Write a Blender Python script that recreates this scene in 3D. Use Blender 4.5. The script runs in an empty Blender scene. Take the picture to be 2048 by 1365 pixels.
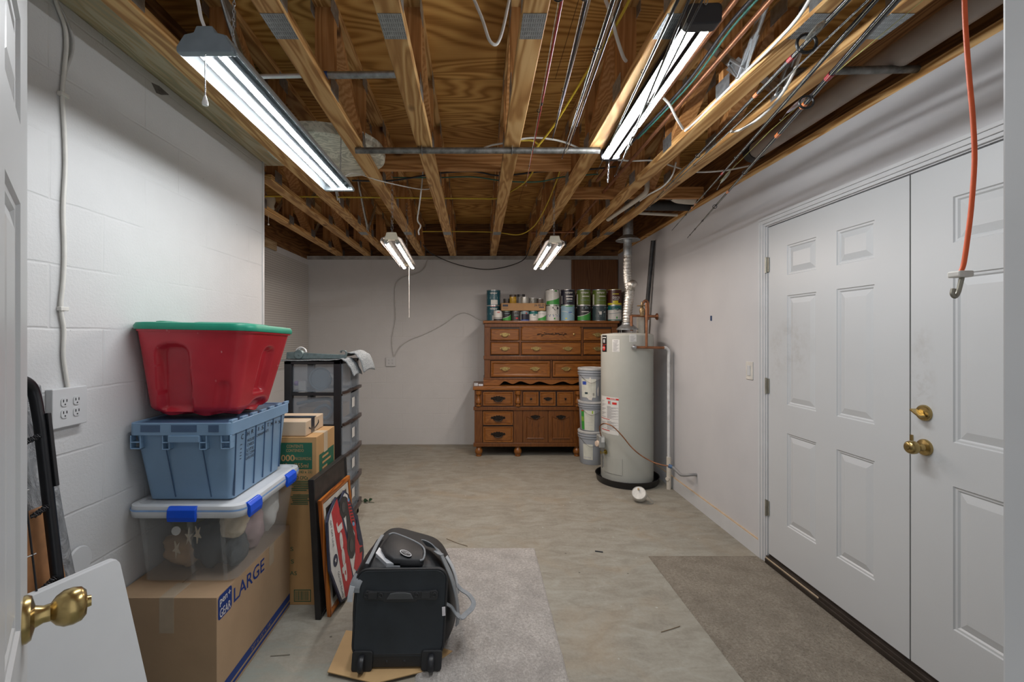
import bpy, bmesh, math, random
from mathutils import Vector, Matrix, noise

random.seed(7)
C = bpy.context.scene.collection
SC = bpy.context.scene

# ---------------------------------------------------------------- camera
FPX, VX, VY, EYE = 905.0, 959.0, 671.0, 1.44       # focal length in pixels of a 2048 wide frame, vanishing point, eye height
cam_d = bpy.data.cameras.new('camera')
cam_d.sensor_width = 36.0
cam_d.lens = 36.0 * FPX / 2048.0
cam_d.shift_x = (1024.0 - VX) / 2048.0
cam_d.shift_y = (VY - 682.5) / 2048.0
cam_d.clip_start = 0.02
cam_d.clip_end = 60
cam = bpy.data.objects.new('camera', cam_d)
cam.location = (0, 0, EYE)
cam.rotation_euler = (math.pi / 2, 0, 0)
C.objects.link(cam)
SC.camera = cam

# ---------------------------------------------------------------- world, exposure, lamp strengths
w = bpy.data.worlds.new('world')
SC.world = w
w.use_nodes = True
w.node_tree.nodes['Background'].inputs[0].default_value = (0.95, 0.97, 1.0, 1)
w.node_tree.nodes['Background'].inputs[1].default_value = 0.9
SC.view_settings.view_transform = 'Standard'
SC.view_settings.look = 'None'
SC.view_settings.gamma = 1.0
SC.view_settings.use_curve_mapping = False
SC.view_settings.exposure = 0.0
COOL = (0.95, 0.975, 1.0)
WARM = (1.0, 0.86, 0.76)
E_LEFT, E_RIGHT, E_BACK = 74.0, 118.0, 90.0
SC.cycles.max_bounces = 10
SC.cycles.diffuse_bounces = 6
SC.cycles.transparent_max_bounces = 16
SC.cycles.sample_clamp_indirect = 6.0
SC.cycles.use_denoising = True

# ---------------------------------------------------------------- room dimensions
XL, XR, YB, YE, XA = -1.42, 1.823, 5.965, 2.975, -2.26      # left wall, right wall, back wall, end of left wall, alcove wall
JB, CH, TC, PLY = 2.485, 0.038, 2.889, 2.930                # joist underside, chord thickness, top chord underside, plywood


def PX(px, Y): return (px - VX) * Y / FPX
def PZ(py, Y): return EYE + (VY - py) * Y / FPX
def P(px, py, Y): return Vector((PX(px, Y), Y, PZ(py, Y)))
def FL(px, py, z=0.0):
    Y = (EYE - z) * FPX / (py - VY)
    return Vector((PX(px, Y), Y, z))
V = Vector

# ---------------------------------------------------------------- materials
_mats = {}


def srgb(r, g, b):
    f = lambda c: (c / 255 / 12.92) if c / 255 <= 0.04045 else ((c / 255 + 0.055) / 1.055) ** 2.4
    return (f(r), f(g), f(b))


class NT:
    def __init__(s, name):
        s.m = bpy.data.materials.new(name)
        s.m.use_nodes = True
        s.t = s.m.node_tree
        s.n = s.t.nodes
        s.b = s.n['Principled BSDF']
        s.out = s.n['Material Output']
        s._co = None

    def new(s, typ, **kw):
        nd = s.n.new(typ)
        for k, v in kw.items():
            if k.startswith('i_'):
                k = k[2:]
                key = int(k) if k.isdigit() else k.replace('_', ' ')
                nd.inputs[key].default_value = v
            else:
                setattr(nd, k, v)
        return nd

    def link(s, a, b): s.t.links.new(a, b)

    def co(s, scale=(1, 1, 1), rot=(0, 0, 0), loc=(0, 0, 0)):
        if s._co is None:
            s._co = s.new('ShaderNodeTexCoord')
        mp = s.new('ShaderNodeMapping')
        mp.inputs['Scale'].default_value = scale
        mp.inputs['Rotation'].default_value = rot
        mp.inputs['Location'].default_value = loc
        s.link(s._co.outputs['Object'], mp.inputs[0])
        return mp.outputs[0]

    def noise(s, vec, scale=5, detail=4, rough=0.55, dist=0.0):
        nd = s.new('ShaderNodeTexNoise')
        nd.inputs['Scale'].default_value = scale
        nd.inputs['Detail'].default_value = detail
        nd.inputs['Roughness'].default_value = rough
        nd.inputs['Distortion'].default_value = dist
        s.link(vec, nd.inputs['Vector'])
        return nd.outputs['Fac']

    def ramp(s, fac, stops):
        r = s.new('ShaderNodeValToRGB')
        e = r.color_ramp.elements
        while len(e) < len(stops):
            e.new(0.5)
        for el, (p, c) in zip(e, stops):
            el.position = p
            el.color = tuple(c) + (1,) if len(c) == 3 else c
        s.link(fac, r.inputs[0])
        return r.outputs[0]

    def mix(s, fac, a, b, mode='MIX'):
        m = s.new('ShaderNodeMix', data_type='RGBA', blend_type=mode)
        for val, idx in ((fac, 0), (a, 6), (b, 7)):
            if hasattr(val, 'is_linked'):
                s.link(val, m.inputs[idx])
            elif idx == 0:
                m.inputs[0].default_value = val
            else:
                m.inputs[idx].default_value = tuple(val) + (1,)
        return m.outputs[2]

    def math(s, op, a, b=0.5):
        m = s.new('ShaderNodeMath', operation=op)
        for i, val in enumerate((a, b)):
            if hasattr(val, 'is_linked'):
                s.link(val, m.inputs[i])
            else:
                m.inputs[i].default_value = val
        return m.outputs[0]

    def bump(s, h, strength=0.3, dist=0.01):
        b = s.new('ShaderNodeBump')
        b.inputs['Strength'].default_value = strength
        b.inputs['Distance'].default_value = dist
        s.link(h, b.inputs['Height'])
        s.link(b.outputs[0], s.b.inputs['Normal'])

    def set(s, col=None, rough=None, metal=None, spec=None):
        if col is not None:
            if hasattr(col, 'is_linked'):
                s.link(col, s.b.inputs['Base Color'])
            else:
                s.b.inputs['Base Color'].default_value = tuple(col) + (1,)
        if rough is not None: s.b.inputs['Roughness'].default_value = rough
        if metal is not None: s.b.inputs['Metallic'].default_value = metal
        if spec is not None: s.b.inputs['Specular IOR Level'].default_value = spec
        return s.m


def mat(name, col, rough=0.5, metal=0.0, var=0.12, scale=18, bump=0.0, bscale=120, spec=None):
    """plain painted / plastic / metal surface with a little tonal variation and optional fine bump"""
    if name in _mats: return _mats[name]
    t = NT(name)
    if var:
        n = t.noise(t.co(), scale, 3)
        lo = tuple(max(0, c * (1 - var)) for c in col)
        hi = tuple(min(1, c * (1 + var)) for c in col)
        t.set(t.ramp(n, [(0.3, lo), (0.7, hi)]))
    else:
        t.set(col)
    if bump:
        t.bump(t.noise(t.co(), bscale, 3), bump, 0.004)
    _mats[name] = t.set(None, rough, metal, spec)
    return _mats[name]


def emit_mat(name, col, strength):
    if name in _mats: return _mats[name]
    t = NT(name)
    t.set((0.9, 0.9, 0.9))
    t.b.inputs['Emission Color'].default_value = tuple(col) + (1,)
    t.b.inputs['Emission Strength'].default_value = strength
    _mats[name] = t.m
    return t.m


def wood(name, dark, mid, light, axis='Y', bands=9.0, stretch=0.09, dist=3.0, rough=0.55, knots=True, tex=1.0, spec=0.3, wt=0.72):
    """sawn timber or veneer: growth rings stretched along one axis, fine fibre, optional knots"""
    if name in _mats: return _mats[name]
    t = NT(name)
    i = 'XYZ'.index(axis)
    sc = [1, 1, 1]; sc[i] = stretch
    rnd = t.new('ShaderNodeObjectInfo').outputs['Random']
    off = t.new('ShaderNodeVectorMath', operation='ADD')
    t.link(t.co(), off.inputs[0])
    cmb = t.new('ShaderNodeCombineXYZ')
    k = t.math('MULTIPLY', rnd, 7.0)
    for j in range(3): t.link(k, cmb.inputs[j])
    t.link(cmb.outputs[0], off.inputs[1])
    mp = t.new('ShaderNodeMapping'); mp.inputs['Scale'].default_value = sc
    t.link(off.outputs[0], mp.inputs[0])
    base = mp.outputs[0]
    warp = t.noise(base, 6.0, 3, 0.6, 0.4)
    add = t.new('ShaderNodeVectorMath', operation='ADD')
    wv = t.new('ShaderNodeVectorMath', operation='SCALE'); wv.inputs['Scale'].default_value = 0.09 * dist
    t.link(warp, wv.inputs[0])
    t.link(base, add.inputs[0]); t.link(wv.outputs[0], add.inputs[1])
    wave = t.new('ShaderNodeTexWave', wave_type='RINGS', rings_direction=axis)
    wave.inputs['Scale'].default_value = bands
    wave.inputs['Distortion'].default_value = dist
    wave.inputs['Detail'].default_value = 2.0
    wave.inputs['Detail Scale'].default_value = 1.2
    t.link(add.outputs[0], wave.inputs['Vector'])
    fib = [60, 60, 60]; fib[i] = 2.0
    fm = t.new('ShaderNodeMapping'); fm.inputs['Scale'].default_value = fib
    t.link(off.outputs[0], fm.inputs[0])
    fine = t.noise(fm.outputs[0], 3.0, 3, 0.6)
    g = t.math('ADD', t.math('MULTIPLY', wave.outputs['Fac'], wt), t.math('MULTIPLY', fine, 1.0 - wt))
    col = t.ramp(g, [(0.12, dark), (0.45, mid), (0.85, light)])
    big = t.noise(base, 2.2, 2)
    col = t.mix(t.math('MULTIPLY', big, 0.45 * tex), col, tuple(c * 0.55 for c in mid), 'MIX')
    if knots:
        ks = [6, 6, 6]; ks[i] = 3.0
        km = t.new('ShaderNodeMapping'); km.inputs['Scale'].default_value = ks
        t.link(off.outputs[0], km.inputs[0])
        vo = t.new('ShaderNodeTexVoronoi'); vo.inputs['Scale'].default_value = 0.9
        t.link(km.outputs[0], vo.inputs['Vector'])
        kf = t.ramp(vo.outputs['Distance'], [(0.05, (1, 1, 1)), (0.13, (0, 0, 0))])
        col = t.mix(kf, col, tuple(c * 0.35 for c in dark))
    t.set(col, rough, 0, spec)
    t.bump(g, 0.12, 0.003)
    _mats[name] = t.m
    return t.m


# ---------------------------------------------------------------- mesh building
_off = {}


class MB:
    """collects faces for ONE mesh object"""
    def __init__(s):
        s.v, s.f, s.m = [], [], []

    def add(s, verts, faces, m=0):
        o = len(s.v)
        s.v += [V(p) for p in verts]
        s.f += [tuple(i + o for i in f) for f in faces]
        s.m += [m] * len(faces)
        return s

    def box(s, x0, x1, y0, y1, z0, z1, m=0):
        x0, x1 = sorted((x0, x1)); y0, y1 = sorted((y0, y1)); z0, z1 = sorted((z0, z1))
        vs = [(x, y, z) for z in (z0, z1) for y in (y0, y1) for x in (x0, x1)]
        return s.add(vs, [(0, 2, 3, 1), (4, 5, 7, 6), (0, 1, 5, 4), (2, 6, 7, 3), (0, 4, 6, 2), (1, 3, 7, 5)], m)

    def hexa(s, lo, hi, m=0):
        """lo, hi: four points each, same winding"""
        return s.add(list(lo) + list(hi), [(3, 2, 1, 0), (4, 5, 6, 7), (0, 1, 5, 4), (1, 2, 6, 5), (2, 3, 7, 6), (3, 0, 4, 7)], m)

    def obox(s, c, u, v, n, hu, hv, hn, m=0):
        c, u, v, n = V(c), V(u).normalized(), V(v).normalized(), V(n).normalized()
        q = [c - u * hu - v * hv, c + u * hu - v * hv, c + u * hu + v * hv, c - u * hu + v * hv]
        return s.hexa([p - n * hn for p in q], [p + n * hn for p in q], m)

    def bar(s, p, q, w, h, up=(0, 0, 1), m=0):
        p, q = V(p), V(q)
        d = (q - p).normalized(); side = d.cross(V(up)).normalized(); u2 = side.cross(d)
        return s.obox((p + q) / 2, d, side, u2, (q - p).length / 2, w / 2, h / 2, m)

    def tube(s, pts, r, seg=8, m=0, caps=True, closed=False):
        pts = [V(p) for p in pts]
        n = len(pts)
        rr = r if isinstance(r, (list, tuple)) else [r] * n
        d0 = (pts[1] - pts[0]).normalized()
        ref = V((0, 0, 1)) if abs(d0.z) < 0.9 else V((1, 0, 0))
        side = d0.cross(ref).normalized()
        rings = []
        for i, p in enumerate(pts):
            if closed: d = (pts[(i + 1) % n] - pts[i - 1]).normalized()
            else: d = (pts[min(i + 1, n - 1)] - pts[max(i - 1, 0)]).normalized()
            side = (side - d * side.dot(d)).normalized()
            up = d.cross(side)
            rings.append([p + (side * math.cos(a) + up * math.sin(a)) * rr[i] for a in (2 * math.pi * k / seg for k in range(seg))])
        return s.loft(rings, m, caps and not closed, closed)

    def loft(s, rings, m=0, caps=True, closed=False, ring_closed=True):
        k = len(rings[0]); vs = [p for r in rings for p in r]; fs = []
        n = len(rings)
        for i in range(n if closed else n - 1):
            a, b = i * k, ((i + 1) % n) * k
            for j in range(k if ring_closed else k - 1):
                j2 = (j + 1) % k
                fs.append((a + j, a + j2, b + j2, b + j))
        if caps:
            fs.append(tuple(reversed(range(k)))); fs.append(tuple(range((n - 1) * k, n * k)))
        return s.add(vs, fs, m)

    def lathe(s, prof, c=(0, 0, 0), axis=(0, 0, 1), seg=24, m=0, caps=True, a0=0, a1=None, ref=None):
        c, ax = V(c), V(axis).normalized()
        rf = V(ref) if ref else (V((0, -1, 0)) if abs(ax.y) < 0.9 else V((1, 0, 0)))
        u = (rf - ax * rf.dot(ax)).normalized(); v = ax.cross(u)
        full = a1 is None
        ks = range(seg) if full else range(seg + 1)
        an = [(2 * math.pi * k / seg) if full else a0 + (a1 - a0) * k / seg for k in ks]
        rings = [[c + ax * z + (u * math.cos(a) + v * math.sin(a)) * r for a in an] for r, z in prof]
        return s.loft(rings, m, caps and full, False, full)

    def prism(s, poly, o, u, v, n, depth, m=0):
        o, u, v, n = V(o), V(u), V(v), V(n)
        a = [o + u * x + v * y for x, y in poly]
        b = [p + n * depth for p in a]
        k = len(a)
        return s.add(a + b, [tuple(reversed(range(k))), tuple(range(k, 2 * k))] + [(i, (i + 1) % k, k + (i + 1) % k, k + i) for i in range(k)], m)

    def sheet(s, grid, m=0, thick=0.0):
        r, c = len(grid), len(grid[0])
        s.add([p for row in grid for p in row], [(i * c + j, i * c + j + 1, (i + 1) * c + j + 1, (i + 1) * c + j) for i in range(r - 1) for j in range(c - 1)], m)
        return s

    def sphere(s, c, r, seg=14, rings=8, m=0, sc=(1, 1, 1)):
        c = V(c); R = []
        for i in range(1, rings):
            t = math.pi * i / rings
            R.append([c + V((r * sc[0] * math.sin(t) * math.cos(a), r * sc[1] * math.sin(t) * math.sin(a), -r * sc[2] * math.cos(t))) for a in (2 * math.pi * k / seg for k in range(seg))])
        return s.loft(R, m, True)

    def build(s, name, mats, parent=None, bevel=0.0, smooth=None, loc=None, solid=0.0, subsurf=0, bseg=2, flip=False):
        me = bpy.data.meshes.new(name)
        if parent is not None:
            off = _off[parent.name]
        elif loc is not None:
            off = V(loc)
        else:
            lo = [min(p[i] for p in s.v) for i in range(3)]; hi = [max(p[i] for p in s.v) for i in range(3)]
            off = V(((lo[0] + hi[0]) / 2, (lo[1] + hi[1]) / 2, lo[2]))
        me.from_pydata([tuple(p - off) for p in s.v], [], s.f)
        if not isinstance(mats, (list, tuple)): mats = [mats]
        for mm in mats: me.materials.append(mm)
        for p, i in zip(me.polygons, s.m): p.material_index = i
        bm = bmesh.new(); bm.from_mesh(me)
        bmesh.ops.recalc_face_normals(bm, faces=bm.faces)
        if smooth:
            for e in bm.edges:
                if len(e.link_faces) == 2 and e.calc_face_angle(0) > math.radians(smooth): e.smooth = False
            for f in bm.faces: f.smooth = True
        bm.to_mesh(me); bm.free()
        o = bpy.data.objects.new(name, me)
        C.objects.link(o)
        if parent is not None: o.parent = parent
        else: o.location = off
        _off[o.name] = off
        if solid:
            md = o.modifiers.new('solid', 'SOLIDIFY'); md.thickness = solid; md.offset = 0
        if subsurf:
            md = o.modifiers.new('sub', 'SUBSURF'); md.levels = md.render_levels = subsurf
        if bevel:
            md = o.modifiers.new('bevel', 'BEVEL'); md.width = bevel; md.segments = bseg; md.limit_method = 'ANGLE'; md.angle_limit = math.radians(40)
            md.use_clamp_overlap = True
        return o


def tag(o, label, cat, group=None):
    o['label'] = label; o['category'] = cat
    if group: o['group'] = group
    return o


def thing(name, label, cat, loc, group=None):
    o = bpy.data.objects.new(name, None)
    o.empty_display_size = 0.1
    o.location = loc
    C.objects.link(o)
    _off[o.name] = V(loc)
    return tag(o, label, cat, group)


def struct(o):
    o['kind'] = 'structure'
    return o


def copy_tree(o, parent=None):
    c = o.copy()
    C.objects.link(c)
    _off[c.name] = _off[o.name].copy()
    if parent is not None: c.parent = parent
    for ch in [x for x in SC.objects if x.parent == o and x is not c]:
        copy_tree(ch, c)
    return c


def rrect(w, h, r, n=5, cx=0, cy=0):
    """rounded rectangle outline, counter-clockwise"""
    pts = []
    for (sx, sy, a0) in ((1, -1, -90), (1, 1, 0), (-1, 1, 90), (-1, -1, 180)):
        for k in range(n + 1):
            a = math.radians(a0 + 90 * k / n)
            pts.append((cx + sx * (w / 2 - r) + r * math.cos(a), cy + sy * (h / 2 - r) + r * math.sin(a)))
    return pts


def curve_pts(ctrl, n=8):
    """Catmull-Rom through control points"""
    c = [V(p) for p in ctrl]
    if len(c) < 3: return c
    out = []
    for i in range(len(c) - 1):
        p0, p1, p2, p3 = c[max(i - 1, 0)], c[i], c[i + 1], c[min(i + 2, len(c) - 1)]
        for k in range(n):
            t = k / n
            out.append(0.5 * ((2 * p1) + (p2 - p0) * t + (2 * p0 - 5 * p1 + 4 * p2 - p3) * t * t + (3 * p1 - p0 - 3 * p2 + p3) * t ** 3))
    out.append(c[-1])
    return out


def text_mesh(s, size, align='CENTER', bold=0.0, width=1.0):
    cu = bpy.data.curves.new('lettering', 'FONT')
    cu.body = s; cu.size = size; cu.align_x = align; cu.align_y = 'CENTER'; cu.offset = bold; cu.resolution_u = 3
    ob = bpy.data.objects.new('lettering', cu)
    C.objects.link(ob)
    dg = bpy.context.evaluated_depsgraph_get()
    me = bpy.data.meshes.new_from_object(ob.evaluated_get(dg))
    vs = [(v.co.x * width, v.co.y) for v in me.vertices]; fs = [tuple(p.vertices) for p in me.polygons]
    bpy.data.objects.remove(ob); bpy.data.curves.remove(cu); bpy.data.meshes.remove(me)
    return vs, fs


def text_on(mb, s, size, fn, m=0, align='CENTER', bold=0.0, width=1.0):
    """fn maps flat (x, y) of the lettering onto the surface"""
    vs, fs = text_mesh(s, size, align, bold, width)
    return mb.add([fn(x, y) for x, y in vs], fs, m)


def plane_fn(o, u, v, lift=0.0012):
    o, u, v = V(o), V(u).normalized(), V(v).normalized(); n = u.cross(v)
    return lambda x, y: o + u * x + v * y + n * lift


def cyl_fn(c, r, z, a=0.0):
    """wrap around a vertical cylinder, a = 0 faces the camera (-Y), positive to the right"""
    c = V(c)
    def fn(x, y):
        t = a + x / r
        return V((c.x + r * math.sin(t), c.y - r * math.cos(t), c.z + z + y))
    return fn


def quad_on(mb, fn, x0, x1, y0, y1, m=0, nx=1):
    g = [[fn(x0 + (x1 - x0) * i / nx, y) for i in range(nx + 1)] for y in (y0, y1)]
    return mb.sheet(g, m)


def chain(name, p, q, r, m, parent, n=None):
    """hanging chain of alternate links between two points"""
    p, q = V(p), V(q); L = (q - p).length
    n = n or max(2, int(L / (r * 9)))
    d = (q - p).normalized(); a = d.orthogonal().normalized(); b = d.cross(a)
    mb = MB(); ln = L / n * 0.66
    for k in range(n):
        c = p + d * L * (k + 0.5) / n; s = a if k % 2 else b
        ring = [c + d * ln * math.cos(t) + s * ln * 0.42 * math.sin(t) for t in (2 * math.pi * i / 10 for i in range(10))]
        mb.tube(ring, r, 5, 0, closed=True)
    return mb.build(name, m, parent, smooth=50)
# ================================================================ setting materials
def block_paint(name, col, axis, bw=0.43, bh=0.2148, offz=0.0, offh=0.0, depth=0.5):
    t = NT(name)
    sep = t.new('ShaderNodeSeparateXYZ'); t.link(t.co(), sep.inputs[0])
    cmb = t.new('ShaderNodeCombineXYZ')
    t.link(t.math('ADD', sep.outputs['XYZ'.index(axis)], 20 + offh), cmb.inputs[0])
    t.link(t.math('ADD', sep.outputs[2], offz), cmb.inputs[1])
    nz = t.noise(t.co(), 7, 3)
    wob = t.new('ShaderNodeVectorMath', operation='SCALE'); wob.inputs['Scale'].default_value = 0.012
    nc = t.new('ShaderNodeTexNoise'); nc.inputs['Scale'].default_value = 6; t.link(t.co(), nc.inputs['Vector'])
    t.link(nc.outputs['Color'], wob.inputs[0])
    ad = t.new('ShaderNodeVectorMath', operation='ADD'); t.link(cmb.outputs[0], ad.inputs[0]); t.link(wob.outputs[0], ad.inputs[1])
    br = t.new('ShaderNodeTexBrick', offset=0.5)
    for k, v in (('Scale', 1.0), ('Mortar Size', 0.006), ('Mortar Smooth', 0.8), ('Brick Width', bw), ('Row Height', bh)):
        br.inputs[k].default_value = v
    t.link(ad.outputs[0], br.inputs['Vector'])
    # paint fills many of the joints: their depth comes and goes along the wall
    vis = t.ramp(t.noise(t.co(), 2.3, 3), [(0.42, (0.04,) * 3), (0.72, (0.8,) * 3)])
    joint = t.math('MULTIPLY', t.math('MULTIPLY', br.outputs['Fac'], vis), -1.0)
    fine = t.noise(t.co(), 95, 4, 0.65)
    h = t.math('ADD', t.math('MULTIPLY', joint, 1.0), t.math('MULTIPLY', fine, 0.42))
    t.bump(h, depth, 0.01)
    c = t.ramp(nz, [(0.3, tuple(x * 0.965 for x in col)), (0.7, col)])
    c = t.mix(t.math('MULTIPLY', t.math('MULTIPLY', br.outputs['Fac'], vis), 0.07), c, tuple(x * 0.55 for x in col))
    pits = t.new('ShaderNodeTexVoronoi'); pits.inputs['Scale'].default_value = 9; t.link(t.co(), pits.inputs['Vector'])
    pf = t.ramp(pits.outputs['Distance'], [(0.02, (1, 1, 1)), (0.035, (0, 0, 0))])
    c = t.mix(t.math('MULTIPLY', pf, 0.5), c, (0.2, 0.2, 0.2))
    return t.set(c, 0.55)


M_BLOCK_L = block_paint('white_block_paint', (0.585, 0.59, 0.595), 'Y', offz=0.035, depth=0.4)
M_BLOCK_B = block_paint('grey_white_block_paint', (0.56, 0.56, 0.56), 'X', 0.406, 0.2032, 0.0, 0.1, 0.3)


def drywall():
    t = NT('white_drywall_paint')
    n = t.noise(t.co(), 2.0, 5)
    c = t.ramp(n, [(0.3, (0.50, 0.50, 0.515)), (0.7, (0.55, 0.55, 0.56))])
    nails = t.new('ShaderNodeTexVoronoi'); nails.inputs['Scale'].default_value = 2.6; t.link(t.co(), nails.inputs['Vector'])
    c = t.mix(t.math('MULTIPLY', t.ramp(nails.outputs['Distance'], [(0.012, (1, 1, 1)), (0.02, (0, 0, 0))]), 0.8), c, (0.06, 0.06, 0.07))
    t.bump(t.noise(t.co(), 160, 3), 0.12, 0.003)
    return t.set(c, 0.5)


M_DRY = drywall()


def concrete():
    t = NT('bare_concrete')
    a = t.noise(t.co(), 1.1, 6, 0.62, 0.6)
    b = t.noise(t.co((1, 2.2, 1)), 5.5, 6, 0.65, 0.8)
    c = t.noise(t.co(), 60, 4, 0.7)
    col = t.ramp(a, [(0.30, (0.169, 0.147, 0.113)), (0.5, (0.250, 0.228, 0.185)), (0.68, (0.297, 0.294, 0.255))])
    col = t.mix(0.62, col, t.ramp(b, [(0.38, (0.177, 0.157, 0.127)), (0.55, (0.283, 0.267, 0.223)), (0.68, (0.338, 0.335, 0.298))]))
    col = t.mix(0.30, col, t.ramp(c, [(0.3, (0.189, 0.178, 0.150)), (0.7, (0.338, 0.329, 0.283))]))
    # warm worn patches and a worn film of pale green grey paint near the doorway
    warm = t.ramp(t.noise(t.co(loc=(4, 2, 0)), 1.6, 5, 0.6, 1.0), [(0.52, (0, 0, 0)), (0.7, (1, 1, 1))])
    col = t.mix(t.math('MULTIPLY', warm, 0.35), col, (0.283, 0.207, 0.127))
    sep = t.new('ShaderNodeSeparateXYZ'); t.link(t.co(), sep.inputs[0])
    near = t.ramp(t.math('ADD', t.math('ADD', t.math('MULTIPLY', sep.outputs[1], 0.42), t.math('MULTIPLY', sep.outputs[0], 0.18)), t.math('MULTIPLY', b, 0.55)), [(0.86, (1, 1, 1)), (1.15, (0, 0, 0))])
    col = t.mix(t.math('MULTIPLY', near, 0.75), col, t.mix(b, (0.202, 0.230, 0.203), (0.369, 0.399, 0.360)))
    chips = t.new('ShaderNodeTexVoronoi'); chips.inputs['Scale'].default_value = 7; t.link(t.co(), chips.inputs['Vector'])
    col = t.mix(t.ramp(chips.outputs['Distance'], [(0.035, (0.670, 0.709, 0.703)), (0.055, (0, 0, 0))]), col, (0.419, 0.426, 0.387))
    dirt = t.new('ShaderNodeTexVoronoi'); dirt.inputs['Scale'].default_value = 5; t.link(t.co(loc=(3, 1, 0)), dirt.inputs['Vector'])
    col = t.mix(t.ramp(dirt.outputs['Distance'], [(0.02, (0.755, 0.798, 0.790)), (0.04, (0, 0, 0))]), col, (0.042, 0.035, 0.027))
    t.bump(t.math('ADD', t.math('MULTIPLY', b, 0.6), t.math('MULTIPLY', c, 0.4)), 0.25, 0.006)
    return t.set(col, 0.62, 0, 0.35)


M_CONC = concrete()


def plywood():
    t = NT('plywood_sheathing')
    v = t.co((0.32, 1.5, 1.0), loc=(1.3, 0.4, 0))
    n = t.noise(v, 1.55, 2.2, 0.42, 0.5)
    contour = t.math('SINE', t.math('MULTIPLY', n, 150.0))
    line = t.math('ADD', t.math('MULTIPLY', contour, 0.5), 0.5)
    fib = t.noise(t.co((3, 90, 1)), 1.5, 3)
    g = t.math('ADD', t.math('MULTIPLY', line, 0.6), t.math('MULTIPLY', fib, 0.4))
    col = t.ramp(g, [(0.08, (0.29, 0.128, 0.027)), (0.45, (0.56, 0.300, 0.082)), (0.9, (0.72, 0.430, 0.140))])
    big = t.ramp(t.noise(t.co(loc=(2, 0, 0)), 1.3, 4), [(0.35, (0.72, 0.66, 0.60)), (0.65, (1, 1, 1))])
    col = t.mix(1.0, col, big, 'MULTIPLY')
    # sheet joints
    br = t.new('ShaderNodeTexBrick', offset=0.5)
    for k, x in (('Scale', 1.0), ('Mortar Size', 0.002), ('Mortar Smooth', 0.1), ('Brick Width', 2.44), ('Row Height', 1.22)):
        br.inputs[k].default_value = x
    t.link(t.co(loc=(20.3, 20.55, 0)), br.inputs['Vector'])
    col = t.mix(t.math('MULTIPLY', br.outputs['Fac'], 0.8), col, (0.05, 0.02, 0.01))
    t.bump(g, 0.15, 0.004)
    return t.set(col, 0.6, 0, 0.25)


M_PLY = plywood()
PINE = ((0.36, 0.170, 0.050), (0.57, 0.318, 0.115), (0.72, 0.46, 0.20))
M_PINE = wood('pine_along', *PINE, axis='Y', bands=11, dist=2.6)
M_PINEZ = wood('pine_upright', (0.27, 0.11, 0.033), (0.44, 0.20, 0.065), (0.60, 0.32, 0.125), axis='Z', bands=13, dist=1.4, wt=0.4)
M_PINEX = wood('pine_across', (0.28, 0.115, 0.034), (0.45, 0.21, 0.07), (0.61, 0.33, 0.13), axis='X', bands=13, dist=1.6, wt=0.5)
M_RIM = wood('weathered_rim_board', (0.10, 0.042, 0.014), (0.19, 0.085, 0.03), (0.27, 0.135, 0.05), axis='Y', bands=9, dist=3)
M_RIMX = wood('weathered_rim_board_across', (0.10, 0.042, 0.014), (0.19, 0.085, 0.03), (0.27, 0.135, 0.05), axis='X', bands=9, dist=3)
M_TREATED = wood('treated_sill', (0.40, 0.37, 0.26), (0.55, 0.42, 0.25), (0.62, 0.56, 0.42), axis='Y', bands=6, dist=4)
M_DOORW = mat('white_door_paint', (0.52, 0.535, 0.545), 0.38, var=0.03, scale=3, bump=0.05, bscale=260)


def door_paint(name, spots):
    t = NT(name)
    col = (0.52, 0.535, 0.545)
    n = t.noise(t.co(), 9, 6, 0.75); vec = t.co()
    c = t.ramp(t.noise(t.co(), 3, 2), [(0.3, tuple(x * 0.97 for x in col)), (0.7, col)])
    for (y, z, ry, rz, k) in spots:          # greasy hand marks
        m = t.co((0.001, 1 / ry, 1 / rz), loc=(0, -y / ry, -z / rz))
        ln = t.new('ShaderNodeVectorMath', operation='LENGTH'); t.link(m, ln.inputs[0])
        f = t.math('MULTIPLY', t.ramp(ln.outputs['Value'], [(0.2, (1, 1, 1)), (1.0, (0, 0, 0))]), t.ramp(n, [(0.46, (0, 0, 0)), (0.66, (k, k, k))]))
        c = t.mix(f, c, (0.24, 0.21, 0.17))
    t.bump(t.noise(t.co(), 260, 3), 0.05, 0.004)
    return t.set(c, 0.38)


M_TRIM = mat('white_trim_paint', (0.54, 0.55, 0.56), 0.42, var=0.04, scale=6)
M_GALV = mat('galvanised_steel', (0.36, 0.38, 0.39), 0.42, 0.85, var=0.25, scale=40)
M_STEELW = mat('bright_metal_web', (0.52, 0.55, 0.57), 0.35, 0.9, var=0.2, scale=30)
M_DARKM = mat('dark_bronze_threshold', (0.055, 0.043, 0.035), 0.45, 0.4, var=0.2)
M_BRASS = mat('antique_brass', (0.42, 0.31, 0.13), 0.26, 0.95, var=0.22, scale=30)
M_HINGE = mat('aged_steel_hinge', (0.33, 0.32, 0.27), 0.4, 0.8, var=0.2)


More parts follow.
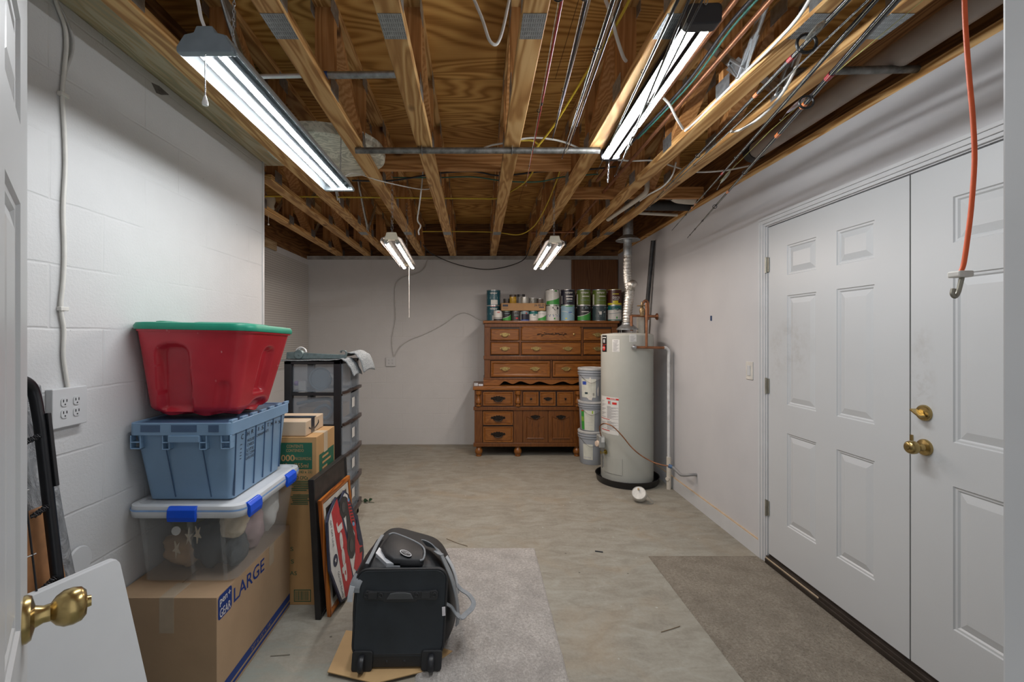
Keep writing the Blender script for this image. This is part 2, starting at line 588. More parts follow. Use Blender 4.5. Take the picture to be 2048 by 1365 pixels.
def plate_mat():
    t = NT('toothed_nail_plate')
    br = t.new('ShaderNodeTexBrick', offset=0.0)
    for k, x in (('Scale', 1.0), ('Mortar Size', 0.0030), ('Mortar Smooth', 0.0), ('Brick Width', 0.0075), ('Row Height', 0.021)):
        br.inputs[k].default_value = x
    t.link(t.co(loc=(5, 5, 0)), br.inputs['Vector'])
    n = t.noise(t.co(), 60, 3)
    base = t.ramp(n, [(0.3, (0.27, 0.30, 0.31)), (0.7, (0.43, 0.46, 0.47))])
    br.inputs['Color1'].default_value = (1, 1, 1, 1); br.inputs['Color2'].default_value = (1, 1, 1, 1)
    slot = t.math('SUBTRACT', 1.0, br.outputs['Fac'])
    # a slot in every second cell width
    col = t.mix(t.math('MULTIPLY', slot, 0.85), base, (0.05, 0.04, 0.03))
    return t.set(col, 0.45, 0.6)


M_PLATE = plate_mat()

# ================================================================ floor, walls
struct(MB().box(-2.4, 2.1, -1.6, 6.15, -0.12, 0).build('floor', M_CONC, loc=(0, 0, 0)))
struct(MB().box(XL - 0.2, XL, 0.16, YE, 0, 2.575).build('wall_left', M_BLOCK_L, loc=(0, 0, 0), bevel=0.006))
struct(MB().box(XA, XL - 0.2, YE - 0.2, YE, 0, 2.575).build('wall_alcove_front', M_BLOCK_B, loc=(0, 0, 0)))
struct(MB().box(XA - 0.12, XA, YE - 0.2, YB + 0.15, 0, 2.437).build('wall_alcove', M_BLOCK_B, loc=(0, 0, 0)))
struct(MB().box(XA, XR + 0.13, YB, YB + 0.15, 0, 2.437).build('wall_back', M_BLOCK_B, loc=(0, 0, 0)))
DY0, DY1, DZ = 0.972, 2.870, 2.126                      # double door opening in the right wall
wr = MB().box(XR, XR + 0.12, DY1, YB, 0, 2.505).box(XR, XR + 0.12, DY0, DY1, DZ, 2.505).box(XR, XR + 0.12, 0.30, DY0, 0, 2.505)
struct(wr.build('wall_right', M_DRY, loc=(0, 0, 0)))
wf = MB().box(0.512, XR, 0.30, 0.42, 0, 2.485).box(-0.30, 0.512, 0.30, 0.42, 2.06, 2.485)
struct(wf.build('wall_front', M_DRY, loc=(0, 0, 0)))
struct(MB().box(XL - 0.2, -0.31, 0.10, 0.16, 0, 2.485).build('wall_front_left', M_DRY, loc=(0, 0, 0)))

# sills, plates and rim boards above the walls
struct(MB().box(XL - 0.2, -1.262, 0.30, 3.03, 2.575, 2.613).build('trim_1', M_TREATED))
struct(MB().box(XL - 0.2, XL - 0.02, 0.30, YE, 2.613, PLY).build('trim_2', M_RIM))
struct(MB().box(XR + 0.006, XR + 0.12, 0.30, YB, 2.505, 2.55).build('trim_3', M_PINE))
struct(MB().box(XR + 0.055, XR + 0.12, 0.30, YB + 0.1, 2.55, PLY).build('trim_4', M_RIM))
struct(MB().box(XA - 0.12, XR + 0.13, YB - 0.012, YB + 0.15, 2.437, JB).build('trim_5', mat('grey_painted_plate', (0.30, 0.29, 0.27), 0.6, var=0.3, scale=9)))
struct(MB().box(XA - 0.12, XR + 0.055, YB + 0.09, YB + 0.15, JB, PLY).build('trim_6', M_RIMX))
struct(MB().box(XA - 0.12, XA - 0.01, YE - 0.2, YB + 0.09, 2.437, PLY).build('trim_7', M_RIM))
struct(MB().box(XA - 0.13, XR + 0.13, 0.20, YB + 0.16, PLY, PLY + 0.02).build('ceiling', M_PLY, loc=(0, 0, 0)))
struct(MB().box(XL - 0.006, XL + 0.004, YE - 0.02, YE + 0.005, 0, 2.575).build('trim_8', M_TRIM))
# baseboard of the right wall with a worn tan top edge
bb = MB().box(XR - 0.014, XR, DY1 + 0.06, YB, 0, 0.106, 0).box(XR - 0.012, XR, DY1 + 0.06, YB, 0.106, 0.113, 1)
struct(bb.build('baseboard_right', [M_TRIM, mat('tan_caulk', (0.50, 0.38, 0.26), 0.7)]))

# ================================================================ six panel doors
def six_panel(mb, O, U, N, W, H, T, zs, us):
    """door slab from hinge edge O along U, face normal N; recessed panels with raised fields"""
    O, U, N = V(O), V(U), V(N); Z = V((0, 0, 1))
    pt = lambda a, b, c: O + U * a + Z * b + N * c
    def blk(a0, a1, b0, b1, c0, c1):
        mb.hexa([pt(a0, b0, c0), pt(a1, b0, c0), pt(a1, b1, c0), pt(a0, b1, c0)], [pt(a0, b0, c1), pt(a1, b0, c1), pt(a1, b1, c1), pt(a0, b1, c1)])
    d, g = 0.011, 0.018
    blk(0, W, 0, H, -T, -d)
    ub = [0] + [x for p in us for x in p] + [W]
    zb = [0] + [x for p in zs for x in p] + [H]
    def slope(q0, q1):
        k = 4
        mb.add(q0 + q1, [(i, (i + 1) % k, k + (i + 1) % k, k + i) for i in range(k)])
    # face sheet with openings
    for i in range(len(ub) - 1):
        for j in range(len(zb) - 1):
            if i % 2 == 1 and j % 2 == 1:
                a0, a1, b0, b1 = ub[i], ub[i + 1], zb[j], zb[j + 1]
                ring = lambda e, c: [pt(a0 + e, b0 + e, c), pt(a1 - e, b0 + e, c), pt(a1 - e, b1 - e, c), pt(a0 + e, b1 - e, c)]
                slope(ring(0, 0), ring(0.004, -0.005)); slope(ring(0.004, -0.005), ring(0.012, -0.0055)); slope(ring(0.012, -0.0055), ring(g, -d + 0.0005))
                slope(ring(g, -d + 0.0005), ring(g + 0.03, -0.0025))
                mb.add(ring(g + 0.03, -0.0025), [(0, 1, 2, 3)])
            else:
                mb.add([pt(ub[i], zb[j], 0), pt(ub[i + 1], zb[j], 0), pt(ub[i + 1], zb[j + 1], 0), pt(ub[i], zb[j + 1], 0)], [(0, 1, 2, 3)])
    # edges of the face sheet
    for (p, q) in (((0, 0), (W, 0)), ((W, 0), (W, H)), ((W, H), (0, H)), ((0, H), (0, 0))):
        mb.add([pt(p[0], p[1], 0), pt(q[0], q[1], 0), pt(q[0], q[1], -d), pt(p[0], p[1], -d)], [(0, 1, 2, 3)])


def knob(mb, c, n, s=1.0, thumb=False, m=0, turn=False):
    prof = [(0.0, 0), (0.034, 0.0), (0.034, 0.004), (0.031, 0.009), (0.016, 0.013), (0.0125, 0.022), (0.013, 0.03), (0.021, 0.036), (0.0265, 0.045), (0.0275, 0.056), (0.025, 0.066), (0.018, 0.072), (0.009, 0.073)]
    if thumb: prof += [(0.008, 0.078), (0.0, 0.078)]
    else: prof += [(0.0, 0.0725)]
    mb.lathe([(max(r, 0.0004) * s, z * s) for r, z in prof], c, n, 28, m)


DH = DZ - 0.006 - 0.062
zs = [(0.304 - 0.062, 0.857 - 0.062), (1.026 - 0.062, 1.676 - 0.062), (1.797 - 0.062, 1.975 - 0.062)]
us = [(0.172, 0.405), (0.545, 0.768)]
W1 = 0.938
d1 = MB(); six_panel(d1, (XR + 0.004, 2.861, 0.062), (0, -1, 0), (-1, 0, 0), W1, DH, 0.044, zs, us)
o = struct(d1.build('door_1', door_paint('white_door_paint_smudged', [(-0.22, 1.32, 0.20, 0.26, 0.32), (-0.06, 1.20, 0.08, 0.3, 0.2)]), loc=(XR, 2.861, 0.062)))
d1 = o
d2m = MB(); six_panel(d2m, (XR + 0.004, 1.916, 0.062), (0, -1, 0), (-1, 0, 0), W1, DH, 0.044, [*zs], [(0.17, 0.393), (0.533, 0.766)])
d2 = struct(d2m.build('door_2', door_paint('white_door_paint_handled', [(-0.045, 1.15, 0.07, 0.38, 0.40), (-0.10, 0.85, 0.08, 0.12, 0.2)]), loc=(XR, 1.916, 0.062)))
kb = MB(); knob(kb, (XR + 0.004, 1.855, 0.98), (-1, 0, 0), 1.0, True)
kb.build('door_knob', M_BRASS, d2, smooth=40)
db = MB(); db.lathe([(0.0004, 0), (0.033, 0), (0.033, 0.006), (0.028, 0.012), (0.013, 0.014), (0.013, 0.018), (0.0004, 0.018)], (XR + 0.004, 1.857, 1.121), (-1, 0, 0), 26)
db.build('deadbolt_rosette', M_BRASS, d2, smooth=40)
tb = MB(); tb.obox((XR - 0.026, 1.857, 1.121), (0, 0.86, 0.5), (-1, 0, 0), (0, -0.5, 0.86), 0.024, 0.014, 0.005)
tb.build('thumb_turn', M_BRASS, d2, bevel=0.003)
MB().box(XR - 0.002, XR + 0.004, 1.905, 1.9155, 0.965, 1.02).build('latch_plate', M_BRASS, d2)
for hz in (1.885, 1.121, 0.348):
    hb = MB().tube([(XR - 0.006, 2.868, hz - 0.05), (XR - 0.006, 2.868, hz + 0.05)], 0.0075, 10)
    hb.box(XR - 0.004, XR + 0.0035, 2.850, 2.868, hz - 0.045, hz + 0.045)
    hb.build('hinge', M_HINGE, d1, smooth=40)
# brown strip seen in the gap between the two leaves, door sill, casing
struct(MB().box(XR + 0.02, XR + 0.06, 1.908, 1.932, 0.055, DZ - 0.01).build('trim_9', mat('brown_weatherstrip', (0.16, 0.125, 0.09), 0.6)))
thr = MB().box(XR - 0.016, XR + 0.12, DY0 + 0.002, DY1 - 0.002, 0, 0.028, 0).box(XR - 0.008, XR + 0.10, DY0 + 0.002, DY1 - 0.002, 0.028, 0.046, 0)
thr.box(XR - 0.012, XR - 0.002, 2.42, DY1 - 0.002, 0.028, 0.037, 1).box(XR + 0.012, XR + 0.09, DY0 + 0.002, DY1 - 0.002, 0.046, 0.055, 0)
struct(thr.build('trim_10', [M_DARKM, mat('pale_sill_wood', (0.42, 0.33, 0.23), 0.6)], bevel=0.002))
cs = MB()
for (lo, hi, dep) in ((0.006, 0.022, 0.010), (0.022, 0.044, 0.015), (0.044, 0.062, 0.019)):
    cs.box(XR - dep, XR, DY1 + lo, DY1 + hi, 0, DZ + lo)
    cs.box(XR - dep, XR, DY0 - hi, DY0 - lo, 0, DZ + lo)
    cs.box(XR - dep, XR, DY0 - hi, DY1 + hi, DZ + lo, DZ + hi)
cs.box(XR - 0.004, XR + 0.02, DY1 - 0.006, DY1 + 0.006, 0, DZ)
struct(cs.build('trim_11', M_TRIM, bevel=0.0025))

# open door at the left edge of the picture, its inner face seen at a glance
kp = V((-0.728, 0.722, 0)); dd = V((-0.663, 0.749, 0)).normalized(); dn = V((0.749, 0.663, 0)).normalized()
hinge_pt = kp - dd * 0.66
d3m = MB(); six_panel(d3m, V((hinge_pt.x, hinge_pt.y, 0.02)), dd, dn, 0.735, 2.02, 0.036, [(0.23, 0.80), (0.97, 1.62), (1.74, 1.90)], [(0.11, 0.31), (0.42, 0.615)])
d3 = struct(d3m.build('door_3', M_DOORW, loc=(hinge_pt.x, hinge_pt.y, 0.02)))
kb = MB(); knob(kb, (kp.x, kp.y, 0.985), dn, 1.06, True)
kb.build('door_knob', M_BRASS, d3, smooth=40)
# jamb of the doorway at the right edge
jb = MB().box(0.496, 0.512, 0.29, 0.43, 0, 2.06).box(0.487, 0.496, 0.34, 0.375, 0, 2.06).box(0.512, 0.575, 0.42, 0.436, 0, 2.12).box(-0.30, 0.496, 0.29, 0.43, 2.04, 2.06)
struct(jb.build('trim_12', M_TRIM, bevel=0.003))

# ================================================================ pegboard in the alcove
def pegs():
    t = NT('perforated_hardboard')
    sep = t.new('ShaderNodeSeparateXYZ'); t.link(t.co(), sep.inputs[0])
    fy = t.math('ABSOLUTE', t.math('SUBTRACT', t.math('FRACT', t.math('MULTIPLY', sep.outputs[1], 39.37)), 0.5))
    fz = t.math('ABSOLUTE', t.math('SUBTRACT', t.math('FRACT', t.math('MULTIPLY', sep.outputs[2], 39.37)), 0.5))
    d = t.math('SQRT', t.math('ADD', t.math('POWER', fy, 2.0), t.math('POWER', fz, 2.0)))
    hole = t.ramp(d, [(0.16, (1, 1, 1)), (0.19, (0, 0, 0))])
    return t.set(t.mix(hole, (0.50, 0.49, 0.47), (0.05, 0.045, 0.04)), 0.6)


M_PEG = pegs()
pg = MB().box(XA + 0.004, XA + 0.010, 4.0, 5.272, 1.05, 2.36).build('pegboard', M_PEG)
tag(pg, 'pale pegboard sheet on the alcove wall, in front of the seam', 'pegboard', 'pegboard sheets')
pg = MB().box(XA + 0.004, XA + 0.010, 5.278, YB - 0.01, 1.05, 2.36).build('pegboard', M_PEG)
tag(pg, 'pale pegboard sheet meeting the back wall corner', 'pegboard', 'pegboard sheets')
bd = MB().box(XA + 0.004, XA + 0.022, 3.6, 5.0, 2.37, 2.437 + 0.03).build('board', wood('tan_board', (0.30, 0.19, 0.09), (0.42, 0.29, 0.16), (0.5, 0.37, 0.22), axis='Y'))
tag(bd, 'tan wooden board above the pegboard in the alcove', 'board')

# ================================================================ open-web ceiling trusses
def truss_parts(root, webs, plates, ys0=0.44, posts=True):
    c = MB().box(-0.0425, 0.0425, ys0, 5.96, JB, JB + CH)
    c.build('bottom_chord', M_PINE, root, bevel=0.003, bseg=1)
    MB().box(-0.0425, 0.0425, max(0.30, ys0 - 0.1), 6.05, TC, PLY - 0.001).build('top_chord', M_PINE, root)
    ys = [y for y in (0.85 + 0.573 * k for k in range(10)) if y > ys0]
    if posts:
        for y in ys:
            if 0.44 < y < 5.95:
                MB().box(-0.0425, 0.0425, y, y + 0.038, JB + CH, TC).build('web_post', M_PINEZ, root)
        for y0, y1 in zip(ys[:-1:2], ys[1::2]):
            p, q = V((0, y0 + 0.055, TC - 0.012)), V((0, y1 - 0.03, JB + CH + 0.012))
            MB().bar(p, q, 0.083, 0.036, (0, 0, 1)).build('web_diagonal', M_PINEZ, root)
        for k, y in enumerate(ys):
            for z in (JB + 0.012, TC - 0.05):
                for sx in (-1, 1):
                    o = MB().box(sx * 0.0428, sx * 0.0445, y - 0.05, y + 0.06, z, z + 0.075).build('joint_plate', M_GALV, root)
                    o['label'] = 'grey nail plate on a joint'
    for y in plates:
        o = MB().box(-0.039, 0.039, y - 0.063, y + 0.063, JB - 0.0022, JB).build('nail_plate', M_PLATE, root)
        o['label'] = 'grey toothed nail plate'
    for (y0, y1, sx) in webs:
        ww = MB()
        p, q = V((sx * 0.052, y0, JB + 0.03)), V((sx * 0.052, y1, TC))
        k1, k2 = p.lerp(q, 0.22), p.lerp(q, 0.8)
        d = (q - p).normalized()
        ww.obox(p.lerp(k1, 0.4), d, (0, 1, 0) if abs(d.z) > .5 else (0, 0, 1), (1, 0, 0), 0.055, 0.045, 0.0015)
        for s2 in (-1, 1):
            ww.tube([p + V((0, s2 * 0.03, -0.01)), k1 + V((0, s2 * 0.014, 0)), k2 + V((0, s2 * 0.014, 0)), q], [0.006, 0.009, 0.009, 0.006], 8)
        ww.bar(k1 + V((sx * .008, 0, 0)), k2 + V((sx * .008, 0, 0)), 0.03, 0.004, (1, 0, 0))
        o = ww.build('metal_web', M_STEELW, root, smooth=40); o['label'] = 'bent galvanised metal web'


TR = [  # x near (at Y=1.4), x far (at Y=4.7), webs, label
    (-1.79, -1.83, [(4.1, 3.75, -1), (4.1, 4.5, -1), (5.1, 4.75, -1), (5.1, 5.45, -1)], 'ceiling truss deepest in the alcove, nearest the pegboard'),
    (-1.42, -1.46, [(3.9, 3.5, -1), (3.9, 4.3, -1), (4.9, 4.5, -1), (4.9, 5.3, -1)], 'ceiling truss just beyond the end of the white block wall'),
    (-1.140, -1.19, [(2.3, 1.9, 1), (3.6, 3.2, 1), (4.6, 4.2, 1), (4.6, 5.0, 1)], 'ceiling truss beside the block wall, left of the wide shop light'),
    (-0.672, -0.735, [], 'ceiling truss at the left end of the grey conduit'),
    (-0.292, -0.332, [], 'ceiling truss crossed by the left strap of the conduit'),
    (0.180, 0.180, [], 'ceiling truss crossed by the right strap of the conduit'),
    (0.648, 0.655, [], 'ceiling truss that carries the twin-tube light'),
    (1.125, 1.085, [(1.84, 1.5, -1), (1.84, 2.2, -1)], 'ceiling truss right of the copper pipes'),
    (1.375, 1.325, [(1.98, 1.65, -1), (1.98, 2.35, -1)], 'ceiling truss next to the fat drain pipe'),
]
for i, (xn, xf, webs, lab) in enumerate(TR):
    rot = math.atan2(xf - xn, 3.3)
    x0 = xn - math.tan(rot) * 1.4
    t = thing('ceiling_truss', lab, 'ceiling truss', (0, 0, 0), 'open-web ceiling trusses')
    truss_parts(t, webs, [] if i in (0, 1) else ([1.53, 4.64] if i not in (2,) else [4.64]), 3.04 if i < 2 else 0.44)
    t.location = (x0, 0, 0)
    t.rotation_euler = (0, 0, -rot)

# strongback boards laid across the trusses on their bottom chords
sb = MB().box(-0.675, 0.60, 2.96, 2.998, JB + CH + 0.001, JB + CH + 0.112).build('bracing_board', M_PINEX, bevel=0.002, bseg=1)
tag(sb, 'long wooden bracing board across the trusses just behind the conduit', 'board', 'bracing boards between trusses')
sb = MB().box(0.70, 1.77, 3.57, 3.608, JB + CH + 0.001, JB + CH + 0.09).build('bracing_board', M_PINEX, bevel=0.002, bseg=1)
tag(sb, 'wooden bracing board running from the light truss to the right wall', 'board', 'bracing boards between trusses')

# chipped spot near the top of the block wall
q = lambda px, py: V((XL + 0.0012, -XL * FPX / (VX - px), EYE + (VY - py) * (-XL / (VX - px))))
struct(MB().add([q(302, 165), q(318, 172), q(338, 190), q(322, 190), q(312, 186)], [(0, 1, 2, 3, 4)]).build('trim_13', mat('exposed_grey_block', (0.13, 0.12, 0.115), 0.9, var=0.3, scale=60)))
# ================================================================ lights
M_TUBE_L = emit_mat('led_tube_left', COOL, E_LEFT)
M_TUBE_R = emit_mat('led_tube_right', COOL, E_RIGHT)
M_TUBE_B = emit_mat('fluorescent_tube_warm', WARM, E_BACK)
M_LAMPW = mat('dimmed_white_enamel', (0.30, 0.34, 0.36), 0.35, var=0.05, scale=8)  # white enamel greyed, its weaker light put into the colour
M_LAMPG = mat('blue_grey_end_cap', (0.20, 0.25, 0.29), 0.5, var=0.1)
M_LAMPB = mat('black_end_cap', (0.018, 0.018, 0.022), 0.5)
M_CREAM = mat('cream_end_cap', (0.60, 0.55, 0.43), 0.5, var=0.08)
M_CHAIN = mat('bright_chain', (0.42, 0.43, 0.44), 0.35, 0.9)
M_CABW = mat('white_cable_sheath', (0.66, 0.65, 0.61), 0.5, var=0.06)
M_CABY = mat('yellow_cable_sheath', (0.56, 0.40, 0.03), 0.5, var=0.1)
M_CABK = mat('black_cable_sheath', (0.015, 0.016, 0.02), 0.5)
M_CABG = mat('green_wire_sheath', (0.02, 0.12, 0.09), 0.5)
M_CORDW = mat('clear_white_plastic', (0.82, 0.82, 0.82), 0.3, var=0.02)


def cable(label, ctrl, r, m, cat='cable', group=None, n=8, name='electrical_cable', seg=7):
    o = MB().tube(curve_pts(ctrl, n), r, seg).build(name, m, smooth=60)
    return tag(o, label, cat, group)


def lit_tube(parent, a, b, r, m, arc):
    """LED tube: aluminium back, glowing strip of the given arc on its underside"""
    d = (b - a).normalized(); sx = V((0, 0, 1)).cross(d).normalized(); up = d.cross(sx); seg = 24
    if up.z < 0: up = -up
    mb = MB(); rings = [[p + (sx * math.cos(k * math.tau / seg) + up * math.sin(k * math.tau / seg)) * r for k in range(seg)] for p in (a, b)]
    for k in range(seg):
        an = math.degrees((k + 0.5) * math.tau / seg)
        mb.add([rings[0][k], rings[0][(k + 1) % seg], rings[1][(k + 1) % seg], rings[1][k]], [(0, 1, 2, 3)], 0 if abs(((an - 270 + 180) % 360) - 180) <= arc / 2 else 1)
    mb.add(rings[0], [tuple(range(seg))], 1); mb.add(rings[1], [tuple(range(seg))], 1)
    return mb.build('tube', [m, M_TUBEBACK], parent)


M_TUBEBACK = mat('aluminium_tube_back', (0.22, 0.23, 0.24), 0.4, 0.3)
# wide shop light on the left
x0, y0, y1, zb = -0.766, 1.272, 2.475, 2.232
t = thing('shop_light', 'wide white LED shop light hung by chains beside the block wall', 'light', (x0, (y0 + y1) / 2, zb))
prof = [(-0.080, 0.0), (-0.078, 0.006), (-0.052, 0.040), (-0.026, 0.046), (-0.024, 0.030), (0.024, 0.030), (0.026, 0.046), (0.052, 0.040), (0.078, 0.006), (0.080, 0.0)]
outer = [(a * 1.02 + (0.002 if a > 0 else -0.002), b + 0.004) for a, b in prof]
outer = [(a, max(b, 0.052) if abs(a) < 0.056 else b) for a, b in outer]
rg = lambda y: [(x0 + a, y, zb + b) for a, b in prof] + [(x0 + a, y, zb + b) for a, b in reversed(outer)]
MB().loft([[V(p) for p in rg(y)] for y in (y0, y1)]).build('reflector', M_LAMPW, t)
for k, yy in ((0, y0), (1, y1)):
    e = MB(); s = -1 if k == 0 else 1
    poly = [(-0.078, -0.002), (0.078, -0.002), (0.078, 0.012), (0.056, 0.046), (0.030, 0.052), (0.022, 0.070), (-0.022, 0.070), (-0.030, 0.052), (-0.056, 0.046), (-0.078, 0.012)]
    e.prism(poly, (x0, yy - 0.012 * s, zb), (1, 0, 0), (0, 0, 1), (0, s, 0), 0.026)
    e.build('end_cap', M_LAMPG if k == 0 else M_LAMPW, t, bevel=0.003)
for dx in (-0.020, 0.031):
    lit_tube(t, V((x0 + dx, y0 + 0.015, zb + 0.013)), V((x0 + dx, y1 - 0.015, zb + 0.013)), 0.0140, M_TUBE_L, 120)
# pull chain with a clear bell
pc = V((x0 - 0.004, y0 - 0.002, zb - 0.004))
bd = MB()
for k in range(28): bd.sphere(pc - V((0, 0, 0.0042 * k)), 0.0021, 6, 4)
o = bd.build('pull_chain', M_CHAIN, t, smooth=60)
MB().lathe([(0.002, 0), (0.0035, -0.004), (0.0085, -0.022), (0.0075, -0.028), (0.0004, -0.029)], pc - V((0, 0, 0.114)), (0, 0, 1), 14).build('pull_bell', M_CORDW, t, smooth=50)
chain('hanging_chain', (x0 + 0.062, y0 + 0.02, zb + 0.05), (x0 + 0.056, y0 + 0.06, JB + 0.36), 0.0013, M_CHAIN, t)
chain('hanging_chain', (x0 + 0.02, y1 - 0.05, zb + 0.055), (x0 + 0.03, y1 - 0.05, TC), 0.0013, M_CHAIN, t)
cp = [(x0 - 0.006, y0 + 0.004, zb + 0.07), (x0 - 0.02, y0 + 0.0, zb + 0.12), (x0 - 0.035, y0 + 0.02, zb + 0.24), (x0 - 0.03, y0 + 0.2, JB + 0.2), (x0 + 0.05, y0 + 0.5, TC - 0.02)]
MB().tube(curve_pts(cp), 0.0048, 8).build('power_cord', M_CORDW, t, smooth=60)

# twin tube under the joist on the right
a, b = V((0.682, 1.40, 2.408)), V((0.735, 2.545, 2.448))
t = thing('tube_light', 'slim twin-tube light with black end caps fixed under a ceiling joist', 'light', tuple((a + b) / 2))
d = (b - a).normalized(); sx = V((1, 0, 0)) - d * d.x; sx.normalize(); up = sx.cross(d)
if up.z < 0: up = -up
f = MB(); f.obox((a + b) / 2 - up * 0.001, d, sx, up, (b - a).length / 2, 0.0085, 0.020)
f.obox((a + b) / 2 + up * 0.028, d, sx, up, (b - a).length / 2, 0.040, 0.006)
f.build('housing', mat('dark_brown_housing', (0.012, 0.008, 0.008), 0.7, spec=0.1), t, bevel=0.002)
for s in (-1, 1):
    lit_tube(t, a + sx * 0.027 * s, b + sx * 0.027 * s, 0.0165, M_TUBE_R, 172)
for e, s in ((a, -1), (b, 1)):
    m = MB(); m.prism(rrect(0.106, 0.062, 0.016), e - d * 0.012 * s + up * 0.008, sx, up, d * s, 0.03 if s > 0 else 0.045)
    m.build('end_cap', M_LAMPB, t, bevel=0.004)
chain('hanging_chain', a - d * 0.04 + up * 0.03, V((a.x + 0.0, a.y - 0.05, JB + 0.02)), 0.0014, M_CHAIN, t, 4)
chain('hanging_chain', b + d * 0.025 - V((0.0, 0, 0.02)), b + V((0, 0.05, -0.13)), 0.0014, M_CHAIN, t, 8)

# two old fluorescent fixtures at the back
M_LAMPO = mat('dull_old_reflector', (0.36, 0.33, 0.315), 0.5)
def fluoro(label, xa, xb, ya, yb, z, pull):
    t = thing('fluorescent_light', label, 'light', ((xa + xb) / 2, (ya + yb) / 2, z), 'pair of hanging fluorescent lights')
    a, b = V((xa, ya, z)), V((xb, yb, z))
    d = (b - a).normalized(); sx = V((d.y, -d.x, 0)); up = V((0, 0, 1))
    pr = [(-0.080, 0.0), (-0.072, 0.022), (-0.030, 0.044), (0.030, 0.044), (0.072, 0.022), (0.080, 0.0)]
    ring = lambda p: [p + sx * u + up * v for u, v in pr] + [p + sx * u * 1.02 + up * (v + 0.003) for u, v in reversed(pr)]
    MB().loft([ring(a), ring(b)]).build('reflector', M_LAMPO, t)
    for e, s in ((a, -1), (b, 1)):
        m = MB(); m.prism([(-0.050, 0.012), (0.050, 0.012), (0.034, 0.066), (-0.034, 0.066)], e - d * 0.02 * s, sx, up, d * s, 0.035)
        m.build('end_cap', M_CREAM, t, bevel=0.003)
        for q in (-1, 1):
            MB().lathe([(0.0004, 0), (0.014, 0), (0.014, 0.02), (0.0004, 0.02)], e + sx * 0.038 * q + up * 0.010 - d * 0.012 * s, d * s, 14).build('tube_socket', mat('grey_tube_socket', (0.25, 0.24, 0.2), 0.5), t, smooth=50)
    for q in (-1, 1):
        lit_tube(t, a + sx * 0.040 * q - up * 0.002 + d * 0.012, b + sx * 0.040 * q - up * 0.002 - d * 0.012, 0.0165, M_TUBE_B, 120)
    for p in (a + d * 0.03, b - d * 0.2):
        chain('hanging_chain', p + up * 0.06, V((p.x, p.y, JB + 0.2)), 0.0013, M_CHAIN, t, 16)
    if pull:
        p = b - d * 0.05 + sx * 0.01
        MB().tube([p, p - V((0, 0, pull))], 0.0016, 6).build('pull_string', M_CABW, t)
    return t


fluoro('hanging twin fluorescent light left of the paint cans, over bare wall', -0.632, -0.700, 3.25, 4.47, 2.112, 0.50)
fluoro('hanging twin fluorescent light above the dresser with the paint cans', 0.584, 0.622, 3.52, 4.74, 2.146, 0.02)

# bare bulb holder deep in the alcove
t = thing('lamp_holder', 'cream porcelain lamp holder with pull string in the alcove ceiling', 'lamp holder', (-1.83, 3.93, JB + CH))
q = P(537, 418, 3.93)
MB().lathe([(0.0005, 0.10), (0.055, 0.10), (0.058, 0.07), (0.045, 0.03), (0.05, 0.0), (0.03, -0.02), (0.0005, -0.02)], (q.x, q.y, q.z), (0, 0, 1), 18).build('holder_body', M_CREAM, t, smooth=45)
MB().tube([(q.x, q.y, q.z - 0.02), (q.x, q.y, q.z - 0.13)], 0.0015, 5).sphere((q.x, q.y, q.z - 0.135), 0.008, 8, 6).build('pull_string', M_CABW, t)

# ================================================================ pipes and poles
M_CONDUIT = mat('dull_galvanised_pipe', (0.20, 0.20, 0.19), 0.5, 0.75, var=0.45, scale=26)
M_COPPER = mat('old_copper', (0.30, 0.135, 0.07), 0.42, 0.75, var=0.28, scale=16)
M_PVCG = mat('dusty_grey_drain_pipe', (0.36, 0.31, 0.27), 0.55, var=0.14, scale=5)
M_PVCW = mat('off_white_plastic_pipe', (0.62, 0.58, 0.50), 0.45, var=0.08)
M_ABS = mat('black_drain_pipe', (0.022, 0.023, 0.024), 0.5, var=0.2)
t = thing('conduit_pipe', 'grey steel conduit strapped across the joist undersides', 'pipe', (0, 2.512, JB - 0.036))
cy = 2.512
MB().tube([(-0.688, cy, JB - 0.019), (0.668, cy, JB - 0.019)], 0.0168, 14).build('pipe', M_CONDUIT, t, smooth=50)
for xx in (-0.318, 0.180):
    s = MB()
    for k in range(7):
        a0, a1 = math.pi * k / 6, 0
    pts = [V((xx, cy + 0.019 * math.cos(math.pi * k / 8), JB - 0.019 - 0.019 * math.sin(math.pi * k / 8))) for k in range(9)]
    pts = [V((xx, cy + 0.019, JB - 0.0005))] + pts + [V((xx, cy - 0.019, JB - 0.0005))]
    for p, q in zip(pts[:-1], pts[1:]): s.bar(p, q, 0.012, 0.002, (1, 0, 0))
    s.build('pipe_strap', M_CHAIN, t)
t = thing('extension_pole', 'silver pole with a blue collar lying above the joists', 'pole', (-0.64, 1.912, JB + CH))
zz = JB + CH + 0.016
MB().tube([(-1.21, 1.93, zz), (-0.66, 1.912, zz)], 0.0095, 12).build('inner_tube', mat('white_metal_tube', (0.7, 0.7, 0.72), 0.3, 0.5), t, smooth=50)
MB().tube([(-0.66, 1.912, zz), (-0.345, 1.905, zz)], 0.0145, 12).build('outer_tube', M_GALV, t, smooth=50)
MB().tube([(-0.668, 1.912, zz), (-0.640, 1.912, zz)], 0.0165, 12).build('collar', mat('blue_plastic_collar', (0.02, 0.07, 0.26), 0.4), t, smooth=50)
o = MB().tube([(1.29, 1.89, JB + CH + 0.018), (1.83, 1.89, JB + CH + 0.018 + 0.012)], 0.0155, 12).build('grey_pipe', M_CONDUIT, smooth=50)
tag(o, 'short grey pipe from the last truss to the right wall plate', 'pipe')

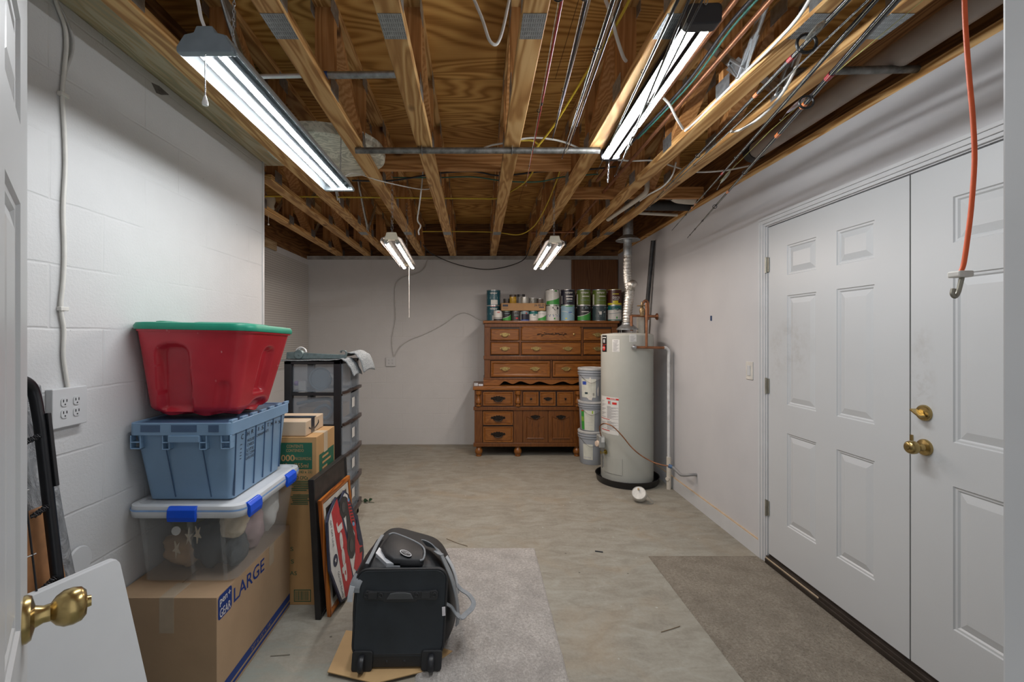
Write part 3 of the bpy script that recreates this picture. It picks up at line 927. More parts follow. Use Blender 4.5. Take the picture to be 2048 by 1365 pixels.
# two copper pipes along the joists
for lab, xx, zz, ya, yb in (('copper pipe running along the ceiling, next to the twin-tube light', 0.862, JB + 0.085, 0.6, 3.30), ('copper pipe running along the ceiling, beside the next truss', 0.978, JB + 0.082, 0.6, 5.2)):
    o = MB().tube([(xx, ya, zz), (xx - 0.004, yb, zz)], 0.0115 if xx < 0.9 else 0.0105, 12).build('copper_pipe', M_COPPER, smooth=50)
    tag(o, lab, 'pipe', 'copper pipes along the ceiling')
o = MB().tube([(0.56, 4.9, JB + 0.03 + CH), (1.02, 4.88, JB + 0.03 + CH)], 0.010, 10).build('copper_pipe', M_COPPER, smooth=50)
tag(o, 'short copper pipe crossing the trusses far back by the dresser', 'pipe', 'copper pipes along the ceiling')

# fat drain pipe over the right wall and its fittings
t = thing('drain_pipe', 'fat dusty grey drain pipe along the top of the right wall', 'pipe', (1.745, 1.7, 2.555))
MB().tube([(1.745, 0.44, 2.612), (1.745, 2.84, 2.606)], 0.053, 24).build('pipe', M_PVCG, t, smooth=50)
MB().tube([(1.745, 2.84, 2.606), (1.745, 2.90, 2.606)], 0.060, 24).build('coupling', M_ABS, t, smooth=50)
t = thing('drain_fitting', 'off-white drain elbow with black coupling near the heater vent', 'pipe', (1.60, 3.72, 2.53))
MB().tube(curve_pts([(1.42, 3.66, 2.60), (1.56, 3.70, 2.60), (1.66, 3.76, 2.585), (1.79, 3.78, 2.58)]), 0.048, 18).build('pipe', M_PVCW, t, smooth=50)
MB().tube([(1.52, 3.69, 2.60), (1.57, 3.70, 2.60)], 0.055, 18).build('collar', M_ABS, t, smooth=50)
o = MB().tube([(1.36, 3.95, 2.575), (1.85, 3.95, 2.572)], 0.045, 16).build('black_drain_pipe', M_ABS, smooth=50)
tag(o, 'black drain pipe crossing behind the off-white elbow', 'pipe')
o = MB().tube(curve_pts([(1.26, 3.42, 2.66), (1.265, 3.42, 2.545), (1.25, 3.5, 2.515), (1.20, 3.86, 2.50), (1.17, 4.12, 2.495)], 6), 0.019, 12).build('bent_plastic_pipe', M_PVCW, smooth=50)
tag(o, 'thin off-white bent pipe between two trusses near the back', 'pipe')
o = MB().tube([(1.42, 4.05, 2.535), (1.80, 4.12, 2.535)], 0.014, 10).build('thin_plastic_pipe', M_PVCW, smooth=50)
tag(o, 'thin straight off-white pipe above the right wall near the back', 'pipe')

# pale round slab resting across two trusses
def slab_mat():
    t = NT('pale_mottled_wood')
    n = t.noise(t.co((1, 1.4, 1)), 3.2, 4, 0.6, 1.2)
    s = t.math('SINE', t.math('MULTIPLY', n, 60.0))
    c = t.ramp(t.math('ADD', t.math('MULTIPLY', s, 0.25), t.math('MULTIPLY', n, 0.8)), [(0.2, (0.48, 0.48, 0.40)), (0.45, (0.68, 0.68, 0.58)), (0.7, (0.80, 0.78, 0.67))])
    return t.set(c, 0.6)


cd = (-0.93, 2.775, JB + CH + 0.002)
o = MB().lathe([(0.0005, 0.0), (0.325, 0.0), (0.342, 0.012), (0.346, 0.04), (0.340, 0.07), (0.334, 0.07), (0.333, 0.03), (0.0005, 0.022)], cd, (0, 0, 1), 64).build('round_tray', slab_mat(), smooth=45)
tag(o, 'pale mottled round tray lying on the joists behind the wide shop light', 'tray')

# ================================================================ cables
cable('white flat cable looping down between the two middle joists', [(-0.12, 1.75, PLY - 0.006), (-0.06, 1.76, 2.83), (0.005, 1.78, 2.70), (0.045, 1.79, 2.60), (0.085, 1.80, 2.63), (0.135, 1.80, 2.86), (0.15, 1.80, PLY - 0.006)], 0.0062, M_CABW)
cable('long yellow cable crossing on top of the joists before the bracing', [(-2.2, 3.55, JB + CH + 0.012), (-1.4, 3.56, JB + CH + 0.008), (-0.7, 3.58, JB + CH + 0.006), (-0.1, 3.6, JB + CH + 0.006), (0.13, 3.6, JB + CH + 0.006), (0.2, 3.55, JB + CH + 0.02), (0.34, 3.2, JB + CH + 0.02), (0.40, 2.98, JB + CH + 0.118), (0.33, 2.72, JB + 0.12), (0.24, 2.66, JB + 0.10)], 0.006, M_CABY)
cable('yellow cable rising from the conduit towards the twin-tube light', [(0.33, 2.62, JB + 0.04), (0.40, 2.50, JB + 0.10), (0.44, 2.3, JB + 0.12), (0.50, 2.05, JB + 0.17), (0.545, 1.7, JB + 0.18), (0.56, 1.2, JB + 0.2), (0.56, 0.6, JB + 0.2)], 0.006, M_CABY)
cable('second yellow cable draped across the joists near the back wall', [(-0.60, 4.75, JB + CH + 0.006), (-0.30, 4.75, JB + CH + 0.008), (0.16, 4.78, JB + CH + 0.006), (0.40, 4.7, JB - 0.0), (0.52, 4.5, JB + 0.02), (0.56, 4.1, JB + 0.04), (0.585, 3.7, JB + 0.1), (0.565, 3.1, JB + 0.12), (0.56, 2.95, JB + 0.17)], 0.0055, M_CABY)
cable('black cable hanging slack between the two rear lights', [(-0.66, 5.3, 2.50), (-0.60, 5.55, 2.45), (-0.40, 5.86, 2.395), (-0.15, 5.9, 2.33), (0.10, 5.9, 2.30), (0.35, 5.9, 2.335), (0.56, 5.75, 2.40), (0.60, 5.4, JB)], 0.0055, M_CABK)
cable('black cable crossing the trusses by the bracing board', [(-0.9, 3.2, JB + 0.05), (-0.62, 3.2, JB + 0.05), (-0.3, 3.2, JB + 0.10), (-0.05, 3.2, JB + 0.115), (0.15, 3.2, JB + 0.085), (0.45, 3.2, JB + 0.115), (0.72, 3.2, JB + 0.125), (0.95, 3.15, JB + 0.13)], 0.006, M_CABK)
cable('thin green wire crossing the trusses by the bracing board', [(-0.62, 3.24, JB + 0.085), (-0.3, 3.24, JB + 0.085), (-0.05, 3.24, JB + 0.09), (0.18, 3.24, JB + 0.06), (0.42, 3.24, JB + 0.055), (0.60, 3.24, JB + 0.09), (0.85, 3.24, JB + 0.11)], 0.0045, M_CABG)
cable('thin white wire running from the wide shop light to the middle joist', [(-0.76, 2.47, zb + 0.06), (-0.80, 2.9, JB - 0.005), (-0.66, 3.05, JB - 0.006), (-0.42, 3.3, JB + 0.02), (-0.30, 3.3, JB + CH + 0.005)], 0.004, M_CABW)
cable('white cord dangling from the joists left of centre, kinked at its end', [P(846, 343, 3.3), P(843, 375, 3.3), P(838, 415, 3.3), P(835, 440, 3.3), P(841, 452, 3.3), P(837, 462, 3.3), P(838, 470, 3.3)], 0.0055, M_CABW)
cable('white cable arching over the conduit between the middle joists', [P(968, 296, 2.62), P(985, 290, 2.62), P(1010, 286, 2.62), P(1060, 276, 2.62), P(1110, 280, 2.62), P(1150, 293, 2.62), P(1180, 312, 2.7)], 0.0055, M_CABW)
cable('white cable rising beside the rod bundle to the plywood', [P(1211, 0, 1.75), P(1222, 30, 1.75), P(1232, 70, 1.8), P(1245, 110, 1.85), P(1252, 122, 1.9)], 0.007, M_CABW)
cable('white cable running along the truss right of the copper pipes', [P(1640, -40, 1.30), P(1600, 30, 1.42), P(1545, 92, 1.62), P(1490, 145, 1.83), P(1440, 195, 2.02), P(1395, 240, 2.22), P(1370, 262, 2.33)], 0.006, M_CABW)
cable('white cable hanging in a bow from the last truss', [P(1605, 95, 1.76), P(1585, 150, 1.8), P(1555, 200, 1.9), P(1520, 235, 2.0), P(1485, 258, 2.1), P(1462, 264, 2.2)], 0.0058, M_CABW)
cable('thin white wire crossing behind the twin-tube light', [P(1214, 318, 2.95), P(1260, 322, 2.95), P(1310, 322, 2.95), P(1350, 334, 2.95), P(1390, 344, 2.95), P(1450, 341, 2.95), P(1505, 330, 2.95)], 0.0055, M_CABW)
cable('white wire dropping past the truss to the bent plastic pipe', [P(1352, 325, 2.9), P(1344, 352, 3.0), P(1325, 374, 3.1), P(1300, 388, 3.2), P(1290, 395, 3.3), P(1280, 402, 3.4)], 0.0055, M_CABW)
cable('black and green wires following the copper pipe', [(0.93, 0.7, JB + 0.075), (0.925, 1.2, JB + 0.06), (0.90, 1.6, JB + 0.075), (0.915, 2.0, JB + 0.07), (0.90, 2.6, JB + 0.09), (0.88, 3.2, JB + 0.12)], 0.007, M_CABK)
cable('green ground wire beside the copper pipe', [(0.945, 0.7, JB + 0.07), (0.94, 1.2, JB + 0.055), (0.915, 1.6, JB + 0.07), (0.93, 2.0, JB + 0.065), (0.91, 2.6, JB + 0.085)], 0.0045, M_CABG)
cable('short thin white strap between copper pipe and truss', [P(1322, 192, 2.15), P(1338, 208, 2.15), P(1352, 235, 2.2), P(1366, 258, 2.3)], 0.006, M_CABW)

# wall wiring
cable('thin cord running down the back wall from the ceiling to the outlet', [P(855, 521, 5.95), P(850, 535, 5.95), P(838, 546, 5.95), P(805, 556, 5.95), P(792, 570, 5.95), P(790, 600, 5.95), P(791, 640, 5.95), P(784, 680, 5.95), P(787, 713, 5.955)], 0.006, mat('grey_white_wall_cord', (0.50, 0.50, 0.49), 0.5), 'cord')
cable('thin cord sagging along the back wall from outlet to dresser', [P(789, 713, 5.955), P(800, 694, 5.95), P(820, 680, 5.95), P(850, 668, 5.95), P(885, 650, 5.95), P(915, 629, 5.95), P(935, 627, 5.95), P(960, 640, 5.95), P(972, 641, 5.95)], 0.006, mat('grey_white_wall_cord', (0.5, 0.5, 0.49)), 'cord')
wy = lambda py, px: V((XL + 0.008, -XL * FPX / (VX - px), EYE + (VY - py) * (-XL / (VX - px))))
t = thing('wall_cable', 'white cable clipped down the block wall to the outlet', 'cable', (XL + 0.008, 1.5, 1.3))
MB().tube(curve_pts([wy(-70, 96), wy(0, 106), wy(50, 124), wy(90, 128), wy(140, 124), wy(190, 120), wy(260, 124), wy(330, 126), wy(420, 122), wy(500, 124), wy(560, 122), wy(615, 117), wy(660, 123), wy(710, 122), wy(750, 127), wy(779, 132)]), 0.0062, 8).build('cable', M_CABW, t, smooth=60)
MB().tube(curve_pts([wy(0, 106), wy(40, 128), wy(80, 141), wy(110, 138), wy(140, 127), wy(165, 122)]), 0.0052, 8).build('second_strand', mat('grey_cable', (0.45, 0.45, 0.44), 0.5), t, smooth=60)
for p in (wy(189, 120), wy(618, 119)):
    MB().box(XL, XL + 0.017, p.y - 0.012, p.y + 0.018, p.z - 0.007, p.z + 0.007).build('cable_clip', M_CABW, t, bevel=0.002)


def outlet(label, o, u, n, w=0.128, h=0.127):
    t = thing('power_outlet', label, 'outlet', tuple(o), 'four-way outlets')
    o, u, n = V(o), V(u), V(n); z = V((0, 0, 1))
    MB().obox(o + n * 0.012, u, z, n, w / 2, h / 2, 0.012).build('cover_plate', M_TRIM, t, bevel=0.003)
    for i in (-1, 1):
        for j in (-1, 1):
            c = o + u * 0.023 * i + z * 0.0195 * j + n * 0.024
            m = MB(); m.prism(rrect(0.028, 0.030, 0.010), c - n * 0.002, u, z, n, 0.0045, 0)
            for du in (-0.006, 0.006): m.obox(c + u * du + z * 0.004 + n * 0.003, u, z, n, 0.0014, 0.0045, 0.0004, 1)
            m.obox(c - z * 0.008 + n * 0.003, u, z, n, 0.0022, 0.002, 0.0004, 1)
            m.build('receptacle', [M_TRIM, M_CABK], t)
    return t


outlet('white four-way outlet on the left block wall above the black frame', (XL, 1.545, 1.196), (0, -1, 0), (1, 0, 0), 0.132, 0.132)
outlet('white four-way outlet low on the back wall', (PX(782, YB), YB, PZ(724, YB)), (1, 0, 0), (0, -1, 0), 0.125, 0.118)
t = thing('light_switch', 'white rocker light switch on the right wall beside the door casing', 'switch', (XR, 3.05, 1.20))
MB().box(XR - 0.006, XR, 3.012, 3.088, 1.142, 1.262).build('cover_plate', mat('ivory_switch', (0.60, 0.58, 0.53), 0.4), t, bevel=0.002)
MB().box(XR - 0.011, XR - 0.006, 3.034, 3.066, 1.168, 1.236).build('rocker', M_TRIM, t, bevel=0.002)

# orange cord at the right
t = thing('orange_cord', 'orange cord hanging from the ceiling with a grey hook end', 'cord', (1.08, 1.0, 1.5))
Yc = 1.0
pp = [(1925, -330), (1928, -120), (1929, 0), (1932, 70), (1938, 150), (1946, 240), (1949, 320), (1943, 410), (1936, 470), (1928, 525), (1922, 543)]
MB().tube(curve_pts([P(x, y, Yc) for x, y in pp]), 0.0046, 10).build('cord', mat('orange_rubber', (0.78, 0.13, 0.035), 0.45), t, smooth=60)
MB().obox(P(1921, 549, Yc), (1, 0, 0), (0, 1, 0), (0, 0, 1), 0.016, 0.014, 0.007).build('hook_collar', M_CABW, t, bevel=0.003)
MB().tube(curve_pts([P(1924, 555, Yc), P(1920, 572, Yc), P(1916, 586, Yc), P(1910, 594, Yc), P(1905, 588, Yc), P(1907, 578, Yc)]), 0.0045, 8).build('hook', M_HINGE, t, smooth=60)

# ================================================================ fishing rods under the joists
M_RODK = mat('black_rod_blank', (0.012, 0.013, 0.018), 0.22, var=0.1)
M_RODR = mat('red_rod_blank', (0.35, 0.03, 0.03), 0.22, var=0.1)
M_RODT = mat('tan_rod_blank', (0.50, 0.40, 0.28), 0.3)
M_RODW = mat('white_rod_tip', (0.75, 0.72, 0.66), 0.3)
M_GUIDE = mat('black_guide_ring', (0.015, 0.015, 0.015), 0.35, 0.3)
M_WRAP = mat('orange_thread_wrap', (0.55, 0.16, 0.05), 0.35)
M_WRAPR = mat('red_thread_wrap', (0.30, 0.02, 0.03), 0.35)
M_LINE = mat('fishing_line', (0.62, 0.62, 0.50), 0.3)


def rod(label, a, b, mats, r0, r1, guides, tip_r=0.0045, wraps=(), line=True, side=1):
    """a: near end (out of frame), b: tip; guides: (fraction, ring radius); mats: blank material or (butt, tip, split)"""
    t = thing('fishing_rod', label, 'fishing rod', tuple((V(a) + V(b)) / 2), 'fishing rods stored under the joists')
    a, b = V(a), V(b); d = (b - a).normalized(); n = 14
    pt = lambda f: a.lerp(b, f)
    dn = V((0, 0, -1)) - d * d.dot(V((0, 0, -1))); dn.normalize()
    sd = d.cross(dn) * side
    dirn = (dn * 0.75 + sd * 0.66).normalized()
    MB().tube([pt(k / n) for k in range(n + 1)], [r0 + (r1 - r0) * k / n for k in range(n + 1)], 9).build('rod_blank', mats, t, smooth=60)
    for f, gr in guides:
        r = r0 + (r1 - r0) * f
        c = pt(f) + dirn * (r + gr * 1.35)
        g = MB()
        u, v = dirn, d.cross(dirn)
        g.tube([c + (u * math.cos(k * math.tau / 14) + v * math.sin(k * math.tau / 14)) * gr for k in range(14)], max(gr * 0.17, 0.0011), 6, closed=True)
        g.tube([pt(f - 0.012) + dirn * r, c - u * gr * 0.98], max(gr * 0.09, 0.0007), 5)
        g.tube([pt(f + 0.016) + dirn * r, c - u * gr * 0.98], max(gr * 0.09, 0.0007), 5)
        g.build('line_guide', M_GUIDE, t, smooth=60)
    tp = MB(); tp.tube([b + (d * math.cos(k * math.tau / 10) + dn * math.sin(k * math.tau / 10)) * tip_r for k in range(10)], 0.0013, 5, closed=True)
    tp.build('tip_ring', M_CHAIN, t, smooth=60)
    if wraps:
        for f, wm in wraps:
            MB().tube([pt(f - 0.006), pt(f + 0.006)], (r0 + (r1 - r0) * f) * 1.18, 9).build('thread_wrap', wm, t, smooth=60)
    if line:
        MB().tube([pt(0.02) + dirn * 0.02, pt(0.5) + dirn * 0.012, b], 0.0007, 4).build('fishing_line', M_LINE, t)
    return t


zr = 2.395
rod('dark red fishing rod with black ring guides, leftmost of the rods', P(1168, -228, 0.96), P(1052, 371, 2.88), M_RODR, 0.0052, 0.0012, [(0.15, 0.014), (0.49, 0.0075), (0.70, 0.005), (0.82, 0.004)], wraps=[(0.47, M_RODK), (0.69, M_RODK)])
rod('black fishing rod with a long white tip, next after the red rod', P(1222, -200, 0.97), P(1105, 277, 2.18), M_RODK, 0.0055, 0.003, [(0.22, 0.009), (0.62, 0.006), (0.84, 0.004)])
o = rod('tan rod half lying along the white-tipped rod', P(1233, -200, 0.975), P(1107, 270, 2.16), M_RODT, 0.004, 0.0025, [(0.22, 0.007)], line=False)
rod('black fishing rod of a tight bundle pointing at the conduit, left in it', P(1292, -200, 0.985), P(1124, 316, 2.42), M_RODK, 0.006, 0.0022, [(0.35, 0.008), (0.62, 0.0055), (0.85, 0.004)])
rod('pale tan rod half in the tight bundle pointing at the conduit', P(1302, -200, 0.99), P(1131, 306, 2.36), M_RODT, 0.0035, 0.002, [(0.36, 0.006)], line=False)
rod('thin black rod half bound to the pale tan rod half', P(1308, -190, 1.0), P(1136, 300, 2.33), M_RODK, 0.0035, 0.002, [(0.62, 0.004)], line=False)
rod('slim black fishing rod crossing the lit joist left of the tubes', P(1440, -180, 1.02), P(1194, 345, 2.65), M_RODK, 0.006, 0.0016, [(0.37, 0.007), (0.62, 0.005), (0.83, 0.004)])
rod('black fishing rod crossing in front of the glowing tubes', P(1448, -170, 1.02), P(1233, 349, 2.62), M_RODK, 0.0058, 0.0016, [(0.28, 0.008), (0.50, 0.006), (0.74, 0.005), (0.86, 0.004)], side=-1)
rod('thin black rod beside the glowing tubes, its tip by the copper pipe', P(1480, -150, 1.04), P(1229, 352, 2.66), M_RODK, 0.004, 0.0014, [(0.72, 0.005)], line=False)
rod('black fishing rod with large guide ring and a silver lure tied to it', P(1810, -120, 1.12), P(1292, 419, 3.52), M_RODK, 0.0095, 0.0022, [(0.14, 0.030), (0.545, 0.011), (0.72, 0.006), (0.86, 0.004)], wraps=[(0.20, M_WRAPR), (0.30, M_WRAP), (0.52, M_RODK), (0.80, M_WRAP)])
rod('thin black rod half parallel to the rod with the lure', P(1800, -60, 1.16), P(1300, 413, 3.46), M_RODK, 0.004, 0.0018, [(0.60, 0.006)], line=True)
rod('black fishing rod with a pale spoon lure, second rod from the right wall', P(1850, -112, 1.10), P(1344, 461, 3.62), M_RODK, 0.0088, 0.002, [(0.46, 0.008), (0.66, 0.009), (0.83, 0.006)], wraps=[(0.55, M_WRAPR), (0.75, M_WRAP), (0.78, M_WRAP)])
rod('thick black fishing rod with red wraps, nearest the right wall', P(1896, -118, 1.08), P(1375, 476, 3.60), M_RODK, 0.0115, 0.0022, [(0.24, 0.024), (0.50, 0.011), (0.70, 0.012), (0.82, 0.006), (0.90, 0.005), (0.96, 0.004)], wraps=[(0.20, M_WRAPR), (0.27, M_WRAP), (0.36, M_WRAP), (0.62, M_WRAP)])


def lure(label, px0, py0, px1, py1, Y, r, m):
    a, b = P(px0, py0, Y), P(px1, py1, Y); d = b - a
    t = thing('fishing_lure', label, 'fishing lure', tuple((a + b) / 2), 'fishing lures on the rods')
    prof = [(0.05, 0), (0.55, 0.12), (0.95, 0.3), (1.0, 0.45), (0.8, 0.7), (0.4, 0.92), (0.05, 1.0)]
    MB().lathe([(r * k, d.length * f) for k, f in prof], a, d, 12).build('lure_body', m, t, smooth=60)
    MB().tube(curve_pts([b, b + d * 0.25 + V((0, 0, -0.012)), b + d * 0.42 + V((0.01, 0, 0.004))]), 0.0012, 6).build('wire_hook', M_CHAIN, t)
    MB().tube(curve_pts([a, a - d * 0.3, a - d * 0.5]), 0.001, 5).build('snap_ring', M_CHAIN, t)


lure('speckled silver fish-shaped lure on the rod with the large guide ring', 1652, 40, 1610, 82, 1.37, 0.011, mat('silver_lure', (0.45, 0.48, 0.46), 0.25, 0.5, var=0.4, scale=90))
lure('pale spoon lure hanging by the thick rod, next to the drain pipe', 1612, 195, 1572, 227, 1.95, 0.010, mat('pale_lilac_lure', (0.55, 0.50, 0.58), 0.25, 0.4, var=0.2))
lure('small greenish lure near the rod tips over the right wall', 1462, 340, 1440, 368, 2.75, 0.010, mat('greenish_lure', (0.40, 0.42, 0.36), 0.3, 0.4, var=0.2))
o = MB().tube([P(1870, -20, 1.20), P(1690, 130, 1.6), P(1540, 262, 2.2), P(1440, 362, 2.8)], 0.0011, 5).build('fishing_line', mat('yellow_green_line', (0.50, 0.52, 0.18), 0.3))
tag(o, 'loose yellow-green fishing line beside the thick rod', 'fishing line')

o = MB().box(XR - 0.004, XR, PX(1426, 1) and 3.548, 3.568, PZ(642, 3.56), PZ(632, 3.56)).build('tape_scrap', mat('dark_blue_tape', (0.02, 0.05, 0.13), 0.5))
tag(o, 'tiny scrap of dark blue tape on the right wall', 'tape')
# ================================================================ two stacked dressers at the back wall
OAK = ((0.125, 0.038, 0.0060), (0.215, 0.074, 0.012), (0.315, 0.122, 0.023))
M_OAK = wood('dark_oak_veneer', *OAK, axis='X', bands=16, stretch=0.11, dist=3.2, wt=0.38, rough=0.3, knots=False, spec=0.5)
M_OAKZ = wood('dark_oak_upright', (0.085, 0.026, 0.0045), (0.140, 0.046, 0.008), (0.20, 0.072, 0.014), axis='Z', bands=18, stretch=0.11, dist=2.5, wt=0.38, rough=0.3, knots=False, spec=0.5)
M_OAKD = mat('dark_oak_groove', (0.022, 0.009, 0.004), 0.45, var=0.2)
M_PULL = mat('aged_brass_pull', (0.40, 0.29, 0.11), 0.32, 0.8, var=0.3, scale=60)
M_PULLD = mat('blackened_brass_pull', (0.03, 0.024, 0.02), 0.42, 0.8, var=0.3, scale=60)
YU, YL = 5.47, 5.37
ux = lambda px: PX(px, YU)
uz = lambda py: PZ(py, YU)
lx = lambda px: PX(px, YL)
lz = lambda py: PZ(py, YL)


def pull(parent, x, y, z, m, s=1.25):
    """batwing plate with a swinging bail"""
    mb = MB()
    half = [(0, 0.017), (0.010, 0.021), (0.016, 0.014), (0.026, 0.016), (0.036, 0.010), (0.044, 0.012), (0.050, 0.004), (0.046, -0.004), (0.036, -0.003), (0.028, -0.011), (0.016, -0.012), (0.008, -0.018), (0, -0.020)]
    poly = [(a * s, b * s) for a, b in half] + [(-a * s, b * s) for a, b in reversed(half[1:-1])]
    mb.prism(poly, (x, y, z), (1, 0, 0), (0, 0, 1), (0, -1, 0), 0.003)
    for sx in (-1, 1): mb.sphere((x + sx * 0.031 * s, y - 0.006, z + 0.003 * s), 0.0055 * s, 8, 6)
    pts = [(x + math.cos(a) * 0.031 * s, y - 0.010 - 0.006 * math.sin(a), z + 0.002 * s - 0.021 * s * math.sin(a)) for a in (math.pi * k / 10 for k in range(11))]
    mb.tube(pts, 0.0034 * s, 7)
    return mb.build('drawer_pull', m, parent, smooth=45)


def knob_small(parent, x, y, z, m):
    return MB().lathe([(0.008, 0), (0.006, 0.006), (0.012, 0.013), (0.012, 0.019), (0.0005, 0.023)], (x, y, z), (0, -1, 0), 14).build('drawer_knob', m, parent, smooth=50)


def drawer(parent, x0, x1, z0, z1, y, style='plain', ylip=0.014, name='drawer', m=None):
    m = m or M_OAK
    mb = MB()
    g = 0.0068
    x0 += g; x1 -= g; z0 += g; z1 -= g
    R = lambda e, d: [V((x0 + e, y - d, z0 + e)), V((x1 - e, y - d, z0 + e)), V((x1 - e, y - d, z1 - e)), V((x0 + e, y - d, z1 - e))]
    if style == 'plain': prof = [(0, -0.02), (0, 0.004), (0.010, ylip), (0.014, ylip)]
    elif style == 'frame': prof = [(0, -0.02), (0, 0.012), (0.006, 0.018), (0.016, 0.019), (0.030, 0.008), (0.034, 0.006)]
    else: prof = [(0, -0.02), (0, 0.010), (0.012, 0.010), (0.017, 0.004), (0.020, 0.004), (0.026, 0.012), (0.028, 0.012)]
    mb.loft([R(e, d) for e, d in prof], 0, True)
    return mb.build(name, m, parent)


def turned(parent, x, y, z0, z1, r, name, m, prof):
    L = z1 - z0
    return MB().lathe([(r * a, L * b) for a, b in prof], (x, y, z0), (0, 0, 1), 18).build(name, m, parent, smooth=40)


# ---- upper dresser
top_z = uz(642)
base_z = lz(773)
t = thing('dresser', 'upper dark oak dresser topped with paint cans, stacked on the other dresser', 'dresser', ((ux(966) + ux(1238)) / 2, 5.7, base_z), 'two stacked dressers')
U = t
cb = MB()
cb.box(ux(969), ux(1235), YU + 0.02, YB - 0.02, uz(757), uz(646))
cb.box(ux(970), ux(1234), YU + 0.012, YU + 0.02, uz(756), uz(655), 1)  # dark sheet behind the drawers, shade of their gaps put into colour
cb.build('carcass', [M_OAKZ, M_OAKD], t)
MB().box(ux(966), ux(1238), YU - 0.028, YB - 0.015, top_z - 0.030, top_z).build('top_board', M_OAK, t, bevel=0.007, bseg=3)
fr = MB()
fr.box(ux(969), ux(1235), YU - 0.002, YU + 0.02, uz(654.5), top_z - 0.030)          # frieze
fr.box(ux(967), ux(1237), YU - 0.022, YU + 0.02, uz(719), uz(712))                    # waist moulding
fr.box(ux(968), ux(1236), YU - 0.012, YU + 0.02, uz(721), uz(719))
fr.box(ux(967), ux(1237), YU - 0.014, YU + 0.02, uz(760), uz(756))
for a, b in ((969, 980.5), (1223.5, 1235)): fr.box(ux(a), ux(b), YU - 0.006, YU + 0.02, uz(756), uz(655))
for a, b in ((1039, 1042), (1163, 1166)): fr.box(ux(a), ux(b), YU - 0.002, YU + 0.02, uz(712), uz(655))
fr.box(ux(1101), ux(1104), YU - 0.002, YU + 0.02, uz(756), uz(721))
for z in (683.5,): fr.box(ux(980), ux(1224), YU - 0.001, YU + 0.02, uz(z + 1), uz(z - 1))
fr.build('face_frame', M_OAKZ, t, bevel=0.003)
rows = [((980.5, 1039), (657.5, 682.5)), ((1166, 1223.5), (657.5, 682.5)), ((980.5, 1039), (684.5, 711)), ((1042, 1163), (684.5, 711)), ((1166, 1223.5), (684.5, 711))]
for (a, b), (c, d) in rows:
    o = drawer(t, ux(a), ux(b), uz(d), uz(c), YU, 'plain')
    if b - a < 80: pull(o, ux((a + b) / 2 + (0 if a < 1000 else 0)), YU - 0.014, uz((c + d) / 2), M_PULL)
    else:
        for q in (1072, 1135): pull(o, ux(q), YU - 0.014, uz((c + d) / 2), M_PULL)
# centre drawer with arched shoulders and carved spray
x0, x1, z0, z1 = ux(1042) + 0.003, ux(1163) - 0.003, uz(682.5) + 0.003, uz(653.5)
r = 0.030
sh = [(x0, z0), (x1, z0), (x1, z1 - r)] + [(x1 - r * math.sin(a) * 0.9, z1 - r * math.cos(a)) for a in (math.pi / 2 * k / 5 for k in range(6))][::-1][::-1]
sh = [(x0, z0), (x1, z0), (x1, z1 - r), (x1 - 0.006, z1 - r * 0.55), (x1 - 0.018, z1 - r * 0.15), (x1 - 0.034, z1), (x0 + 0.034, z1), (x0 + 0.018, z1 - r * 0.15), (x0 + 0.006, z1 - r * 0.55), (x0, z1 - r)]
cx, cz = (x0 + x1) / 2, (z0 + z1) / 2
scl = lambda k: [(cx + (a - cx) * (1 - k / (x1 - x0) * 2), cz + (b - cz) * (1 - k / (z1 - z0) * 2)) for a, b in sh]
rings = [[V((a, YU + 0.02, b)) for a, b in sh], [V((a, YU - 0.004, b)) for a, b in sh], [V((a, YU - 0.015, b)) for a, b in scl(0.009)], [V((a, YU - 0.015, b)) for a, b in scl(0.013)]]
cd = MB().loft(rings).build('drawer', M_OAK, t)
spray = MB(); random.seed(3)
zc = uz(669)
spray.tube([(ux(1074) + (ux(1133) - ux(1074)) * k / 16, YU - 0.019, zc + 0.006 * math.sin(k * 1.25)) for k in range(17)], 0.0032, 6)
for k in range(22):
    px = 1075 + 57 * k / 21
    xx, zz2 = ux(px), zc + random.uniform(-0.018, 0.018) * (0.5 if k in (0, 1, 20, 21) else 1)
    spray.sphere((xx, YU - 0.018, zz2), random.uniform(0.006, 0.010), 7, 5, sc=(1.25, 0.5, 0.75))
o = spray.build('carved_spray', M_OAKD, cd, smooth=60); o['label'] = 'dark carved leaf spray'
knob_small(cd, ux(1147), YU - 0.014, uz(669), M_PULL)
for a, b, pulls in ((980.5, 1101, (1010, 1070)), (1104, 1223.5, (1132, 1195))):
    o = drawer(t, ux(a), ux(b), uz(755.5), uz(721.5), YU - 0.004, 'frame')
    for q in pulls: pull(o, ux(q), YU - 0.012, uz(738), M_PULL)
# scalloped apron
ap = []
n = 120
for k in range(n + 1):
    px = 967 + (1237 - 967) * k / n
    kn = [(967, 0), (997, 0), (1009, .054), (1025, .018), (1041, .054), (1061, .016), (1078, .050), (1102, .012)]
    q = px if px <= 1102 else 2204 - px
    k0 = max(i_ for i_ in range(len(kn) - 1) if kn[i_][0] <= q); u = (q - kn[k0][0]) / (kn[k0 + 1][0] - kn[k0][0])
    f = kn[k0][1] + (kn[k0 + 1][1] - kn[k0][1]) * (u * u * (3 - 2 * u))
    ap.append((ux(px), base_z + 0.002 + f * 0.9))
ap = [(ux(967), uz(758))] + ap + [(ux(1237), uz(759))]
MB().prism(ap, (0, YU - 0.012, 0), (1, 0, 0), (0, 0, 1), (0, 1, 0), 0.03).build('scalloped_apron', M_OAK, t)
MB().box(ux(968), ux(980), YU + 0.02, YB - 0.02, base_z, uz(757)).box(ux(1224), ux(1236), YU + 0.02, YB - 0.02, base_z, uz(757)).build('plinth_side', M_OAKZ, t)

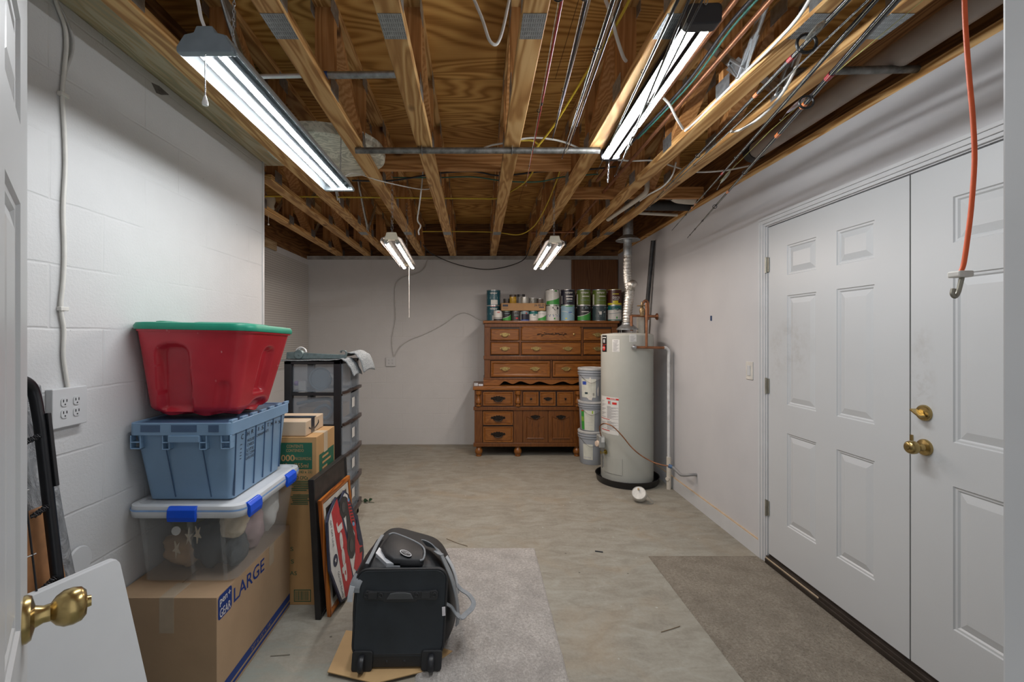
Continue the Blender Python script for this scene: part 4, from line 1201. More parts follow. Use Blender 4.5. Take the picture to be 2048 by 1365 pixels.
# ---- lower dresser
lt = lz(773)
t = thing('dresser', 'lower dark oak dresser on bun feet carrying the other dresser', 'dresser', ((lx(947) + lx(1249)) / 2, 5.65, 0), 'two stacked dressers')
MB().box(lx(946), lx(1250), YL - 0.018, YB - 0.015, lt - 0.046, lt - 0.001).build('top_board', M_OAK, t, bevel=0.008, bseg=3)
MB().box(lx(949), lx(1247), YL + 0.02, YB - 0.02, lz(893), lt - 0.046).box(lx(950), lx(1246), YL + 0.012, YL + 0.02, lz(892), lz(783), 1).build('carcass', [M_OAKZ, M_OAKD], t)  # second box: dark sheet that paints in the shade of the drawer gaps
fr = MB()
fr.box(lx(947), lx(1249), YL - 0.016, YL + 0.02, lz(821), lz(814))
fr.box(lx(947), lx(1249), YL - 0.016, YL + 0.02, lz(893.5), lz(886))
for a, b in ((949, 965), (1027, 1045), (1147, 1165), (1231, 1247)):
    fr.box(lx(a), lx(b), YL + 0.004, YL + 0.02, lz(813), lz(782)); fr.box(lx(a), lx(b), YL - 0.004, YL + 0.02, lz(886), lz(821))
fr.box(lx(965), lx(1231), YL + 0.006, YL + 0.02, lz(783), lz(781))
fr.build('face_frame', M_OAKZ, t, bevel=0.003)
bal = [(0.9, 0), (0.9, 0.08), (0.6, 0.1), (0.55, 0.14), (0.95, 0.2), (1.0, 0.3), (0.8, 0.42), (0.55, 0.55), (0.5, 0.66), (0.7, 0.72), (1.0, 0.78), (1.0, 0.92), (1.0, 1.0)]
for px in (957, 1036, 1156, 1239):
    turned(t, lx(px), YL - 0.002, lz(813), lz(782), 0.034, 'baluster', M_OAK, bal)
foot = [(0.75, 1.0), (0.8, 0.9), (0.65, 0.84), (1.0, 0.66), (1.08, 0.45), (0.9, 0.24), (0.72, 0.18), (0.8, 0.12), (0.75, 0.0)]
for px, yy in ((957.5, YL + 0.03), (1036, YL + 0.03), (1155, YL + 0.03), (1239, YL + 0.03), (962, YB - 0.12), (1222, YB - 0.12)):
    z1 = lz(893.5)
    MB().lathe([(0.044 * a, z1 * b) for a, b in reversed(foot)], (lx(px), yy, 0), (0, 0, 1), 20).build('bun_foot', M_OAK, t, smooth=40)
for a, b in ((965, 1027), (1165, 1231)):
    for c, d in ((783, 813), (822, 851.5), (852.5, 886)):
        o = drawer(t, lx(a), lx(b), lz(d), lz(c), YL, 'groove'); pull(o, lx((a + b) / 2), YL - 0.012, lz((c + d) / 2), M_PULLD, 1.75)
for a, b, kind in ((1045, 1078, 'k'), (1079, 1112, 'p'), (1113, 1147, 'k')):
    o = drawer(t, lx(a), lx(b), lz(813), lz(783), YL, 'groove')
    if kind == 'k': knob_small(o, lx((a + b) / 2), YL - 0.012, lz(797.5), M_PULLD)
    else: pull(o, lx((a + b) / 2), YL - 0.012, lz(798), M_PULLD, 1.05)
for a, b in ((1045, 1096), (1096, 1147)):
    x0, x1, z0, z1 = lx(a) + 0.003, lx(b) - 0.003, lz(885.5), lz(822)
    m = MB(); m.box(x0, x1, YL - 0.004, YL + 0.02, z0, z1)
    ix0, ix1, iz0, iz1 = x0 + 0.045, x1 - 0.045, z0 + 0.05, z1 - 0.085
    n = 10
    arc = [(ix0 + (ix1 - ix0) * k / n, iz1 - 0.038 * math.sin(math.pi * k / n) + 0.02) for k in range(n + 1)]
    poly = [(ix0, iz0), (ix1, iz0)] + arc[::-1]
    cx, cz = (ix0 + ix1) / 2, (iz0 + iz1) / 2
    sc = lambda k: [V((cx + (p - cx) * k, YL - 0.004 - (1 - k) * 0.16, cz + (q - cz) * k)) for p, q in poly]
    m.loft([[V((p, YL - 0.003, q)) for p, q in poly], [V((p, YL - 0.016, q)) for p, q in poly], [V((cx + (p - cx) * 0.93, YL - 0.010, cz + (q - cz) * 0.95)) for p, q in poly]])
    for k in (1, 2): m.box(ix0 + (ix1 - ix0) * k / 3 - 0.0015, ix0 + (ix1 - ix0) * k / 3 + 0.0015, YL - 0.0108, YL - 0.009, iz0 + 0.012, iz1 - 0.03, 1)
    o = m.build('cupboard_door', [M_OAKZ, M_OAKD], t, bevel=0.003)
    pull(o, (x0 + x1) / 2, YL - 0.013, lz(834), M_PULLD, 1.15)
# loose papers and a small grey box on the exposed ledge
o = MB().box(lx(948), lx(956), YL + 0.02, YL + 0.09, lt, lt + 0.032).build('small_carton', mat('grey_card', (0.42, 0.44, 0.46), 0.6), bevel=0.003)
tag(o, 'small grey carton on the left corner of the lower dresser', 'carton')
o = MB().box(lx(957), lx(966), YL + 0.02, YL + 0.08, lt, lt + 0.02).build('small_carton', mat('pale_card', (0.52, 0.54, 0.57), 0.5), bevel=0.003)
tag(o, 'pale flat carton beside the grey one on the lower dresser', 'carton')

# brown panel leaning on the wall behind the cans
o = MB().box(PX(1143, 5.93), XR - 0.012, 5.925, 5.945, 1.62, 2.43).build('hardboard_sheet', wood('brown_hardboard', (0.115, 0.045, 0.016), (0.155, 0.064, 0.024), (0.20, 0.088, 0.035), axis='Z', bands=22, stretch=0.05, dist=1.2, rough=0.5, knots=False))
tag(o, 'tall brown wood panel behind the paint cans in the back corner', 'panel')

# ================================================================ paint cans on the upper dresser
M_TIN = mat('bright_tin', (0.55, 0.55, 0.55), 0.3, 0.9, var=0.15, scale=40)
M_WHITE = mat('white_print', (0.72, 0.72, 0.70), 0.45, var=0.03)
M_CREAMP = mat('cream_print', (0.66, 0.65, 0.52), 0.45, var=0.05)
COLS = {
    'teal': (0.012, 0.085, 0.115), 'white': (0.62, 0.62, 0.59), 'green': (0.045, 0.30, 0.05), 'navy': (0.014, 0.013, 0.028), 'sky': (0.26, 0.42, 0.52),
    'olive': (0.10, 0.15, 0.022), 'black': (0.012, 0.014, 0.016), 'slate': (0.035, 0.06, 0.068), 'brown': (0.075, 0.018, 0.012), 'yellow': (0.62, 0.55, 0.02),
    'tealg': (0.006, 0.13, 0.13), 'bluelid': (0.015, 0.17, 0.36), 'blue': (0.03, 0.10, 0.42), 'red': (0.5, 0.03, 0.03), 'grey': (0.33, 0.33, 0.31), 'dkgrey': (0.05, 0.05, 0.05), 'wash': (0.20, 0.28, 0.30)}
def cm(k): return mat('print_' + k, COLS[k], 0.35, var=0.06, scale=30)


def can(label, px, py0, Y, r, h, bands, lid='dkgrey', deco=None, handle=True, group='paint cans on the dresser', z=None, texts=()):
    """bands: list of (z fraction from, to, colour) wrapped round the tin; deco: extra printed shapes"""
    x, z = PX(px, Y), (PZ(py0, Y) if z is None else z)
    t = thing('paint_can', label, 'paint can', (x, Y, z), group)
    MB().lathe([(r * 0.97, 0), (r, 0.002), (r, h * 0.965), (r * 1.02, h * 0.97), (r * 1.02, h * 0.985)], (x, Y, z), (0, 0, 1), 28).build('can_body', M_TIN, t, smooth=40)
    MB().lathe([(r * 1.03, h * 0.985), (r * 1.03, h), (r * 0.95, h), (r * 0.93, h * 0.975), (r * 0.70, h * 0.975), (0.0005, h * 0.97)], (x, Y, z), (0, 0, 1), 28, caps=False).build('can_lid', cm(lid), t, smooth=40)
    lb = MB(); keys = []
    for a, b, k in bands:
        if k not in keys: keys.append(k)
        lb.lathe([(r * 1.006, h * a), (r * 1.006, h * b)], (x, Y, z), (0, 0, 1), 28, keys.index(k), caps=False)
    f = cyl_fn((x, Y, z), r * 1.014, 0)
    for d in (deco or []):
        k = d[0]
        if k not in keys: keys.append(k)
        if d[1] == 'q': quad_on(lb, lambda a, b: f(a * r, b * h), d[2], d[3], d[4], d[5], keys.index(k), 4)
        elif d[1] == 'swoosh':      # curved boundary: filled from the curve down
            g = [[f(a * r, h * d[2]) for a in (-1.2 + 2.4 * i / 12 for i in range(13))], [f(a * r, h * (d[3] + d[4] * (a + 1.2) ** 2)) for a in (-1.2 + 2.4 * i / 12 for i in range(13))]]
            lb.sheet(g, keys.index(k))
        elif d[1] == 'arc':
            g = [[f(a * r * 1.002, h * (d[2] + d[3] * (a + 1.2) ** 2 + e)) for a in (-1.2 + 2.4 * i / 12 for i in range(13))] for e in (-0.016, 0.016)]
            lb.sheet(g, keys.index(k))
        elif d[1] == 'blob':
            random.seed(hash_(label)); pts = []
            for i in range(14):
                an = math.tau * i / 14; q = random.uniform(0.7, 1.15)
                pts.append(f(r * (d[2] + d[4] * q * math.cos(an)), h * (d[3] + d[5] * q * math.sin(an))))
            lb.add(pts, [tuple(range(14))], keys.index(k))
    for s, size, yy, k in texts:
        if k not in keys: keys.append(k)
        ff = cyl_fn((x, Y, z), r * 1.02, h * yy)
        text_on(lb, s, size, ff, keys.index(k), bold=0.0006)
    lb.build('can_label', [cm(k) for k in keys], t)
    if handle:
        hp = [V((x + r * 1.05 * math.cos(a), Y - r * 0.25 - 0.55 * r * math.sin(a), z + h * 0.86 - h * 0.42 * math.sin(a))) for a in (math.pi * k / 12 for k in range(13))]
        hp = [V((x - s * r * 1.04, Y, z + h * 0.86)) if False else p for p in hp for s in (1,)]
        hw = MB()
        for sx in (-1, 1): hw.lathe([(0.009, 0), (0.009, 0.006), (0.0005, 0.008)], (x + sx * r * 0.99, Y, z + h * 0.86), (sx, 0, 0), 10)
        hw.tube([V((x - r * 1.07, Y + 0.01, z + h * 0.86)), V((x - r * 1.12, Y + 0.04, z + h * 0.6)), V((x - r * 0.9, Y + r * 0.9, z + h * 0.42)), V((x, Y + r * 1.15, z + h * 0.38)), V((x + r * 0.9, Y + r * 0.9, z + h * 0.42)), V((x + r * 1.12, Y + 0.04, z + h * 0.6)), V((x + r * 1.07, Y + 0.01, z + h * 0.86))], 0.0016, 5)
        hw.build('wire_handle', M_TIN, t, smooth=60)
    return t


def hash_(s): return sum(ord(c) * (i + 1) for i, c in enumerate(s))


YC = 5.60
zT = top_z
gz = PZ(642, YU)
RG, HG = 0.0845, 0.193
z2 = zT + HG
V1 = [('valspar', 0.036, 0.80, 'white')]
full = lambda k: [(0.03, 0.96, k)]
can('teal paint can with a pale square, topmost at the left end', 987, 0, 5.665, RG, HG, full('teal'), 'teal', [('wash', 'q', -1.1, 1.1, 0.42, 0.56), ('white', 'q', -0.42, 0.62, 0.06, 0.36), ('wash', 'q', -1.1, 1.0, 0.60, 0.64)], z=z2, texts=V1)
can('teal paint can at the left end, under the other teal can', 987, 0, 5.665, RG, HG, full('teal'), 'white', [('wash', 'q', -1.1, 1.1, 0.42, 0.52), ('white', 'q', -0.2, 0.5, 0.06, 0.36), ('red', 'q', -0.5, 0.3, 0.93, 0.96)], z=zT, texts=V1)
can('half white, half green paint can, topmost above the dripped white can', 1105, 0, YC, RG, HG, full('white'), 'dkgrey', [('green', 'swoosh', 0.05, 0.26, 0.045), ('white', 'arc', 0.28, 0.045), ('green', 'blob', 0.35, 0.90, 0.25, 0.06)], z=z2)
can('white paint can with dark drips and a blue wave', 1105, 0, YC, RG, HG, full('white'), 'green', [('black', 'blob', 0.35, 0.82, 0.55, 0.14), ('black', 'q', 0.55, 0.6, 0.45, 0.75), ('blue', 'q', -1.1, 1.1, 0.27, 0.36), ('wash', 'q', -0.9, 0.8, 0.36, 0.42), ('green', 'q', 0.05, 0.25, 0.10, 0.20)], z=zT)
can('dark navy paint can with white lettering, topmost', 1135.5, 0, YC, RG, HG, full('navy'), 'dkgrey', [('white', 'q', -0.45, 0.6, 0.52, 0.60), ('white', 'q', -0.4, 0.5, 0.34, 0.43), ('wash', 'q', -0.3, 0.5, 0.22, 0.27), ('white', 'q', -1.25, -1.1, 0.08, 0.6)], z=z2, texts=V1)
can('light blue paint can with a lime top edge', 1135.5, 0, YC, RG, HG, full('sky'), 'green', [('green', 'q', -0.5, 0.6, 0.90, 0.96), ('blue', 'q', -0.1, 0.4, 0.50, 0.56), ('yellow', 'blob', -0.4, 0.16, 0.16, 0.05), ('white', 'arc', 0.62, -0.06)], z=zT)
can('olive green paint can with a blue lid, left of its twin', 1167, 0, YC, RG, HG, full('olive'), 'bluelid', [('white', 'q', -0.4, 0.7, 0.53, 0.59), ('wash', 'q', -0.6, 0.7, 0.30, 0.33), ('white', 'q', -1.5, -1.15, 0.04, 0.70)], z=z2, texts=V1)
can('black and green paint can under the olive can with the blue lid', 1167, 0, YC, RG, HG, full('black'), 'white', [('green', 'swoosh', 0.05, 0.28, 0.06), ('white', 'arc', 0.30, 0.06), ('wash', 'blob', 0.0, 0.84, 0.5, 0.09), ('white', 'q', -0.5, 0.6, 0.56, 0.61)], z=zT)
can('olive green paint can right of its twin, next to the brown can', 1198.5, 0, YC, RG, HG, full('olive'), 'bluelid', [('white', 'q', -0.3, 0.8, 0.53, 0.59), ('wash', 'q', -0.5, 0.8, 0.30, 0.33), ('white', 'q', -1.4, -1.05, 0.04, 0.70)], z=z2, texts=V1)
can('dark slate paint can with a pale spill down its front', 1198.5, 0, YC, RG, HG, full('slate'), 'white', [('wash', 'blob', 0, 0.86, 0.9, 0.10), ('white', 'blob', 0.1, 0.58, 0.6, 0.08), ('white', 'q', -0.25, 0.1, 0.40, 0.60), ('wash', 'q', -0.8, 0.8, 0.36, 0.38), ('wash', 'q', -0.8, 0.8, 0.28, 0.30)], z=zT)
can('brown paint can with yellow rim and yellow foot', 1229, 0, YC, RG, HG, [(0.03, 0.14, 'yellow'), (0.14, 0.96, 'brown')], 'yellow', [('yellow', 'q', -0.55, 0.25, 0.14, 0.28), ('yellow', 'q', -0.6, 0.35, 0.68, 0.73)], z=z2, texts=[('DECK', 0.036, 0.47, 'white'), ('WOOD', 0.016, 0.34, 'white')])
can('white and dark teal paint can under the brown can', 1229, 0, YC, RG, HG, [(0.03, 0.09, 'tealg'), (0.09, 0.70, 'white'), (0.70, 0.96, 'tealg')], 'dkgrey', [('black', 'blob', -0.1, 0.76, 0.7, 0.14), ('white', 'blob', 0.1, 0.68, 0.5, 0.09), ('wash', 'arc', 0.46, 0.02), ('green', 'q', -0.05, 0.15, 0.15, 0.27)], z=zT)
RQ, HQ = 0.053, 0.118
YQ = 5.53
qd = dict(handle=False, z=zT, group='small tins on the dresser')
can('small white tin with a red emblem, in front of the teal cans', 996, 0, 5.535, RQ, HQ + 0.008, [(0.03, 0.22, 'dkgrey'), (0.22, 0.30, 'white'), (0.30, 0.34, 'dkgrey'), (0.34, 0.96, 'white')], 'white', [('red', 'blob', 0.05, 0.82, 0.35, 0.08)], **qd)
can('small black and green tin next to the white tin with red emblem', 1013.5, 0, YQ, RQ, HQ, full('black'), 'green', [('green', 'swoosh', 0.05, 0.25, 0.07), ('white', 'arc', 0.28, 0.07), ('wash', 'q', -0.6, 0.6, 0.72, 0.78)], **qd)
can('small black tin with a red dot', 1031.5, 0, YQ, RQ, HQ, full('dkgrey'), 'grey', [('red', 'blob', 0.2, 0.26, 0.3, 0.09), ('wash', 'q', -0.5, 0.6, 0.55, 0.62), ('grey', 'blob', 0, 0.82, 0.6, 0.07)], **qd)
can('small dark tin with a blue foot', 1049.5, 0, YQ, RQ, HQ, [(0.03, 0.12, 'blue'), (0.12, 0.70, 'navy'), (0.70, 0.96, 'wash')], 'blue', [('white', 'q', -1.4, -1.0, 0.1, 0.95), ('red', 'blob', 0.3, 0.78, 0.2, 0.07)], **qd)
can('small white tin with a teal top band', 1067, 0, YQ, RQ, HQ, [(0.03, 0.70, 'white'), (0.70, 0.96, 'tealg')], 'tealg', [('tealg', 'q', -0.2, 0.4, 0.55, 0.66), ('wash', 'q', -0.6, 0.6, 0.30, 0.33)], **qd)
can('small white and green tin, last of the small tins', 1084, 0, YQ, RQ, HQ, full('white'), 'green', [('green', 'swoosh', 0.05, 0.26, 0.07), ('white', 'arc', 0.29, 0.07), ('wash', 'q', -0.7, 0.6, 0.70, 0.74)], **qd)

# shallow cardboard tray standing on the small tins
M_CARDL = mat('tan_corrugated_card', (0.36, 0.21, 0.095), 0.75, var=0.08, scale=12, bump=0.1, bscale=60)
M_INKB = mat('blue_grey_ink', (0.03, 0.035, 0.06), 0.6)
tz = zT + HQ + 0.002
xa, xb, ya, yb, hh = PX(1002, 5.48), PX(1091.5, 5.48), 5.475, 5.70, 0.094
t = thing('cardboard_tray', 'open tan cardboard tray resting on the small tins', 'tray', ((xa + xb) / 2, (ya + yb) / 2, tz))
m = MB(); w = 0.004
m.box(xa, xb, ya, yb, tz, tz + w)
for b in ((xa, xb, ya, ya + w), (xa, xb, yb - w, yb), (xa, xa + w, ya, yb), (xb - w, xb, ya, yb)): m.box(b[0], b[1], b[2], b[3], tz, tz + hh)
m.build('tray_shell', M_CARDL, t)
m = MB(); f = plane_fn((xa, ya, tz), (1, 0, 0), (0, 0, 1))
quad_on(m, f, 0.02, 0.085, 0.052, 0.078); quad_on(m, f, 0.46, 0.52, 0.038, 0.05); quad_on(m, f, 0.02, 0.09, 0.030, 0.033)
text_on(m, '26 00 05', 0.036, plane_fn((xa + 0.465, ya, tz + 0.068), (1, 0, 0), (0, 0, 1)), bold=0.0005)
o = m.build('lettering', M_INKB, t)


def jar(label, px, Y, r, h, colb, coll, lidh=0.018, extra=None):
    x = PX(px, Y); z = tz + w + 0.001; h *= 1.12
    t = thing('paint_tin', label, 'tin', (x, Y, z), 'odd tins in the cardboard tray')
    MB().lathe([(r * 0.96, 0), (r, 0.004), (r, h - lidh), (r * 0.98, h - lidh)], (x, Y, z), (0, 0, 1), 22).build('tin_body', colb, t, smooth=40)
    MB().lathe([(r * 1.03, h - lidh), (r * 1.04, h), (r * 0.9, h), (r * 0.88, h - 0.006), (0.0005, h - 0.006)], (x, Y, z), (0, 0, 1), 22).build('tin_lid', coll, t, smooth=40)
    if extra: MB().tube(curve_pts([(x - r, Y - r * .3, z + h * 0.8), (x - r * 1.1, Y - r, z + h * 0.5), (x - r * 0.2, Y - r * 1.1, z + h * 0.82), (x + r, Y - r * .3, z + h * 0.9)]), 0.0018, 5).build('wire_handle', M_TIN, t)


jar('dark brown tin at the left in the cardboard tray', 1014, 5.62, 0.045, 0.135, mat('dark_brown_tin', (0.05, 0.035, 0.025), 0.4), cm('dkgrey'))
jar('amber glass jar with a dark lid in the cardboard tray', 1026, 5.55, 0.043, 0.175, mat('amber_jar', (0.42, 0.25, 0.02), 0.2, var=0.35, scale=25), mat('dark_brown_tin', (0.05, 0.035, 0.025)), 0.026)
jar('tall grey tin with a loose dark lid in the cardboard tray', 1042, 5.63, 0.048, 0.185, cm('grey'), cm('dkgrey'), 0.03)
jar('plain silver-white tin at the middle of the cardboard tray', 1049.5, 5.55, 0.048, 0.150, mat('plain_pale_tin', (0.48, 0.48, 0.44), 0.3, 0.5), M_TIN, 0.006)
jar('grey tin with a wire handle in the cardboard tray', 1066, 5.56, 0.047, 0.140, mat('dull_tin', (0.26, 0.26, 0.24), 0.4, 0.5, var=0.3), M_TIN, 0.006, True)
jar('brown-grey tin at the right in the cardboard tray', 1080, 5.60, 0.042, 0.135, mat('rusty_grey_tin', (0.16, 0.13, 0.11), 0.5, 0.3, var=0.4), M_TIN, 0.006)

# ================================================================ plastic paint buckets
M_BUCK = mat('grey_bucket_plastic', (0.34, 0.37, 0.41), 0.45, var=0.05, scale=6)
M_BUCKL = mat('grey_bucket_lid', (0.46, 0.47, 0.47), 0.5, var=0.16, scale=14)
M_SPLAT = mat('dried_white_paint', (0.68, 0.66, 0.61), 0.6, var=0.06, bump=0.3, bscale=60)
M_LABELG = mat('pale_label_paper', (0.60, 0.62, 0.55), 0.55, var=0.06)


def bucket(label, cx, cy, z, h, decor, lid=True):
    t = thing('paint_bucket', label, 'bucket', (cx, cy, z), 'grey paint buckets stacked by the water heater')
    rt, rb = 0.147, 0.131
    R = lambda f: rb + (rt - rb) * f
    pr = [(rb * 0.97, 0.0), (rb, 0.006), (R(.78), h * .78), (R(.78) + 0.008, h * .785), (R(.8) + 0.008, h * .80), (R(.8), h * .805), (R(.85), h * .85), (R(.85) + 0.010, h * .855), (R(.9) + 0.010, h * .885), (R(.9), h * .89), (R(.94), h * .945)]
    MB().lathe(pr, (cx, cy, z), (0, 0, 1), 40).build('bucket_body', M_BUCK, t, smooth=35)
    MB().lathe([(rt + 0.002, h * .93), (rt + 0.008, h * .935), (rt + 0.008, h * .985), (rt, h), (rt - 0.014, h), (rt - 0.018, h * .975), (0.0005, h * .975)], (cx, cy, z), (0, 0, 1), 40, caps=False).build('bucket_lid', M_BUCKL, t, smooth=35)
    bp = [V((cx - rt - 0.01, cy, z + h * .84)), V((cx - rt * 0.6, cy - rt * 0.95, z + h * 0.62)), V((cx - 0.02, cy - rt * 1.03, z + h * 0.57)), V((cx + rt * 0.7, cy - rt * 0.85, z + h * 0.78)), V((cx + rt + 0.008, cy, z + h * .86))]
    MB().tube(curve_pts(bp), 0.0022, 6).build('wire_handle', mat('bucket_wire', (0.25, 0.25, 0.25), 0.4, 0.8), t, smooth=60)
    f = lambda a, b: V((cx + (R(b) + 0.0015) * math.sin(a), cy - (R(b) + 0.0015) * math.cos(a), z + h * b))
    m = MB(); ms = []
    for d in decor:
        if d[1] not in ms: ms.append(d[1])
        k = ms.index(d[1])
        if d[0] == 'q': m.sheet([[f(d[2] + (d[3] - d[2]) * i / 6, b) for i in range(7)] for b in (d[4], d[5])], k)
        else:
            random.seed(hash_(label) + len(ms)); n = 16
            m.add([f(d[2] + d[4] * random.uniform(.6, 1.15) * math.cos(math.tau * i / n), d[3] + d[5] * random.uniform(.6, 1.15) * math.sin(math.tau * i / n)) for i in range(n)], [tuple(range(n))], k)
    if decor: m.build('bucket_label', ms, t)


bx, by = 1.272, 5.135
bucket('grey paint bucket at the bottom of the stack', bx, by, 0, 0.372, [('q', M_LABELG, -0.95, -0.15, 0.16, 0.62), ('q', M_BUCKL, -0.9, -0.3, 0.2, 0.24)])
bucket('grey paint bucket with a green and cream label, middle of the stack', bx + 0.004, by, 0.373, 0.330, [('q', M_LABELG, -0.9, -0.05, 0.03, 0.70), ('q', cm('green'), -1.2, -0.88, 0.04, 0.70), ('q', mat('print_lime', (0.30, 0.48, 0.05), 0.4), -1.2, -0.92, 0.32, 0.48), ('q', mat('print_lime', (0.3, 0.48, 0.05)), -0.25, -0.15, 0.60, 0.70), ('q', cm('red'), -1.15, -0.95, 0.66, 0.70), ('q', M_BUCKL, -0.78, -0.15, 0.30, 0.31), ('q', M_BUCKL, -0.78, -0.15, 0.20, 0.21)])
bucket('paint-splattered grey bucket on top of the stack', bx - 0.002, by - 0.004, 0.704, 0.372, [('q', M_LABELG, -1.1, 0.1, 0.12, 0.68), ('q', mat('blue_badge', (0.02, 0.06, 0.35), 0.4), -1.0, -0.65, 0.50, 0.60), ('b', M_SPLAT, -0.35, 0.12, 0.25, 0.11), ('b', M_SPLAT, -0.35, 0.62, 0.10, 0.13), ('b', M_SPLAT, 0.3, 0.30, 0.07, 0.20), ('b', M_SPLAT, -0.7, 0.30, 0.35, 0.05), ('q', cm('slate'), -0.8, -0.55, 0.22, 0.28), ('q', cm('grey'), -0.15, 0.0, 0.18, 0.26)])

# ================================================================ water heater in its black drip pan
hx, hy, hr = 1.462, 4.49, 0.249
M_TANK = mat('grey_green_tank_enamel', (0.40, 0.41, 0.375), 0.4, var=0.05, scale=3)
M_PAN = mat('black_plastic_pan', (0.012, 0.012, 0.013), 0.38)
o = MB().lathe([(0.0005, 0.0), (0.288, 0.0), (0.300, 0.060), (0.306, 0.066), (0.303, 0.070), (0.296, 0.066), (0.285, 0.008), (0.0005, 0.008)], (hx, hy, 0), (0, 0, 1), 60).build('drip_pan', M_PAN, smooth=35)
tag(o, 'round black plastic drip pan under the water heater', 'pan')
H0, H1 = 0.035, 1.452
t = thing('water_heater', 'tall grey-green water heater tank in the black drip pan', 'water heater', (hx, hy, 0.009))
MB().lathe([(hr * 0.95, 0.009), (hr * 0.95, H0), (hr, H0 + 0.006), (hr, H1 - 0.012), (hr - 0.012, H1), (hr * 0.5, H1 + 0.012), (0.0005, H1 + 0.014)], (hx, hy, 0), (0, 0, 1), 64).build('tank', M_TANK, t, smooth=30)
hf = lambda a, z: V((hx + (hr + 0.0015) * math.sin(a), hy - (hr + 0.0015) * math.cos(a), z))
# angle on the tank that meets a picture column
def tank_a(px):
    best = min(range(-95, 70), key=lambda d: abs(VX + FPX * (hx + hr * math.sin(math.radians(d))) / (hy - hr * math.cos(math.radians(d))) - px))
    return math.radians(best)


def tank_z(py, a): return EYE + (VY - py) * (hy - hr * math.cos(a)) / FPX


def sticker(px0, px1, py0, py1, m, name, extra=(), lift=0.0):
    a0, a1 = tank_a(px0), tank_a(px1); am = (a0 + a1) / 2
    z1, z0 = tank_z(py0, am), tank_z(py1, am)
    g = lambda u, v: hf(a0 + (a1 - a0) * u, z0 + (z1 - z0) * v) + V((math.sin(am), -math.cos(am), 0)) * lift
    mb = MB(); mb.sheet([[g(i / 8, v) for i in range(9)] for v in (0, 1)], 0); ms = [m]
    for k, (u0, u1, v0, v1, mm) in enumerate(extra):
        if mm not in ms: ms.append(mm)
        mb.sheet([[g(u0 + (u1 - u0) * i / 4, v) + V((math.sin(am), -math.cos(am), 0)) * 0.0012 for i in range(5)] for v in (v0, v1)], ms.index(mm))
    return mb, ms, g, am


M_STICK = mat('white_sticker', (0.62, 0.63, 0.61), 0.5, var=0.03)
M_INK = mat('grey_print', (0.36, 0.36, 0.37), 0.6)
M_REDP = mat('red_print', (0.55, 0.035, 0.03), 0.5)
mb, ms, g, am = sticker(1205, 1213.5, 671, 704, mat('black_badge', (0.012, 0.012, 0.012), 0.35), 'b', [(0.1, 0.9, 0.84, 0.89, M_STICK), (0.3, 0.7, 0.55, 0.75, M_INK), (0.05, 0.95, 0.43, 0.45, M_REDP)])
c = V(g(0.5, 0.22)); n = V((math.sin(am), -math.cos(am), 0)); u = V((math.cos(am), math.sin(am), 0))
ms += [M_REDP] if M_REDP not in ms else []
mb.add([c + n * 0.002 + u * 0.024 * math.cos(k * math.tau / 24) + V((0, 0, 0.024 * math.sin(k * math.tau / 24))) for k in range(24)], [tuple(range(24))], ms.index(M_REDP))
text_on(mb, 'Rheem', 0.015, lambda x, y: c + n * 0.0035 + u * x + V((0, 0, y + 0.004)), ms.index(M_STICK), bold=0.0002)
mb.build('brand_badge', ms, t)
lines = lambda n, v0, v1, u0=0.1, u1=0.9: [(u0, u1 - 0.1 * ((k * 7) % 4), v0 + (v1 - v0) * k / n, v0 + (v1 - v0) * (k + 0.45) / n, M_INK) for k in range(n)]
mb, ms, g, am = sticker(1225, 1239, 679.5, 704.5, M_STICK, 's', [(0.2, 0.8, 0.86, 0.93, M_INK)] + lines(12, 0.06, 0.82)); mb.build('rating_sticker', ms, t)
mb, ms, g, am = sticker(1258.5, 1273, 668.5, 684.5, M_STICK, 's', [(0.05, 0.95, 0.84, 0.92, M_STICK)] + lines(7, 0.08, 0.78)); mb.build('small_sticker', ms, t)
mb, ms, g, am = sticker(1203.8, 1237.5, 794, 868, M_STICK, 's', [(0.42, 1.0, 0.93, 0.975, M_REDP), (0.50, 0.66, 0.80, 0.90, M_INK), (0.52, 0.60, 0.82, 0.88, M_REDP), (0.72, 0.92, 0.81, 0.87, M_REDP), (0.0, 0.6, 0.385, 0.40, M_REDP), (0.05, 0.6, 0.08, 0.10, M_REDP)]
     + lines(18, 0.42, 0.76, 0.45, 0.98) + lines(14, 0.12, 0.36, 0.45, 0.98) + lines(16, 0.44, 0.9, 0.05, 0.38) + lines(10, 0.14, 0.34, 0.05, 0.38))
am2 = tank_a(1226)
cc = V(g(0.72, 0.952))
text_on(mb, 'DANGER', 0.016, lambda x, y: hf(am2 + x / hr, cc.z + y) + V((math.sin(am2), -math.cos(am2), 0)) * 0.003, 0, bold=0.0004)
mb.build('warning_label', ms, t)
# access cover, drain valve, gas control
a0, a1 = tank_a(1208), tank_a(1245)
z1, z0 = 0.27, 0.115
MB().loft([[hf(a0 + (a1 - a0) * i / 10, z) + V((0, 0, 0)) for i in range(11)] + [hf(a0 + (a1 - a0) * i / 10, z) + V((math.sin(a0), -math.cos(a0), 0)) * 0.004 for i in range(10, -1, -1)] for z in (z0, z1)]).build('access_cover', M_TANK, t)
ad = tank_a(1212); p = hf(ad, 0.305); nn = V((math.sin(ad), -math.cos(ad), 0))
dv = MB().lathe([(0.024, 0), (0.024, 0.005), (0.011, 0.006), (0.011, 0.03), (0.016, 0.032), (0.016, 0.055), (0.0005, 0.056)], p, nn, 16)
dv.build('drain_valve', mat('brass_drain_valve', (0.36, 0.27, 0.06), 0.35, 0.8, var=0.4, scale=60), t, smooth=45)
ag = tank_a(1203); pg_ = V((PX(1201, hy - 0.06), hy - 0.10, PZ(882, hy - 0.08)))
